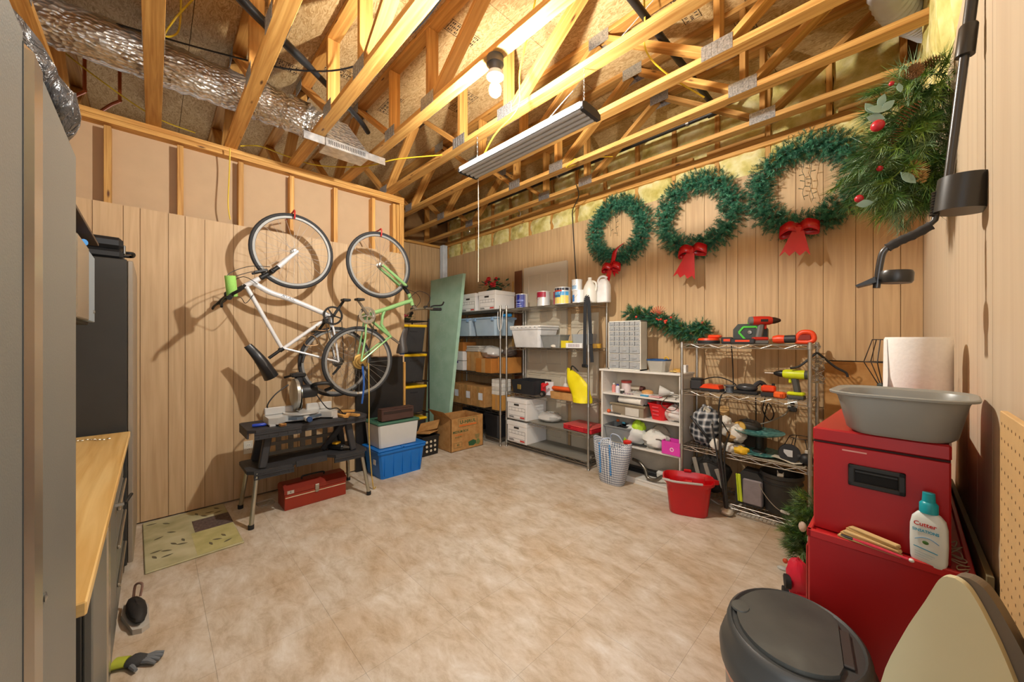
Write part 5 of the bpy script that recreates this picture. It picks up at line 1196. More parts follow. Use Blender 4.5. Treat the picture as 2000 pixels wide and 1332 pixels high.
# --- second shelf (z=.655)
z = .6555
t = thing('grey_drawer_box', 'grey cardboard drawer box holding rolled white goods in a clear bag', 'box', (-1.86, 3.545, z), -3)
MB().tub(0, .11, .34, .22, .36, .25, .004).build('box_body', plain('958872', .6, 0, .1, 12), t); MB().box(-.02, .13, -.127, -.122, .005, .085, .001).build('pale_panel', plain('c6c2b8', .6), t); MB().cb((0, -.118, .108), (.40, .03, .02), .004).build('rim', plain('857a64', .6), t)
for k in range(3): one('white_roll', ('white roll at the front of the grey drawer box', 'white roll in the middle of the grey drawer box', 'white roll at the back of the grey drawer box')[k], 'roll', MB().tube([(-.13, 0, 0), (.13, 0, 0)], .036, 14), plain('dedad0', .7), (-1.85, 3.47 + .07 * k, z + .150), -6, 'white rolls in the drawer box')
one('clear_bag', 'clear plastic bag draped over the white rolls', 'bag', MB().ell((0, 0, .02), (.15, .10, .055), 16, 10, None, .14, 9), plain('e3e1dc', .2, 0, .05, alpha=.35), (-1.84, 3.54, z + .162))
one('purple_packet', 'purple and pink packet at the back end of the drawer box', 'packet', MB().box(-.03, .03, -.05, .05, 0, .06, .004), plain('5a4a72', .5), (-1.99, 3.55, z + .112))
one('orange_ball', 'orange ball at the front end of the second shelf', 'lid', MB().ell((0, 0, .02), (.022, .022, .02), 14, 9), plain('d95a2a', .4), (-2.085, 3.44, z))
one('white_card', 'folded white card standing behind the orange lid', 'card', MB().box(-.03, .03, -.002, .002, 0, .075), plain('d3d0cc', .6), (-2.06, 3.50, z), 20)
one('grey_shears', 'grey handled tool lying in front of the drawer box', 'tool', MB().tube(smoothpath([(-.09, .01, .008), (-.03, 0, .012), (.06, -.01, .008)], 4), .007, 6), plain('5a5650', .5), (-2.0, 3.43, z))
t = thing('red_caddy', 'small red open bin with a ribbed front on the second bookcase shelf', 'bin', (-1.565, 3.515, z), -14)
MB().tub(0, .155, .13, .12, .19, .16, .004, None, .02, .006, .012).build('bin_body', plain('d41f26', .4), t)
for k in range(3): MB().box(-.035, .035, -.079 + .0045 * (2 - k) - .004, -.070, .045 + .035 * k, .058 + .035 * k, .002).build('front_rib', plain('e0525a', .4), t)
one('rag_bag', 'white plastic bag with pink cloth scraps at the shelf end', 'bag', MB().ell((0, 0, .075), (.10, .09, .075), 18, 11, None, .13, 13), textured('rag_bag', 'Noise', [(.35, 'c9928a'), (.5, 'd9cfc8'), (.7, 'ebe8e4')], 12, .6, 0, .5, .01), (-1.435, 3.52, z))
# --- third shelf (z=.365)
z = .3655
t = thing('grey_tool_bin', 'grey bin of black cables and tools on the third bookcase shelf', 'bin', (-1.985, 3.53, z), 0)
MB().tub(0, .165, .26, .18, .30, .24, .004, None, .02, .006, .014).build('bin_body', plain('8b8d8c', .5), t)
for k in range(5): one('cable_coil', ('lowest', 'second', 'third', 'fourth', 'topmost')[k] + ' coil of black cable piled in the grey tool bin', 'cable', MB().tube([((.05 + .004*k)*cos(a*.4), (.05 + .003*k)*sin(a*.4), .006*sin(a)) for a in range(40)], .006, 6), BLACK, (-2.05 + .033 * k, 3.53 + .01 * (k % 2), z + .10 + .016 * k), 30 * k, 'cable coils in the grey bin')
one('orange_plug', 'orange plug on top of the cables in the grey bin', 'plug', MB().cb((0, 0, .012), (.03, .025, .025), .006), plain('d9622a', .5), (-2.03, 3.53, z + .19))
one('teal_plug', 'teal plug on top of the cables in the grey bin', 'plug', MB().cb((0, 0, .012), (.035, .022, .022), .006), plain('2f6f86', .5), (-1.93, 3.47, z + .19))
t = thing('green_white_bag', 'white cloth bundle with a lime green lining heaped on the third shelf', 'bag', (-1.73, 3.52, z), 0)
MB().ell((-.09, 0, .10), (.12, .10, .10), 18, 12, None, .14, 31).build('white_folds', plain('d7d9d4', .7, 0, .05), t); MB().ell((-.06, -.01, .17), (.065, .06, .075), 14, 10, T(), .16, 33).build('lime_lining', plain('a9d02a', .6, 0, .15, 14), t)
MB().ell((.11, -.005, .085), (.13, .10, .085), 18, 12, None, .16, 35).build('white_folds', plain('dcdbd3', .7, 0, .05), t); MB().ell((.13, .07, .14), (.09, .05, .07), 14, 10, None, .1, 37).build('grey_sack', plain('a89f8e', .7), t)
MB().ell((-.165, -.055, .045), (.04, .04, .045), 12, 9, None, .1, 36).build('lime_lining', plain('9cc42c', .6, 0, .2, 14), t)
t = thing('pink_box', 'open bright pink box with a white emblem on the third shelf', 'box', (-1.42, 3.475, z), -2)
MB().tub(0, .12, .17, .14, .17, .14, .003).build('box_body', plain('dd3fae', .5), t); MB().lathe([(.012, 0), (.018, 0), (.018, .001), (.012, .001), (.012, 0)], 18, T(.01, -.0705, .05, rx=90)).build('emblem', WHITE, t)
one('wicker_loop', 'brown cable looped beside the pink box', 'cable', MB().tube([(.055*cos(a*.45), .012*sin(a*1.3), .06 + .05*sin(a*.45)) for a in range(36)], .005, 6), plain('5d5547', .6), (-1.56, 3.45, z))
t = thing('red_hand_tool', 'black hand tool with a red tip lying on the third shelf by the woven bag', 'tool', (-1.80, 3.425, z), 6)
MB().tube([(-.02, 0, .02), (.13, 0, .02)], .011, 8).build('tool_shaft', BLACK, t); MB().cb((-.06, 0, .025), (.08, .05, .045), .012).build('red_tip', plain('d22a1e', .4), t)
# --- bottom shelf
z = .0605
one('vacuum_hose', 'curved grey metal tube on the bottom shelf of the bookcase', 'tube', MB().tube(smoothpath([(-.22, .02, .15), (-.14, -.01, .145), (-.07, -.03, .10), (-.03, -.05, .03), (.05, -.05, .03), (.11, -.04, .075), (.20, -.03, .08)], 6), .017, 10), plain('77736a', .3, .8), (-1.62, 3.475, z))
one('white_packet', 'flat white parcel lying on the bottom shelf behind the curved tube', 'parcel', MB().box(-.13, .13, -.05, .05, 0, .075, .02), plain('d6d3cb', .5), (-1.50, 3.585, z), -6)
one('black_case_low', 'long black case lying on the bottom shelf under the curved tube', 'case', MB().box(-.30, .30, -.04, .04, 0, .045, .008), BLACK, (-1.66, 3.60, z))
# ================================================================== WOVEN BAG, BUCKETS ON THE FLOOR
def weave():
    m, nt, b = newmat('woven_strips'); L = nt.links.new
    uv = N(nt, 'ShaderNodeUVMap'); mp = N(nt, 'ShaderNodeMapping'); mp.inputs['Rotation'].default_value = (0, 0, R(45)); mp.inputs['Scale'].default_value = (62, 62, 1); L(uv.outputs[0], mp.inputs[0])
    ck = N(nt, 'ShaderNodeTexChecker'); ck.inputs['Scale'].default_value = 1; ck.inputs['Color1'].default_value = lin('d0d2d2'); ck.inputs['Color2'].default_value = lin('6c7486'); L(mp.outputs[0], ck.inputs[0])
    L(ck.outputs[0], b.inputs['Base Color']); b.inputs['Roughness'].default_value = .45
    bp = N(nt, 'ShaderNodeBump'); bp.inputs['Strength'].default_value = .5; bp.inputs['Distance'].default_value = .004; L(ck.outputs['Fac'], bp.inputs['Height']); L(bp.outputs[0], b.inputs['Normal']); return m
t = thing('woven_bag', 'grey and white woven plastic bag with blue handle straps on the floor', 'bag', (-1.955, 3.285, 0), -4)
mb = MB(); ring = []; H = .41; n = 40
for (k, (w, d, z)) in enumerate(((.24, .14, 0), (.26, .16, .02), (.32, .18, .15), (.38, .20, .28), (.43, .21, .40))):
    pr = []
    for j in range(n):
        a = 2 * pi * j / n; e = .35 if z < .3 else .5; c_, s_ = cos(a), sin(a); c_ = math.copysign(abs(c_) ** (e * 2), c_); s_ = math.copysign(abs(s_) ** (e * 2), s_)
        pr.append((w / 2 * c_, d / 2 * s_, z + (.03 * cos(2 * a) if z > .35 else 0)))
    ring.append(pr)
vs = [p for r_ in ring for p in r_]; fs = []; us = []
per = 1.2
for i in range(len(ring) - 1):
    for j in range(n):
        j2 = (j + 1) % n; fs.append((i*n+j, i*n+j2, (i+1)*n+j2, (i+1)*n+j)); us.append([(per*j/n, vs[i*n+j][2]), (per*(j+1)/n, vs[i*n+j][2]), (per*(j+1)/n, vs[(i+1)*n+j][2]), (per*j/n, vs[(i+1)*n+j][2])])
fs.append(tuple(range(n))); us.append([(0, 0)] * n); mb.add(vs, fs, us, True)
wbag = mb.build('bag_body', weave(), t); sm = wbag.modifiers.new('thickness', 'SOLIDIFY'); sm.thickness = .004; sm.offset = -1
BS = plain('3b86c4', .5)
for x in (-.075, .045):
    st_ = MB()
    for k in range(11): st_.bar((x, -.088 - .0018 * k, .10 + .028 * k), (x, -.090 - .0018 * k, .122 + .028 * k), .016, .004, (0, -1, 0))
    st_.build('strap', BS, t, kind='stuff')
MB().tube(smoothpath([(-.075, -.105, .38), (-.06, -.08, .43), (-.01, -.04, .445), (.03, -.07, .435), (.045, -.105, .39)], 5), .007, 6).build('bag_handle', plain('b9c4d6', .5), t)
MB().tube(smoothpath([(-.08, .09, .40), (-.05, .07, .46), (.03, .06, .46), (.06, .09, .40)], 5), .007, 6).build('bag_handle', plain('b9c4d6', .5), t)
t = thing('red_mop_bucket', 'red plastic mop bucket with a grey bail handle on the floor', 'bucket', (-1.185, 3.18, 0), 22)
RD = plain('c40f18', .3, 0, .03)
MB().lathe([(0, 0), (.118, 0), (.128, .012), (.150, .24), (.172, .262), (.174, .282), (.166, .285), (.150, .255), (.142, .236), (.121, .016), (0, .014)], 36, None, 1.12, .82, True, .22).build('bucket_body', RD, t)
MB().prism([(.12, -.05), (.20, -.02), (.225, 0), (.20, .02), (.12, .05)], .255, .287, T()).build('pour_spout', RD, t)
MB().tube(smoothpath([(-.14, -.105, .275), (-.19, -.12, .284), (-.10, -.155, .285), (.02, -.16, .29), (.10, -.145, .287)], 6), .009, 8).build('bail', plain('b3aaa4', .5), t)
for s_ in (-1, 1): MB().box(-.03, .03, .135 * s_ - .012, .135 * s_ + .012, .28, .305, .006).build('ear', RD, t)
t = thing('black_bucket', 'black plastic bucket with a wire bail on the bottom shelf of the tool rack', 'bucket', (-.605, 3.50, .093), 0)
MB().lathe([(0, 0), (.105, 0), (.11, .008), (.133, .27), (.141, .275), (.142, .30), (.136, .302), (.13, .29), (.106, .012), (0, .010)], 32).build('bucket_body', plain('2b2b2a', .5, 0, .1), t)
MB().lathe([(.131, .225), (.137, .228), (.137, .236), (.131, .238)], 32).build('rim_band', plain('242423', .5), t)
MB().tube(smoothpath([(-.142, -.01, .27), (-.13, -.09, .20), (-.06, -.15, .12), (.02, -.16, .06), (.10, -.12, .05)], 6), .003, 6).build('bail', STEEL, t)
MB().bar((.02, -.165, .062), (.075, -.15, .048), .02, .02, b=.006).build('bail_grip', plain('c9c6bf', .5), t)
t = thing('white_clip_tag', 'white notched plastic clip hooked on the rim of the black bucket', 'clip', (-.60, 3.425, .345), -10)
MB().prism([(-.025, 0), (.03, 0), (.022, .03), (.022, .075), (.012, .06), (-.01, .06), (-.02, .078), (-.02, .03)], -.003, .003, T(rx=90)).build('clip_plate', plain('c9bfae', .5), t)
# ================================================================== TOOL RACK CONTENTS
ORG = plain('e8481e', .4); DRK = plain('2b2b2d', .5)
z = 1.388
t = thing('orange_sander', 'orange and black disc tool lying beside the end of the pine garland', 'tool', (-1.13, 3.50, z), 0)
MB().lathe([(0, 0), (.085, 0), (.09, .01), (.088, .028), (0, .028)], 26).build('base_disc', DRK, t); MB().lathe([(0, .029), (.086, .029), (.082, .045), (.06, .05), (0, .05)], 26).build('orange_ring', ORG, t); MB().cb((.05, 0, .062), (.10, .07, .028), .01).build('orange_grip', ORG, t)
t = thing('orange_battery', 'small orange and black battery pack on the top shelf of the tool rack', 'battery', (-.975, 3.47, z), 10)
MB().cb((0, 0, .028), (.085, .07, .055), .008).build('battery_body', DRK, t); MB().cb((0, -.034, .03), (.05, .006, .022), .002).build('orange_panel', ORG, t)
t = thing('battery_charger', 'flat black charger with orange print in front of the green striped box', 'charger', (-.845, 3.42, z), 4)
MB().cb((0, 0, .022), (.17, .08, .042), .008).build('charger_body', DRK, t); MB().box(-.05, .05, -.0408, -.040, .018, .032).build('orange_print', ORG, t)
t = thing('tape_measure_box', 'dark grey octagonal case with bright green stripes on the tool rack', 'case', (-.83, 3.575, z), 6)
oc = [(-.12, .05), (-.085, .01), (.085, .01), (.12, .05), (.12, .12), (.085, .165), (-.085, .165), (-.12, .12)]
MB().prism(oc, -.045, .045, T(rx=90)).build('case_body', plain('3c423e', .5), t)
GS = plain('57d63c', .45); mb = MB()
for s_ in (-1, 1):
    mb.bar((.035 * s_, -.048, .04), (.078 * s_, -.048, .095), .014, .006, (0, -1, 0)); mb.bar((.078 * s_, -.048, .095), (.045 * s_, -.048, .14), .014, .006, (0, -1, 0))
mb.bar((-.045, -.048, .14), (.045, -.048, .14), .014, .006, (0, -1, 0)); mb.build('green_stripes', GS, t, kind='stuff')
MB().cb((0, 0, .175), (.04, .05, .03), .008).build('green_top', GS, t); MB().lathe([(0, 0), (.018, 0), (.015, .006), (0, .007)], 16, T(0, -.046, .095, rx=90)).build('centre_cap', STEEL, t)
MB().cb((-.11, -.02, .02), (.08, .07, .035), .01).build('teal_foot', plain('4a9a86', .5), t)
def drill(name, lbl, loc, rz, bodyc, gripc, chuckc, bit=True, ry=0, rx=0, mark=None):
    t = thing(name, lbl, 'drill', loc, rz, None, rx, ry)
    BM, GM = plain(bodyc, .4), plain(gripc, .55)
    MB().tube([(-.085, 0, .185), (-.08, 0, .185), (-.02, 0, .185), (.04, 0, .185), (.055, 0, .185)], [.022, .033, .036, .034, .028], 16).build('motor_housing', BM, t)
    MB().tube([(-.105, 0, .185), (-.10, 0, .185), (-.078, 0, .185)], [.018, .03, .0335], 16).build('rear_cap', GM, t)
    MB().tube([(.055, 0, .185), (.075, 0, .185), (.10, 0, .185), (.115, 0, .185)], [.027, .026, .018, .010], 14).build('chuck', plain(chuckc, .35, .3), t)
    if bit: MB().tube([(.115, 0, .185), (.175, 0, .185)], .004, 6).build('drill_bit', STEEL, t)
    MB().bar((-.015, 0, .165), (-.035, 0, .045), .036, .042, (1, 0, 0), .010).build('grip', GM, t)
    MB().cb((.012, 0, .135), (.018, .016, .035), .005).build('trigger', BM, t)
    MB().cb((-.025, 0, .042), (.105, .062, .026), .008).build('battery_mount', BM, t); MB().cb((-.025, 0, .015), (.105, .064, .028), .006).build('battery', GM, t)
    MB().box(-.03, .02, -.0365, -.035, .175, .195, .001).build('name_patch', plain('20201e', .5), t)
    if mark: text(mark, .014, plain(bodyc, .4), t, T(-.005, -.0368, .185, rx=90), 'name_mark')
    return t
drill('cordless_drill', 'yellow green cordless drill standing on the second shelf of the tool rack', (-.53, 3.44, .978), 180 - 4, 'd2df1c', '4a4b48', '232323', True)
drill('cordless_driver', 'red and grey cordless driver standing upright in front of the green striped case', (-.715, 3.46, z), 30, 'c22c1c', '6a6a68', '3d2a20', False)
t = thing('orange_saw', 'orange and black reciprocating tool lying at the end of the top shelf', 'saw', (-.53, 3.47, z), -3)
MB().tube([(-.13, 0, .035), (-.125, 0, .036), (-.09, 0, .038), (-.05, 0, .038)], [.012, .026, .034, .03], 16).build('orange_nose', ORG, t); MB().tube([(-.05, 0, .038), (.02, 0, .04)], .03, 14).build('black_neck', DRK, t)
g_ = MB(); g_.tube(smoothpath([(.02, 0, .03), (.05, 0, .085), (.11, 0, .085), (.125, 0, .04), (.10, 0, .018), (.03, 0, .018), (.02, 0, .03)], 5)[:-1], .018, 10, True); g_.build('orange_handle', ORG, t); MB().cb((.07, 0, .05), (.09, .03, .05), .008).build('red_inset', plain('8a2416', .5), t)
# second shelf
z = .978
t = thing('black_charger', 'black battery charger at the end of the second shelf near the bookcase', 'charger', (-1.225, 3.50, z), 8)
MB().cb((0, 0, .045), (.10, .11, .088), .012).build('charger_body', DRK, t); MB().cb((0, -.01, .095), (.09, .08, .018), .006).build('battery_slot', BLACK, t)
t = thing('orange_charger', 'low orange power tool case lying on the second shelf', 'case', (-1.09, 3.46, z), -6)
MB().cb((0, 0, .014), (.17, .10, .026), .006).build('case_base', DRK, t); MB().prism([(-.085, 0), (.08, 0), (.07, .03), (-.05, .034)], -.048, .048, T(0, 0, .027, rx=90)).build('case_top', ORG, t)
one('wire_spool', 'grey spool of wire standing behind the low orange case', 'spool', MB().lathe([(0, 0), (.045, 0), (.045, .006), (.03, .01), (.03, .05), (.045, .054), (.045, .06), (0, .06)], 20), plain('6d747a', .4, .4), (-.965, 3.50, z))
t = thing('black_sander', 'black corded sander lying in the middle of the second shelf', 'sander', (-.84, 3.50, z), 0)
MB().cb((0, 0, .014), (.18, .11, .026), .006).build('sanding_plate', BLACK, t); MB().ell((0, 0, .05), (.08, .05, .035), 16, 10).build('sander_body', plain('3a3b3c', .3), t); MB().tube(smoothpath([(.05, 0, .06), (.09, .02, .10), (.13, .04, .06)], 4), .018, 8).build('handle', DRK, t)
t = thing('orange_pack', 'orange square battery pack standing beside the yellow green drill', 'battery', (-.68, 3.455, z), 5)
MB().cb((0, 0, .018), (.10, .08, .034), .006).build('pack_base', DRK, t); MB().cb((0, 0, .062), (.095, .075, .052), .012).build('pack_top', ORG, t); MB().cb((.03, 0, .095), (.02, .03, .02), .004).build('latch', BLACK, t)
t = thing('orange_clip_pack', 'small bright orange block lying against the drill base', 'block', (-.60, 3.41, z), -12); MB().cb((0, 0, .025), (.075, .05, .048), .01).build('block_body', plain('f0682a', .45), t); MB().cb((.02, -.025, .025), (.02, .006, .02), .002).build('block_slot', plain('b8421a', .5), t)
# cords hanging through the rack
for k, (p, l) in enumerate((
    ([(-.98, 3.60, 1.39), (-.985, 3.66, 1.2), (-.98, 3.66, 1.02), (-.95, 3.60, .985), (-.85, 3.58, .988)], 'black cord hanging straight down between the top two shelves of the tool rack'),
    ([(-.98, 3.45, .982), (-.99, 3.345, .95), (-1.0, 3.35, .80), (-.96, 3.40, .68), (-.95, 3.45, .64)], 'black cord hanging over the front of the second shelf of the tool rack'),
    ([(-.84, 3.60, .99), (-.835, 3.74, .96), (-.83, 3.75, .8), (-.82, 3.70, .62)], 'black cord hanging down the wall behind the middle of the tool rack'),
    ([(-.78, 3.60, .985), (-.76, 3.74, .95), (-.78, 3.75, .82), (-.73, 3.74, .74), (-.70, 3.74, .80), (-.74, 3.74, .88), (-.77, 3.73, .72), (-.76, 3.66, .6)], 'looped black cord hanging beside the middle wall cord'),
    ([(-.60, 3.815, .86), (-.63, 3.76, .80), (-.72, 3.68, .74), (-.80, 3.62, .71)], 'grey cord plugged into the wall outlet behind the tool rack'),
    ([(-1.2, 3.50, 1.06), (-1.10, 3.60, 1.09), (-.98, 3.60, 1.06), (-.90, 3.56, 1.0)], 'black cord arching over the low orange case'))):
    one('power_cord', l, 'cord', MB().tube(smoothpath(p, 7), .005, 6), plain('8d8a80', .5) if k == 4 else BLACK)
ot = outlet('wall_outlet', 'cream power outlet on the back wall behind the tool rack', (-.586, YB, .905), 180)
# rebuild for a wall facing the room
MB().cb((0, .016, -.022), (.03, .02, .03), .005).build('plug', BLACK, ot); MB().cb((0, .018, -.062), (.06, .028, .035), .004).build('adapter', plain('2a2a2a', .5), ot)
t = thing('coat_hanger', 'dark plastic coat hanger hooked on the end of the tool rack', 'hanger', (-.385, 3.45, 1.25), 20)
MB().tube(smoothpath([(-.16, 0, -.04), (-.10, 0, -.02), (-.02, 0, .06), (0, 0, .075), (.02, 0, .06), (.10, 0, -.02), (.16, 0, -.06), (.17, 0, -.09)], 5), .008, 8).build('hanger_body', DRK, t); MB().tube(smoothpath([(0, 0, .075), (0, 0, .10), (.02, 0, .12), (0, 0, .14), (-.02, 0, .125)], 4), .003, 6).build('hook', STEEL, t)
one('wire_bundle', 'tangle of bright bare wire hanging on the end post of the tool rack', 'wire', MB().tube([(.03*cos(a*1.1) + .01*sin(a*.37), .02*sin(a*1.7), .09*sin(a*.21)) for a in range(120)], .002, 4), CHROME, (-.375, 3.42, 1.20))
# third shelf
z = .493
t = thing('plaid_bag', 'grey plaid cloth bag slumped at the end of the third shelf', 'bag', (-1.165, 3.53, z), 0)
def plaid():
    m, nt, b = newmat('plaid_cloth'); L = nt.links.new; tc = N(nt, 'ShaderNodeTexCoord'); c = None
    for (d, sc) in (('X', 38), ('Z', 38)):
        w = N(nt, 'ShaderNodeTexWave', bands_direction=d); w.inputs['Scale'].default_value = sc / 6.28; w.inputs['Distortion'].default_value = 1.2; w.inputs['Detail'].default_value = 1; L(tc.outputs['Object'], w.inputs[0])
        r_ = ramp(nt, w.outputs['Fac'], [(.25, lin('24272c')), (.65, lin('6a7078')), (.95, lin('d6d6d4'))])
        if c is None: c = r_
        else:
            mx = N(nt, 'ShaderNodeMix', data_type='RGBA'); mx.inputs['Factor'].default_value = .5; L(c, mx.inputs['A']); L(r_, mx.inputs['B']); c = mx.outputs['Result']
    L(c, b.inputs['Base Color']); b.inputs['Roughness'].default_value = .8; return m
MB().ell((0, 0, .16), (.115, .12, .165), 26, 18, None, .17, 41).build('bag_body', plaid(), t)
MB().tube(smoothpath([(-.09, -.10, .25), (-.03, -.14, .20), (.05, -.13, .10), (.07, -.1, .02)], 5), .010, 6).build('bag_strap', BLACK, t)
MB().ell((.02, .0, .30), (.05, .05, .035), 12, 8, None, .12, 42).build('bag_top', plain('cfc7b4', .7), t)
t = thing('white_gloves', 'heap of white cloth gloves with tan cuffs beside the plaid bag', 'gloves', (-.965, 3.50, z), 0)
GL = plain('ddd8cc', .8, 0, .05)
for k, (x, y, zz, r_) in enumerate(((0, .03, .16, .075), (-.03, -.02, .24, .05), (.06, -.02, .14, .07), (-.08, -.08, .04, .055), (.03, -.09, .04, .045))): MB().ell((x, y, zz), (r_, r_ * .8, r_ * .85), 14, 10, None, .16, 50 + k).build('glove', GL, t)
for k, (x, y, zz) in enumerate(((-.04, .02, .30), (.02, -.03, .11))): MB().lathe([(0, 0), (.036, 0), (.04, .05), (0, .05)], 14, T(x, y, zz, rx=40, ry=20 * k)).build('tan_cuff', plain('b28f5c', .8), t)
one('yellow_glove', 'crumpled yellow rubber glove at the front of the third shelf', 'glove', MB().ell((0, 0, .035), (.06, .04, .035), 14, 9, None, .16, 61), plain('e0b422', .6), (-.86, 3.405, z))
t = thing('respirator', 'dark respirator mask with a yellow filter behind the teal plates', 'mask', (-.86, 3.63, z + .135), 0)
MB().ell((0, 0, .06), (.10, .06, .06), 16, 10, None, .08, 63).build('mask_body', plain('332e28', .6), t); MB().lathe([(0, 0), (.045, 0), (.05, .012), (.045, .025), (0, .028)], 18, T(-.05, -.05, .05, rx=75)).build('yellow_filter', plain('d3a53c', .5), t)
one('book_stack', 'closed brown toolbox supporting the respirator at the back of the third shelf', 'box', MB().box(-.12, .12, -.05, .05, 0, .132, .004), plain('4a3c2c', .6), (-.86, 3.65, z + .001))
t = thing('teal_plate_stand', 'two tier stand of teal mottled plates on the third shelf', 'plate stand', (-.76, 3.525, z), 0)
TEAL = textured('teal_glaze', 'Noise', [(.35, '1f4f50'), (.55, '4f8f8c'), (.75, '86b6ae')], 40, .3, 0, .3, .003)
MB().lathe([(0, .012), (.15, .022), (.155, .026), (.15, .030), (0, .018)], 32, T(.02, -.0, 0)).build('lower_plate', TEAL, t); MB().lathe([(0, .150), (.12, .165), (.172, .185), (.175, .19), (.168, .190), (0, .158)], 36).build('upper_plate', TEAL, t)
MB().lathe([(.05, .02), (.05, .03), (.022, .05), (.022, .145), (.04, .155)], 18).build('stem', plain('2c302e', .5), t)
one('wire_reel', 'shiny reel of fine wire standing in front of the teal plates', 'reel', MB().lathe([(.0, 0), (.055, 0), (.057, .005), (.052, .008), (.052, .062), (.057, .065), (.055, .07), (0, .07)], 22), plain('a9a296', .35, .7), (-.895, 3.44, z))
t = thing('white_flat_tile', 'curled off white paper sheet lying on a grey board on the third shelf', 'sheet', (-.70, 3.43, z), -2)
MB().box(-.22, .26, -.055, .10, 0, .008, .001).build('board', plain('a49a88', .6), t)
for (x0, x1) in ((-.21, -.03), (.05, .24)):
    vs = []; fs = []
    for i in range(9):
        a = i / 8; vs += [(x0 + (x1 - x0) * a, -.055, .012 + .03 * abs(cos(a * 2.2))), (x0 + (x1 - x0) * a, .06, .012 + .02 * abs(cos(a * 2.2)))]
    for i in range(8): fs.append((2*i, 2*i+2, 2*i+3, 2*i+1))
    o = MB().add(vs, fs, None, True).build('curled_sheet', plain('dcd5c4', .6), t)
t = thing('black_base_fixture', 'black round fixture lying on edge with a white label plate', 'fixture', (-.545, 3.43, z), 0)
MB().lathe([(0, -.012), (.066, -.012), (.07, 0), (.066, .012), (0, .012)], 28, T(0, 0, .075, rx=80, rz=12)).build('round_base', plain('26282a', .4), t); MB().cb((-.005, -.016, .078), (.055, .004, .05), .001, T(0, 0, 0)).build('label_plate', plain('c9ccd0', .5), t); MB().ell((.10, 0, .05), (.045, .04, .045), 14, 9).build('fixture_head', BLACK, t); MB().tube([(.05, 0, .07), (.10, 0, .055)], .02, 8).build('fixture_arm', DRK, t)
t = thing('wire_basket', 'small black wire basket frame upside down at the end of the third shelf', 'basket', (-.50, 3.60, z + .002), 0)
mb = MB()
for (r_, zz) in ((.095, .006), (.07, .17)): mb.tube([(r_*cos(k*pi/10), r_*sin(k*pi/10), zz) for k in range(20)], .003, 5, True)
for k in range(6): a = k * pi / 3; mb.tube([(.095*cos(a), .095*sin(a), .006), (.105*cos(a), .105*sin(a), .09), (.07*cos(a), .07*sin(a), .17)], .003, 5)
mb.build('basket_wires', BLACK, t)
one('white_bracket', 'white metal bracket beside the black round fixture', 'bracket', MB().box(-.012, .012, -.01, .01, 0, .11, .002).box(-.03, .08, -.01, .01, 0, .012, .002), plain('d3cdbf', .5), (-.445, 3.47, z))
# bottom shelf
z = .093
t = thing('dark_backpack', 'dark cloth bag with grey flaps crammed at the end of the bottom rack shelf', 'bag', (-1.12, 3.52, z), 0)
MB().ell((0, 0, .15), (.155, .13, .15), 18, 12, None, .12, 71).build('bag_body', plain('2a2825', .8), t)
for k in range(3): MB().bar((-.10 + .09 * k, -.115, .30 - .03 * k), (-.04 + .09 * k, -.135, .10), .035, .012, (0, -1, 0), .004).build('grey_flap', plain('8a8478', .7), t)
t = thing('grey_backpack', 'grey and lime backpack standing on the bottom rack shelf', 'backpack', (-.80, 3.49, z), 0)
MB().prism([(-.10, 0), (.085, 0), (.095, .05), (.09, .22), (.05, .27), (-.05, .275), (-.10, .2)], -.07, .07, T(rx=90)).build('pack_body', plain('2c2c2c', .7), t)
MB().cb((.02, -.073, .115), (.135, .02, .20), .009).build('grey_pocket', plain('857d80', .6, 0, .08, 14, .5, 20), t)
for k in range(2): MB().bar((-.075 - .018 * k, -.075, .24), (-.058 - .018 * k, -.078, .02), .022 - .012 * k, .012, (0, -1, 0), .003).build('lime_strip', plain('c0d22a', .55), t)
t = thing('black_foil_pole', 'bundle of black wrapped poles standing before the tool rack shelves', 'pole', (-.99, 3.33, 0), 0)
for k, (dx, h_) in enumerate(((-.03, .72), (0, .80), (.03, .66))):
    MB().tube(smoothpath([(dx * .3 + .05, 0, .015), (dx * .5 + .03, .0, .25), (dx, .012, .5), (dx * 2.2, .02, h_)], 5), .012 if k == 1 else .007, 8).build('wrapped_rod', plain('33312e', .35, .2, .2, 30, .5, 40), t)
MB().ell((.05, -.0, .03), (.05, .04, .03), 12, 8, None, .15, 75).build('wrapped_foot', plain('c9c2b4', .4, .3), t)
# ================================================================== RED CHESTS AND WHAT STANDS ON THEM
RED = plain('b01d1f', .38, .1, .05, 4); REDD = plain('9c1a1c', .4, .1, .05, 4)
t = thing('lower_tool_chest', 'large red metal tool chest standing on the floor at the right wall', 'tool chest', (-.012, 1.575, 0), -1)
MB().box(-.135, .135, -.37, .37, .09, .925, .004).build('chest_body', RED, t)
rim = MB()
for (a, b_, c_, d_) in ((-.137, .137, -.374, -.362), (-.137, .137, .362, .374), (-.137, -.127, -.374, .374), (.127, .137, -.374, .374)): rim.box(a, b_, c_, d_, .918, .937, .002)
rim.build('top_lip', plain('c0282a', .35, .1, .05), t)
MB().box(-.127, .127, -.362, .362, .926, .9285).build('top_panel', RED, t)
for k in range(4): d = MB().box(-.142, -.1355, -.35, .35, .12 + .195 * k, .30 + .195 * k, .003).build('drawer', REDD, t); MB().box(-.150, -.142, -.28, .28, .275 + .195 * k, .292 + .195 * k, .003).build('drawer_pull', STEEL, d)
for (x, y) in ((-.1, -.3), (.1, -.3), (-.1, .3), (.1, .3)):
    c_ = MB().bar((x, y, .09), (x, y, .06), .05, .05).build('caster', STEEL, t); MB().lathe([(0, -.014), (.034, -.014), (.034, .014), (0, .014)], 18, T(x, y, .034, rx=90)).build('wheel', RUBBER, c_)
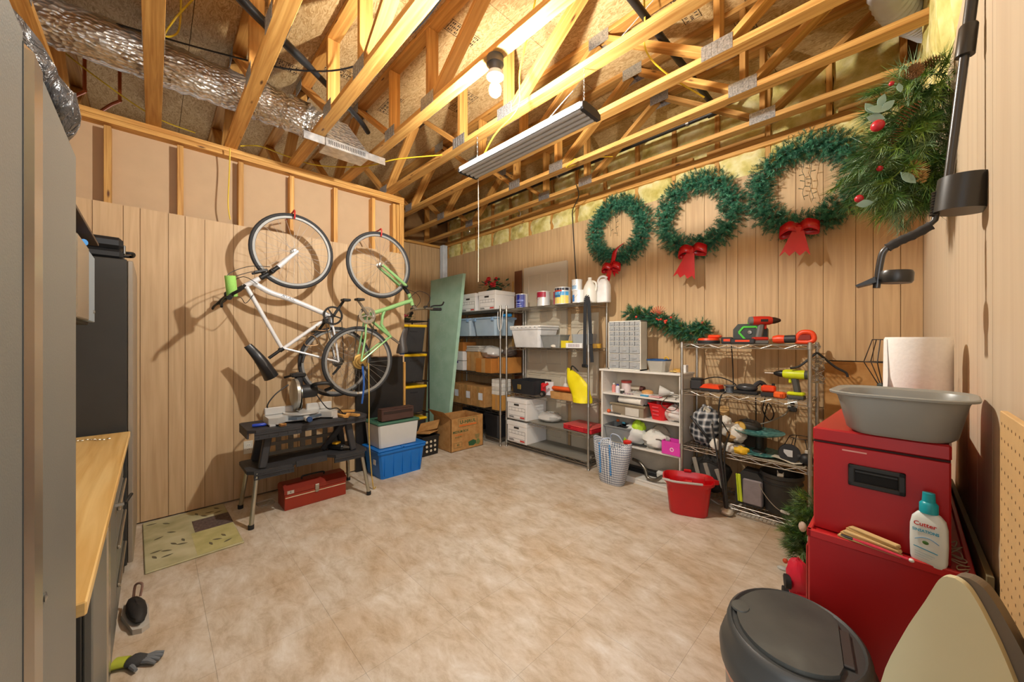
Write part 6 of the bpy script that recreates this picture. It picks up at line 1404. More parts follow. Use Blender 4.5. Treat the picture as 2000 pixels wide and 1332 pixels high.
t = thing('upper_tool_chest', 'smaller red tool chest with a black recessed side handle on the large red chest', 'tool chest', (-.011, 1.555, .9295), -3.5)
w, d2 = .117, .315
MB().box(-w, w, -d2, d2, 0, .226, .003).build('chest_body', RED, t); MB().box(-w - .001, w + .001, -d2 - .002, d2, .2285, .263, .004).build('lid', plain('ad2022', .35, .1, .05), t)
MB().box(-w + .001, w - .001, -d2 - .0006, d2 - .01, .2255, .2295).build('lid_seam', plain('2a0606', .8), t)
hf = MB(); y0, y1 = -d2 - .008, -d2 + .0005; a, b_, zz0, zz1 = -.048, .050, .132, .184
for (p, q, r_, s2) in ((a, b_, zz1 - .011, zz1), (a, b_, zz0, zz0 + .011), (a, a + .012, zz0, zz1), (b_ - .012, b_, zz0, zz1)): hf.box(p, q, y0, y1, r_, s2, .002)
hf.build('handle_frame', plain('232322', .5), t)
MB().box(a + .011, b_ - .011, -d2 - .0012, -d2 - .0004, zz0 + .01, zz1 - .01).build('handle_recess', plain('0c0b0a', .8), t); MB().box(a + .011, b_ - .011, -d2 - .006, -d2 - .001, zz1 - .019, zz1 - .012, .002).build('handle_bar', plain('2b2b2a', .5), t)
MB().box(-.06, -.015, -d2 - .0006, -d2 + .0002, .213, .2165).build('paint_scratch', plain('d99a8f', .6), t)
# grey dish pan
t = thing('dish_pan', 'grey plastic dish pan resting across the top of the upper red chest', 'pan', (.010, 1.300, 1.1935), -4)
PANM = plain('8f8f88', .35, 0, .04)
def rrect(w, d, r, n=6):
    out = []
    for (cx_, cy_, a0) in ((w/2 - r, d/2 - r, 0), (-w/2 + r, d/2 - r, 90), (-w/2 + r, -d/2 + r, 180), (w/2 - r, -d/2 + r, 270)):
        for i in range(n + 1): a = R(a0 + 90 * i / n); out.append((cx_ + r * cos(a), cy_ + r * sin(a)))
    return out
prof = [(.165, .145, .05, 0), (.185, .165, .055, .01), (.215, .20, .06, .085), (.222, .208, .062, .092), (.243, .232, .07, .094), (.246, .235, .07, .099), (.240, .229, .07, .101), (.214, .20, .06, .096), (.205, .19, .06, .085), (.178, .158, .055, .012), (.16, .14, .05, .006)]
vs = []; fs = []
for (w_, d_, r_, z_) in prof: vs += [(x, y, z_) for x, y in rrect(w_, d_, r_)]
n = 28
for i in range(len(prof) - 1):
    for j in range(n): fs.append((i*n+j, i*n+(j+1) % n, (i+1)*n+(j+1) % n, (i+1)*n+j))
fs += [tuple(range(n))[::-1], tuple((len(prof)-1)*n + j for j in range(n))]
MB().add(vs, fs, None, True).build('pan_body', PANM, t)
# paper towel roll
PT = textured('embossed_paper', 'Noise', [(.3, 'efeeea'), (.7, 'f6f5f1')], 110, .9, 0, .25, .002)
t = thing('paper_towel_roll', 'white embossed paper towel roll standing on the upper red chest behind the pan', 'paper towel', (.050, 1.66, 1.1935), 20)
MB().lathe([(.02, 0), (.070, 0), (.0715, .006), (.0715, .228), (.069, .235), (.02, .235), (.02, 0)], 40).build('roll', PT, t)
MB().lathe([(.018, 0), (.020, 0), (.020, .234), (.018, .234), (.018, 0)], 20).build('core', CARD, t)
MB().add([(-.072, -.01, .23), (-.073, -.02, .12), (-.085, -.045, .04), (-.105, -.06, .004), (-.072, .012, .23), (-.0735, .012, .12), (-.0735, .012, .04), (-.074, .012, .004)], [(0, 4, 5, 1), (1, 5, 6, 2), (2, 6, 7, 3)], None, True).build('loose_sheet', PT, t)
# wire cage lantern
t = thing('wire_cage_lamp', 'black geometric wire cage lampshade standing behind the paper towel roll', 'lampshade', (-.022, 1.80, 1.1935), 12)
mb = MB(); rings = ((.016, .075), (.052, .150), (.030, .228)); n = 6
for (r_, z_) in rings[1:]: mb.tube([(r_*cos(k*2*pi/n), r_*sin(k*2*pi/n), z_) for k in range(n)], .0016, 5, True)
for k in range(n): a = k*2*pi/n; mb.tube([(r_*cos(a), r_*sin(a), z_) for r_, z_ in rings], .0016, 5)
mb.build('wire_cage', plain('2c2118', .5), t); MB().lathe([(0, .0), (.03, .0), (.03, .012), (.008, .016), (.008, .04), (.017, .042), (.019, .072), (.016, .078), (0, .078)], 16).build('socket', plain('2f3a34', .5), t)
# on the ledge of the lower chest
for k in range(5):
    one('wood_shim', ('lowest', 'second', 'middle', 'fourth', 'topmost')[k] + ' thin wood shim of the bundle on the red ledge', 'shim', MB().bar((-.056 + .003 * k, 0, 0), (.054 - .002 * k, -.004 * k, 0), .016, .0045, b=.0008), wood('shim_wood', 'b08d55', 'd2b47c', 3, 60, .7), (-.040 + .002 * k, 1.203 + .006 * (k % 2) + .005 * k, .940 + .0047 * k), -13 - 1.0 * k, 'wood shims on the red ledge')
t = thing('red_brush', 'small red handled brush lying in front of the wood shims', 'brush', (-.035, 1.196, .942), -15)
MB().tube([(-.035, 0, 0), (0, 0, .001), (.06, 0, 0)], [.003, .004, .003], 8).build('brush_handle', plain('d0344a', .4), t); MB().cb((-.045, 0, 0), (.025, .008, .006), .002).build('bristles', BLACK, t); MB().ell((.064, 0, 0), (.005, .004, .004), 8, 6).build('white_tip', WHITE, t)
t = thing('lotion_bottle', 'translucent white pump bottle with a teal cap standing on the red ledge', 'bottle', (.0535, 1.214, .9285), -14)
LB = plain('dfe6e0', .3, 0, .02, spec=.5)
bo = []
for (w_, z_) in ((.040, 0), (.050, .004), (.055, .014), (.057, .05), (.056, .085), (.050, .102), (.036, .112), (.022, .117)): bo.append((w_ * .5, z_))
vs = []; fs = []; n = 24
for (r_, z_) in bo:
    for j in range(n):
        a = 2*pi*j/n; c_, s_ = cos(a), sin(a); c_ = math.copysign(abs(c_)**.6, c_); s_ = math.copysign(abs(s_)**.6, s_); vs.append((r_*c_, r_*.5*s_, z_))
for i in range(len(bo) - 1):
    for j in range(n): fs.append((i*n+j, i*n+(j+1) % n, (i+1)*n+(j+1) % n, (i+1)*n+j))
fs += [tuple(range(n))[::-1], tuple((len(bo)-1)*n + j for j in range(n))]
MB().add(vs, fs, None, True).build('bottle_body', LB, t)
TC = plain('16a0ac', .35); MB().lathe([(0, .115), (.0145, .115), (.0145, .134), (.0115, .138), (.0105, .139), (.0095, .158), (0, .159)], 22).build('pump_cap', TC, t)
text('Cutter', .0125, plain('c9302c', .5), t, T(-.003, -.01455, .090, rx=90), 'label_name', .0002, sx=1.0)
text('SINSATIONS', .0085, plain('2f9fc0', .5), t, T(-.002, -.01455, .076, rx=90), 'label_name', .0002, sx=.85)
mb = MB()
ap = [(-.018 + .036 * i / 8, -.01455, .055 + .008 * sin(pi * i / 8)) for i in range(9)]; mb.tube(ap, .0006, 4); mb.build('label_arc', plain('3a94c8', .5), t)
MB().ell((-.002, -.0143, .052), (.005, .0006, .004), 10, 6).build('label_leaf', plain('4f7a34', .5), t); MB().bar((-.020, -.0146, .040), (.016, -.0146, .034), .0004, .0016, (0, 0, 1)).build('label_stripe', plain('2f9fc0', .5), t)
for k in range(3): MB().bar((-.018, -.0146, .030 - .005 * k), (.012 - .004 * k, -.0146, .026 - .005 * k), .0003, .0008, (0, 0, 1)).build('label_line', plain('9cb8bd', .5), t)
rr = random.Random(5)
one('twine', 'tangled beige twine lying on the red ledge beside the bottle', 'twine', MB().tube(smoothpath([(.012*sin(1.9*k) + .006*rr.uniform(-1, 1), -.09 + .0085*k + .02*sin(2.3*k), .004 + .004*(k % 3)) for k in range(20)], 5), .0013, 5), plain('b9a582', .8), (.098, 1.30, .9285))
# trash can
t = thing('trash_can', 'dark grey swing lid trash can in front of the red chests', 'trash can', (-.150, .990, 0), 8); t.scale = (1, 1.2, 1.067)
TG = plain('3b3c3b', .45, 0, .08); 
MB().lathe([(0, .004), (.100, .004), (.105, .012), (.128, .66), (0, .66)], 40, None, 1, 1).build('can_body', plain('6a665e', .35, .3, .05), t)
MB().lathe([(.1285, .648), (.1315, .650), (.1315, .660), (.1285, .662)], 40, None, 1, 1).build('rose_band', plain('c08f7c', .4, .3), t)
MB().lathe([(.1295, .664), (.137, .668), (.139, .690), (.134, .705), (.128, .712), (.125, .735), (.122, .744), (.116, .748), (.112, .744), (0, .744)], 44, None, 1, 1).build('lid_ring', TG, t)
pl = [(.104*cos(R(a)), .104*sin(R(a))) for a in range(48, 313, 8)]
MB().prism(pl + [(.068, -.078), (.076, -.055), (.076, .055), (.068, .078)], .7445, .7525).build('swing_flap', textured('scuffed_plastic', 'Noise', [(.3, '343534'), (.6, '474844'), (.8, '5f605a')], 7, .55, 0, .1, .002), t)
MB().box(.0755, .094, -.046, .046, .7445, .7505, .002).build('hinge_plate', plain('3a3532', .5), t)
MB().lathe([(0, 0), (.018, 0), (.017, .004), (0, .005)], 18, T(-.098, .0, .7505)).build('push_button', plain('4b4c48', .5), t)
# cream panel leaning at the right
t = thing('cream_folding_seat', 'cream rounded folding seat with a brown frame propped up near the camera', 'seat', (.062, .84, 0), -20)
def leafshape(n, w, h, top):
    pts = []
    for i in range(n + 1):
        u = i / n; pts.append((w * (u ** .72), h - top * u - .0))
    return pts
right = [(0, 1.072), (.008, 1.069), (.016, 1.060), (.028, 1.035), (.045, .99), (.065, .92), (.09, .80), (.10, .55)]
left = [(-.008, 1.070), (-.016, 1.060), (-.030, 1.020), (-.055, .95), (-.082, .85), (-.095, .70), (-.095, .55)]
sp = lambda q: [(a, c) for a, b, c in smoothpath([(x, 0, z) for x, z in q], 4)]
out = sp(right) + sp(left)[::-1]
MB().prism([(x, z) for x, z in out], -.012, .0, T(rx=90)).build('seat_shell', plain('cfc9a4', .5, 0, .03), t)
MB().prism([(x * 1.12 + .010, z + .002) for x, z in out], .0, .022, T(0, .036, 0, rx=90)).build('back_frame', plain('6d6253', .5), t)
for s_ in (-1, 1): MB().tube([(.09 * s_, .02, 0), (.09 * s_, .02, .60)], .010, 8).build('leg', plain('6d6253', .5, .3), t)
# pegboard and trim board on the right wall
t = thing('pegboard', 'tan pegboard leaning upright on the right wall at the edge of view', 'pegboard', (.131, .745, 0))
MB().box(-.005, .004, -.26, .29, .0, 1.30, .001).build('board', plain('cba772', .6, 0, .05), t)
mb = MB()
for i in range(9):
    for j in range(50): mb.lathe([(.0028, 0), (0, .0001)], 6, T(-.0052, .275 - .0254 * i, 1.28 - .0254 * j, ry=-90))
mb.build('peg_holes', plain('6b4c28', .9), t, kind='stuff')
one('trim_plank', 'long olive brown board standing on edge between the red chest and the right wall', 'board', MB().box(-.005, .005, -.32, .42, 0, .955, .001), plain('6f6345', .6, 0, .06), (.1325, 1.50, 0))
# metal detector hanging on the right wall
DKM = plain('3a3835', .35, .4, .06)
t = thing('metal_detector', 'black metal detector hanging upside down on the right wall above the red chests', 'metal detector', (.077, 1.35, 1.743))
MB().tube([(.062, .0, .62), (.012, 0, .045)], .0085, 12).build('lower_shaft', plain('4a4846', .3, .6), t); MB().tube([(.062, 0, .62), (.042, 0, .385)], .0105, 12).build('upper_shaft', DKM, t)
MB().lathe([(.011, -.035), (.016, -.035), (.0155, .03), (.013, .035)], 16, T(.041, 0, .37, ry=5)).build('shaft_collar', DKM, t)
MB().cb((.056, 0, .595), (.04, .03, .04), .008).build('wall_bracket', BLACK, t)
cu_ = T(.036, .0, .012, ry=6); MB().lathe([(.043, -.036), (.045, -.036), (.045, .042), (.043, .043), (.0, .043)], 32, cu_).build('cup_housing', DKM, t); MB().lathe([(.0, -.033), (.042, -.033)], 28, cu_).build('cup_inside', plain('c9b48e', .5), t)
mb = MB()
for k in range(9): mb.lathe([(.006, -.0025), (.0085, 0), (.006, .0025)], 12, T(-.006 - .0005 * k, -.002, .03 - .0065 * k))
mb.tube([(.012, 0, .05), (-.002, 0, .0), (-.008, 0, -.035), (-.02, 0, -.048)], .0062, 10); mb.build('spiral_cable', DKM, t)
mb = MB(); gp = smoothpath([(-.014, 0, -.046), (-.04, 0, -.062), (-.065, 0, -.073), (-.088, 0, -.087)], 5)
mb.tube(gp, [.0105 + .0014 * (i % 3 == 0) for i in range(len(gp))], 12); mb.build('foam_grip', plain('2d2a27', .8), t)
MB().tube(smoothpath([(-.084, 0, -.083), (-.096, 0, -.098), (-.102, 0, -.13), (-.108, 0, -.188)], 6), .0075, 10).build('s_rod', plain('4a4846', .3, .6), t)
MB().lathe([(0, -.013), (.029, -.013), (.032, -.008), (.032, .012), (.029, .018), (0, .018)], 28, T(-.073, .0, -.166, ry=4)).build('control_box', DKM, t); MB().prism([(-.108, -.175), (-.144, -.183), (-.148, -.179), (-.11, -.160)], -.02, .02, T(rx=90)).build('arm_cuff', DKM, t)
# flattened cartons on the back wall near the chests
t = thing('flattened_carton', 'flattened cardboard carton standing against the back wall behind the red chests', 'cardboard', (-.16, 3.79, 0))
MB().box(-.20, .27, -.012, .012, 0, 1.255, .001).build('carton_face', CARD, t); MB().box(-.22, .26, -.02, -.013, 0, 1.235, .001).build('carton_face', CARD, t); MB().box(-.2, .255, -.012, .012, 1.2555, 1.262).build('open_slot', plain('1d140c', .9), t)
# red toy by the greenery
t = thing('red_roller_toy', 'small red and black wheeled thing on the floor beside the large red chest', 'toy', (-.352, 2.45, 0), 20)
MB().ell((0, 0, .16), (.05, .055, .10), 16, 10, None, .12, 3).cb((0, 0, .07), (.06, .09, .06), .01).build('toy_body', plain('d01f3c', .4), t)
for (x, y, z_) in ((-.045, -.05, .036), (-.045, .05, .036), (.045, -.05, .036), (.045, .05, .036), (-.05, -.02, .14)): MB().lathe([(0, -.012), (.035, -.012), (.035, .012), (0, .012)], 16, T(x, y, z_, ry=90)).build('wheel', RUBBER, t)
# ================================================================== GREENERY
def needles(mb, p, d, L, n, nl, w, rr, spread=.9):
    """a sprig: needles along a stem from p in direction d"""
    d = Vector(d).normalized(); o = d.orthogonal().normalized(); q = d.cross(o); p = Vector(p)
    for i in range(n):
        s_ = i / n; a = i * 2.4 + rr.random(); base = p + d * (L * s_)
        nd = (d * (1 - spread * .5) + (o * cos(a) + q * sin(a)) * spread).normalized(); l = nl * rr.uniform(.7, 1.15); sd = nd.cross(d).normalized() * w
        mb.v += [tuple(base - sd), tuple(base + sd), tuple(base + nd * l)]; k = len(mb.v); mb.f.append([k-3, k-2, k-1]); mb.s.append(False); mb.u += [(0, 0), (0, 1), (1, .5)]
GR = [textured('needle_deep', 'Noise', [(.3, '174636'), (.55, '2d6a50'), (.8, '58977a')], 40, .55, 0, 0), textured('needle_bright', 'Noise', [(.3, '1d5640'), (.6, '3f8563'), (.8, '74b392')], 30, .5, 0, 0)]
STEM = plain('2e2a18', .8)
def wreath(lbl, cx_, cy_, cz_, r, tube_, seed, n=1500, ry=1.0):
    rr = random.Random(seed); t = thing('wreath', lbl, 'wreath', (cx_, cy_, cz_), 0, 'green wreaths on the back wall')
    MB().tube([(r*cos(k*pi/18), .0, r*ry*sin(k*pi/18)) for k in range(36)], .012, 6, True).build('wire_ring', STEM, t)
    ms = [MB(), MB()]
    for i in range(n):
        a = rr.uniform(0, 2*pi); b2 = rr.uniform(0, 2*pi); q = tube_ * rr.uniform(.05, .80)
        p = Vector(((r + q*cos(b2))*cos(a), -abs(q*sin(b2)) * 1.0 + .015, (r + q*cos(b2))*sin(a)*ry))
        d = Vector((cos(b2)*cos(a) + rr.uniform(-.7, .7), -abs(sin(b2)) - rr.uniform(-.2, .5), cos(b2)*sin(a) + rr.uniform(-.7, .7) - .15))
        needles(ms[i % 2], p, d, tube_*.42, 24, .024, .0021, rr)
    for m_ in ms: m_.v = [(x, min(y, .048), z_) for x, y, z_ in m_.v]
    for k in (0, 1): ms[k].build('needles', GR[k], t, kind='stuff')
    mb = MB()
    for k in range(60):
        a = rr.uniform(0, 2*pi); q = rr.uniform(-.6, .6)*tube_; p = ((r + q)*cos(a), -tube_*.75, (r + q)*sin(a)*ry); d = (rr.uniform(-1, 1)*.03, rr.uniform(-.02, .01), rr.uniform(-1, 1)*.03)
        mb.bar(p, (p[0]+d[0], p[1]+d[1], p[2]+d[2]), .003, .003)
    mb.build('light_wires', plain('5fae8c', .5), t, kind='stuff')
    return t
WR = plain('b8141c', .22, 0, .06)
def strip(pts, wv, th, mat, parent, name):
    mb = MB(); P_ = [Vector(p) for p in pts]; W_ = wv if isinstance(wv[0], (tuple, list)) else [wv] * len(P_)
    vs = []; fs = []
    for p, w_ in zip(P_, W_): w_ = Vector(w_); vs += [tuple(p - w_), tuple(p + w_)]
    for i in range(len(P_) - 1): fs.append((2*i, 2*i+1, 2*i+3, 2*i+2))
    o = mb.add(vs, fs, None, True).build(name, mat, parent); m = o.modifiers.new('thickness', 'SOLIDIFY'); m.thickness = th; return o
def notch_tail(parent, x0, z0, x1, z1, w0, w1, y, n=3):
    """flat ribbon tail with zigzag end, spreading"""
    dx, dz = x1 - x0, z1 - z0; L = math.hypot(dx, dz); ux, uz = dx/L, dz/L; px, pz = -uz, ux
    poly = [(x0 - px*w0, z0 - pz*w0)]; tips = []
    k = 2 * n
    for i in range(k + 1):
        f = -1 + 2*i/k; e = L if i % 2 == 0 else L - .035
        poly.append((x0 + ux*e + px*w1*f, z0 + uz*e + pz*w1*f))
    poly.append((x0 + px*w0, z0 + pz*w0))
    MB().prism(poly, -.0012, .0012, T(0, y, 0, rx=90)).build('ribbon_tail', WR, parent)
def bow(parent, x, y, z, s_, tails, loops=True):
    MB().ell((x, y, z), (.03*s_, .025*s_, .03*s_), 12, 8).build('bow_knot', WR, parent)
    for sg in ((-1, 1) if loops else (1,)):
        pts = smoothpath([(x, y - .01, z), (x + sg*.06*s_, y - .05*s_, z + .02*s_), (x + sg*.13*s_, y - .02, z - .01*s_), (x + sg*.12*s_, y + .02, z - .03*s_), (x + sg*.05*s_, y + .02, z - .02*s_), (x, y, z)], 5)
        strip(pts, (0, .012*s_, .042*s_), .002, WR, parent, 'bow_loop')
    for (dx, dz, w1, n, yy) in tails: notch_tail(parent, x, z, x + dx, z + dz, .03*s_, w1, y + yy, n)
def fairy(parent, p0, L, seed, name='fairy_lights'):
    rr = random.Random(seed); pts = [Vector(p0)]
    k = int(L / .03)
    for i in range(k): pts.append(pts[-1] + Vector((rr.uniform(-.012, .012), rr.uniform(-.004, .004), -.03)))
    mb = MB().tube(pts, .0018, 5)
    for i in range(1, k, 2): sg = rr.choice((-1, 1)); mb.tube([pts[i], pts[i] + Vector((sg*.03, -.005, rr.uniform(-.005, .015)))], [.002, .0035], 5)
    mb.build(name, plain('2f3a22', .5), parent)
w1 = wreath('green wreath above the white jugs with a narrow red bow', -2.17, 3.775, 2.655, .305, .115, 1)
bow(w1, -.02, -.11, -.42, .85, [(-.06, -.19, .03, 1, -.01), (.05, -.10, .03, 1, .03)]); strip(smoothpath([(.12, -.12, -.19), (.05, -.14, -.25), (.02, -.13, -.33), (-.02, -.11, -.42)], 4), (.03, 0, .01), .002, WR, w1, 'ribbon_band')
fairy(w1, (-.08, -.02, .22), .27, 1); fairy(w1, (-.03, -.02, .24), .32, 2)
w2 = wreath('middle green wreath with a wide red bow whose tail has zigzag ends', -1.325, 3.775, 2.63, .315, .125, 2)
bow(w2, .0, -.11, -.36, .95, [(-.07, -.26, .105, 3, -.03)]); fairy(w2, (.03, -.02, .22), .10, 4)
w3 = wreath('green wreath beside the pine swag with a red bow and hanging light strings', -.50, 3.775, 2.665, .315, .125, 3)
bow(w3, -.02, -.11, -.36, .95, [(-.025, -.22, .10, 3, -.03)]); fairy(w3, (-.02, -.02, .24), .38, 5); fairy(w3, (.05, -.02, .25), .40, 6); fairy(w3, (.27, -.05, -.22), .16, 7); fairy(w3, (-.18, -.02, .20), .10, 8)
# long needled swag on the right wall
LG = [textured('long_needle_olive', 'Noise', [(.3, '3a521a'), (.55, '62802a'), (.8, '8fa548')], 25, .5, 0, 0), textured('long_needle_green', 'Noise', [(.3, '25481f'), (.6, '466f30'), (.85, '7c9a58')], 25, .5, 0, 0), textured('needle_frosted', 'Noise', [(.3, '4f6b45'), (.6, '7d9568'), (.85, 'b9c4a4')], 25, .6, 0, 0)]
CONE = plain('6e4a22', .7, 0, .15, 20); CONET = plain('b8935a', .7)
def cone(parent, c, L, r, d=(0, -.3, -1)):
    d = Vector(d).normalized(); o = d.orthogonal().normalized(); q = d.cross(o); mb = MB(); c = Vector(c)
    for i in range(9):
        s_ = i / 8; rad = r * (sin(pi * (.12 + .80 * s_)) ** .8)
        for k in range(9):
            a = 2*pi*(k + .5*(i % 2))/9; e = o*cos(a) + q*sin(a); b = c + d*(L*(s_ - .5)); tip = b + e*rad - d*L*.03 * (1 - s_) + d*L*.04
            sd = d.cross(e)*rad*.26; mb.add([tuple(b - sd*.6), tuple(b + sd*.6), tuple(tip + sd*.35), tuple(tip + e*rad*.10), tuple(tip - sd*.35), tuple(b + d*L*.07)], [(0, 1, 2, 3, 4), (0, 4, 5), (1, 5, 2), (2, 5, 4, 3)])
    mb.build('pine_cone', CONET if r > .026 else CONE, parent)
def pine(lbl, name, loc, pts, n, nl, seed, pull=(0, 0, -1), cols=LG, size=.05, extra=None, per=40, w=.0013):
    rr = random.Random(seed); t = thing(name, lbl, 'greenery', loc); ms = [MB() for _ in cols]
    for i in range(n):
        k = rr.randrange(len(pts)); p = Vector(pts[k][:3]); rad = pts[k][3]
        off = Vector((rr.gauss(0, .5), rr.gauss(0, .5), rr.gauss(0, .5))) * rad
        d = off.normalized() * .9 + Vector(pull) * 1.0 + Vector((rr.uniform(-.5, .5), rr.uniform(-.5, .5), rr.uniform(-.5, .5)))
        needles(ms[rr.randrange(len(cols))], p + off, d, size, per, nl, w, rr, .55)
    for m_ in ms: m_.v = [(min(x, XR - loc[0] - .004) if loc[0] > -.1 else x, min(y, YB - loc[1] - .006), max(z_, -loc[2] - (.035 if loc[2] == 0 else 0))) for x, y, z_ in m_.v]
    for k in range(len(cols)): ms[k].build('needles', cols[k], t, kind='stuff')
    return t
sw = pine('large pine swag with cones, red berries and blue green leaves on the right wall', 'pine_swag', (.015, 2.0, 2.14), [(.055, 0, .19, .075), (.04, .05, .12, .09), (.0, 0, .05, .085), (.06, .05, .03, .09), (-.02, 0, -.05, .085), (.05, 0, -.1, .085), (.0, -.02, -.16, .07), (.06, .06, -.13, .07)], 460, .07, 12, (-.3, -.2, -.75), size=.06, per=32, w=.0015)
SW_RED = plain('b51f2c', .35)
MB().tube([(.05, .06, .22), (.03, .03, .05), (.0, .0, -.15)], .012, 6).build('stem', STEM, sw)
cone(sw, (.035, -.12, .205), .055, .024, (.2, -1, -.4)); cone(sw, (.045, -.10, -.135), .085, .027, (.25, -.2, -1)); cone(sw, (.02, -.10, .075), .07, .024, (.7, -.3, .6)); cone(sw, (.075, -.06, .245), .05, .022, (1, -.3, 0)); cone(sw, (-.01, -.11, .0), .06, .02, (.4, -.3, .8))
for (x, y, z_, r_) in ((-.055, -.12, .055, .020), (-.105, -.10, -.19, .014), (-.05, -.1, -.095, .010), (-.02, -.12, .19, .008)): MB().ell((x, y, z_), (r_, r_, r_), 12, 8).build('berry', SW_RED, sw)
BL = plain('8fb0a8', .6, 0, .1)
for (x, y, z_, a, l) in ((-.075, -.11, .13, 60, .055), (-.045, -.12, .14, 110, .05), (-.055, -.13, .11, 20, .06), (-.03, -.12, .115, 140, .05), (-.06, -.12, .085, 200, .055), (.0, -.12, .165, 80, .035), (.02, -.13, -.16, 50, .06), (-.09, -.11, -.215, 175, .05)):
    o = MB().prism([(l*(u - .5), .28*l*sin(pi*u)) for u in (0, .2, .4, .6, .8, 1)] + [(l*(u - .5), -.28*l*sin(pi*u)) for u in (.8, .6, .4, .2)], 0, .001).build('leaf', BL, sw); o.location = (x, y, z_); o.rotation_euler = (R(75), R(a), R(20))
# garland on the bookcase and rack
gl = pine('pine garland with orange ribbon and red berries draped across to the tool rack', 'pine_garland', (-1.62, 3.69, 1.60), [(-.34, 0, .09, .05), (-.26, 0, .085, .055), (-.18, 0, .07, .06), (-.10, 0, .045, .06), (-.02, 0, .02, .06), (.06, 0, -.02, .06), (.14, 0, -.06, .06), (.22, -.01, -.10, .065), (.30, -.02, -.125, .065), (.36, -.03, -.10, .05), (.40, -.03, -.06, .03)], 760, .036, 14, (0, -.2, -.1), GR + [LG[1]], .045, per=22, w=.0019)
MB().tube(smoothpath([(-.36, 0, .09), (-.1, 0, .04), (.14, 0, -.06), (.36, -.02, -.12)], 5), .008, 6).build('stem', STEM, gl)
for k in range(9): a = 40 + 13 * k; strip([(-.02, -.05, .06), (-.02 + .05*cos(R(a)), -.06, .06 + .05*sin(R(a))), (-.02 + .11*cos(R(a)), -.05, .06 + .10*sin(R(a)))], (.004, 0, .002), .001, plain('c85a3c', .5), gl, 'ribbon_spike')
for (x, z_) in ((-.03, .03), (-.01, .02), (.01, .025), (.05, .005), (.065, .01), (.055, -.01), (.11, .04), (.40, -.02), (-.25, .06)): MB().ell((x, -.07, z_), (.012, .012, .012), 10, 7).build('berry', plain('cc3a24', .4), gl)
# greenery on the floor beside the chest
pg = pine('pine greenery heaped on the floor between the black bucket and red chest', 'pine_heap', (-.42, 2.80, 0), [(.08, 0, .40, .055), (.07, 0, .30, .06), (.05, 0, .22, .06), (.045, -.02, .14, .055), (.06, 0, .09, .05)], 250, .058, 16, (-.45, -.2, .1), LG, .045, per=30, w=.0016)
pg.location.z = .04
MB().tube([(.06, 0, -.03), (.04, 0, .2), (.05, 0, .42)], .010, 6).build('stem', STEM, pg); MB().ell((-.03, -.09, .06), (.014, .014, .014), 10, 7).build('berry', plain('c84a28', .4), pg); MB().ell((-.04, -.1, .015), (.03, .02, .012), 10, 7).build('silver_leaf', plain('b8bcb8', .4), pg); MB().ell((.05, -.08, .29), (.02, .02, .03), 10, 7).build('pale_flower', plain('d8c0b0', .6), pg)
# artificial flowers
def flowers(lbl, loc, s_, seed, nf, red='c8242c', leaf=True):
    rr = random.Random(seed); t = thing('artificial_flowers', lbl, 'flowers', loc)
    mb = MB()
    for k in range(70):
        a = rr.uniform(0, 6.28); q = rr.random() ** .6 * .17 * s_; h_ = rr.uniform(.02, .10) * s_; c = Vector((q*cos(a), q*sin(a)*.6, h_)); d = Vector((cos(a), sin(a), rr.uniform(-.2, .6))).normalized(); l = .05*s_; sd = d.cross(Vector((0, 0, 1))).normalized()*l*.35
        mb.add([tuple(c), tuple(c + d*l*.5 + sd), tuple(c + d*l), tuple(c + d*l*.5 - sd)], [(0, 1, 2, 3)])
    mb.build('leaves', plain('2f5b3c', .5, 0, .25, 30), t, kind='stuff'); MB().ell((0, 0, .022 * s_), (.10*s_, .06*s_, .022*s_), 12, 7, None, .1, seed).build('flower_base', plain('2a3f26', .8), t)
    for k in range(nf):
        a = rr.uniform(0, 6.28); c = Vector((rr.uniform(-.14, .14)*s_, -.05*s_, rr.uniform(.06, .13)*s_)); mb = MB()
        for j in range(8): b2 = j*pi/4; mb.ell((c.x + .014*s_*cos(b2), c.y, c.z + .014*s_*sin(b2)), (.013*s_, .008*s_, .013*s_), 7, 5)
        mb.ell(tuple(c + Vector((0, -.008*s_, 0))), (.010*s_,)*3, 7, 5); mb.build('flower_head', plain(red, .6, 0, .15, 30), t)
    return t
flowers('red artificial flowers with dark leaves on the white file box', (-4.0, 3.52, 2.109), 1.45, 3, 7)
flowers('red and pink artificial flowers on top of the black tote rack', (-4.42, 2.36, 1.673), .85, 5, 6, 'b8304a')
# ================================================================== CEILING THINGS
t = thing('ceiling_bulb', 'bare lit light bulb in a white lampholder under a ceiling truss', 'light bulb', BULB)
MB().lathe([(0, .181), (.05, .181), (.05, .150), (.052, .135), (.04, .125), (.032, .09), (0, .09)], 24).build('box_cover', plain('3a3a3a', .5), t)
MB().lathe([(0, .090), (.046, .088), (.052, .075), (.050, .062), (.022, .055), (.020, .03), (0, .03)], 28).build('lampholder', plain('e4e2de', .4), t)
MB().lathe([(.016, .034), (.020, .024), (.033, .002), (.036, -.016), (.033, -.034), (.018, -.050), (0, -.054)], 24).build('bulb', emit('fffaf0', BULB_E), t)
t = thing('shop_light', 'unlit long grey shop light with four ribbed tubes hanging on chains', 'light fixture', (-1.865, 1.885, 2.782), 1)
FXM = plain('9a9a98', .4, .3, .04); 
hs_ = MB().box(-.585, .585, -.095, .095, .010, .035, .004).build('housing', FXM, t)
for k in range(4):
    MB().add([(x, -.066 + .044*k + .019*cos(R(a)), .010 - .017*sin(R(a))) for x in (-.575, .575) for a in range(0, 181, 20)], [(i, i+1, 11+i, 10+i) for i in range(9)], None, True).build('tube_diffuser', plain('b5b3af', .35, 0, .02), t)
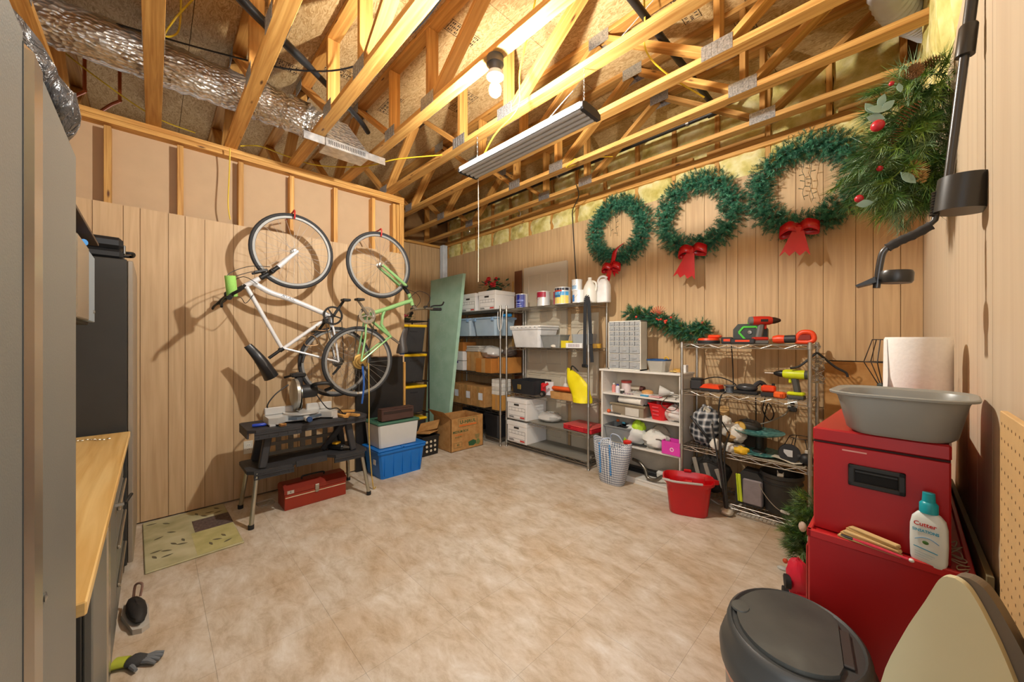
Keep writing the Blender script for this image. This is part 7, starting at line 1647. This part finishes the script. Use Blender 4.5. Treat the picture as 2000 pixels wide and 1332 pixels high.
for s_ in (-1, 1):
    MB().prism([(-.098, .035), (-.10, .005), (-.09, -.004), (.09, -.004), (.10, .005), (.098, .035), (.06, .05), (-.06, .05)], -.012, .012, T(.588*s_, 0, 0, rx=90, rz=90)).build('end_cap', plain('26262a', .5), t)
MB().box(-.585, .585, -.099, -.095, .0, .040, .001).build('white_edge', plain('d8d8d8', .4), t)
def chain(name, lbl, loc, L):
    mb = MB(); n = int(L / .018)
    for i in range(n):
        z_ = -L * (i + .5) / n; h_ = .012
        mb.tube([((.005*cos(a) if i % 2 else 0), (0 if i % 2 else .005*cos(a)), z_ + h_*sin(a)) for a in [k*pi/4 for k in range(8)]], .0012, 4, True)
    return one(name, lbl, 'chain', mb, STEEL, loc)
chain('hanging_chain', 'short chain holding the far end of the shop light', (-2.39, 1.92, ZC), ZC - 2.835); chain('hanging_chain', 'short chain holding the camera end of the shop light', (-1.34, 1.92, ZC), ZC - 2.835)
for (x, l) in ((-2.39, 'steel hook plate at the far end of the shop light'), (-1.34, 'steel hook plate at the camera end of the shop light')):
    one('hook_plate', l, 'hook', MB().tube(smoothpath([(-.03, 0, 0), (-.02, 0, .02), (0, 0, .028), (.02, 0, .02), (.03, 0, 0)], 4), .002, 6), STEEL, (x, 1.92, 2.818))
one('pull_cord', 'long thin pull cord hanging down from the shop light', 'cord', MB().tube([(0, 0, 0), (.004, .0, -.4), (.0, 0, -.87)], .0025, 6), plain('cdbfa4', .7), (-2.43, 1.96, 2.778))
FOILM = textured('crinkled_foil', 'Voronoi', [(.1, 'cfcac0'), (.5, 'e2ded6'), (.9, 'b5afa5')], 48, .3, .85, .6, .02, (1, .55, 1))
rr = random.Random(9); t = thing('foil_duct', 'wrinkled silver foil flexible duct running between the trusses over the bike wall', 'duct', (0, 0, 0))
pts = smoothpath([(-3.70, -.76, 3.43), (-3.69, -.3, 3.425), (-3.69, .3, 3.42), (-3.68, .7, 3.41), (-3.62, 1.0, 3.36), (-3.50, 1.14, 3.26)], 12); mb = MB(); mb.tube(pts, [.142 + .006 * (i % 2) + rr.uniform(-.006, .006) for i in range(len(pts))], 22)
mb.v = [(x + rr.uniform(-.007, .007), y + rr.uniform(-.009, .009), z_ + rr.uniform(-.007, .007)) for x, y, z_ in mb.v]; mb.build('duct_sleeve', FOILM, t)
t = thing('air_register', 'galvanised register box with slots fed by the silver foil duct', 'vent', (-3.34, 1.20, 3.03))
GM = textured('galvanised_sheet', 'Noise', [(.3, 'a9adb0'), (.7, 'd8dadb')], 20, .3, .85, .1, .003)
MB().add([(-.09, -.17, .07), (.07, -.17, .07), (.07, .17, .07), (-.09, .17, .07), (-.22, -.14, .30), (-.10, -.10, .34), (-.10, .06, .34), (-.22, .02, .30)], [(0, 1, 5, 4), (1, 2, 6, 5), (2, 3, 7, 6), (3, 0, 4, 7), (4, 5, 6, 7)]).build('boot', FOILM, t)
MB().box(-.10, .075, -.18, .18, -.0, .07, .003).build('register_box', GM, t)
mb = MB()
for k in range(22): mb.box(.0755, .0775, -.155 + .0142*k, -.150 + .0142*k, .018, .052)
mb.build('register_slots', plain('1f1c18', .8), t, kind='stuff')
for s_ in (-1, 1): MB().box(.060, .064, .18*s_, (.18 + .16)*s_, .006, .070, .001).build('hanger_strap', GM, t)
PIPE = plain('2e2b28', .4, .3)
t = thing('black_pipe', 'black iron pipe crossing the trusses and turning along the back wall', 'pipe', (0, 0, 0))
MB().tube([(-1.09, 1.2, 3.46), (-1.09, 3.58, 3.46)], .024, 12).build('pipe_run', PIPE, t); MB().tube([(-1.12, 3.61, 3.46), (-5.60, 3.61, 3.46)], .021, 12).build('pipe_run', PIPE, t); MB().tube(smoothpath([(-1.09, 3.55, 3.46), (-1.09, 3.60, 3.46), (-1.13, 3.61, 3.46), (-1.17, 3.61, 3.46)], 4), .030, 12).build('elbow', PIPE, t)
for x in (-1.35, -2.9, -4.4): MB().lathe([(.022, -.012), (.027, -.012), (.027, .012), (.022, .012), (.022, -.012)], 16, T(x, 3.61, 3.46, ry=90)).build('pipe_clamp', STEEL, t)
one('black_hose', 'flat black hose slanting up through the trusses over the foil duct', 'hose', MB().tube(smoothpath([(-2.5, .12, 3.50), (-2.72, .38, 3.46), (-3.0, .85, 3.42), (-3.28, 1.28, 3.38), (-3.42, 1.44, 3.36)], 6), [.03] * 12 + [.022] * 13, 10), plain('242628', .35, .1), (0, 0, 0))
YW = plain('d8b92e', .5)
for (p, l) in ((
    [(-4.02, .55, 3.135), (-4.03, .7, 3.19), (-4.02, .9, 3.17), (-3.9, 1.15, 3.12), (-3.55, 1.45, 3.09), (-3.2, 1.62, 3.095), (-2.85, 1.88, 3.098)], 'yellow wire strung along the top plate and past the air register'),
    ([(-1.52, 1.72, 3.685), (-1.60, 1.72, 3.45), (-1.72, 1.74, 3.20), (-1.78, 1.78, 3.0), (-2.05, 1.80, 2.92), (-2.35, 1.88, 2.80)], 'yellow wire hanging from the deck near the bulb down to the shop light'),
    ([(-3.25, .13, 3.685), (-3.35, .12, 3.50), (-3.30, .05, 3.40), (-3.15, .1, 3.45), (-3.2, .2, 3.685)], 'yellow wire looping below the deck above the foil duct'),
    ([(-1.02, 2.05, 3.68), (-1.08, 2.2, 3.45), (-1.12, 2.3, 3.3), (-1.05, 2.5, 3.2), (-.95, 2.85, 3.17)], 'yellow wire dropping beside the black iron pipe'),
    ([(-3.96, .47, 3.06), (-3.985, .47, 2.9), (-3.98, .46, 2.6), (-3.99, .475, 2.46)], 'pair of yellow wires hanging in the stud bay above the bikes'),
    ([(-4.15, -.55, 3.55), (-4.15, -.30, 3.38), (-4.1, .0, 3.2), (-4.06, .25, 3.15)], 'yellow wire slanting down behind the grey cabinet'),
    ([(-2.05, 2.80, 3.096), (-2.2, 2.87, 3.085), (-2.0, 3.0, 3.15), (-1.9, 3.2, 3.2)], 'yellow wire lying on the truss past the end of the shop light')):
    one('yellow_wire', l, 'wire', MB().tube(smoothpath(p, 7), .0055, 6), YW)
one('black_cable', 'long black cable sagging under the deck across three trusses', 'cable', MB().tube(smoothpath([(-3.6, -.2, 3.52), (-3.35, .3, 3.46), (-3.05, .75, 3.40), (-2.7, 1.05, 3.40), (-2.2, 1.25, 3.48), (-1.75, 1.30, 3.62), (-1.5, 1.3, 3.685)], 7), .006, 6), BLACK)
one('fixture_cable', 'thin white cable slanting from the deck down to the shop light', 'cable', MB().tube(smoothpath([(-1.09, 2.36, 3.66), (-1.35, 2.22, 3.38), (-1.62, 2.03, 3.05), (-1.80, 1.93, 2.835)], 5), .003, 6), WHITE)
one('wall_cable', 'black cable running down the back wall to the paint can shelf', 'cable', MB().tube(smoothpath([(-2.40, 3.30, 3.11), (-2.55, 3.55, 3.09), (-2.80, 3.775, 3.05), (-2.83, 3.815, 2.9), (-2.79, 3.818, 2.3), (-2.76, 3.815, 1.95)], 7), .006, 6), BLACK)
for (p, l) in (((-4.2, -.19), 'copper pipe rising behind the top plate beside the foil duct'), ((-4.2, -.37), 'copper pipe rising behind the plastic sheeting')):
    one('copper_pipe', l, 'pipe', MB().tube(smoothpath([(-.25, -.12, -.03), (-.1, -.05, -.01), (-.01, 0, 0), (0, 0, .02), (0, 0, .2), (0, 0, .42)], 5), .011, 8), plain('a8582e', .35, .7), (p[0], p[1], 3.29 if p[1] > -.3 else 3.28))
WD = plain('cfd3da', .35, .1, .05); t = thing('white_duct', 'white ribbed flexible duct passing through the trusses above the pine swag', 'duct', (0, 0, 0))
pts = smoothpath([(-.10, 2.60, 3.66), (-.06, 2.85, 3.52), (-.02, 3.06, 3.40), (.05, 3.22, 3.35), (.12, 3.34, 3.34), (.16, 3.42, 3.34)], 12); MB().tube(pts, [.082 if i % 2 else .076 for i in range(len(pts))], 20).build('duct_sleeve', WD, t)
for (x, l) in ((-3.38, 'open silver hook under the truss over the paint can rack'), (-4.45, 'open silver hook under the truss over the foam board')):
    one('ceiling_hook', l, 'hook', MB().tube(smoothpath([(0, 0, .02), (0, 0, -.015), (.02, 0, -.03), (.03, 0, -.06), (.01, 0, -.085), (-.02, 0, -.075), (-.028, 0, -.055)], 4), .005, 6), STEEL, (x, 3.40, ZC))
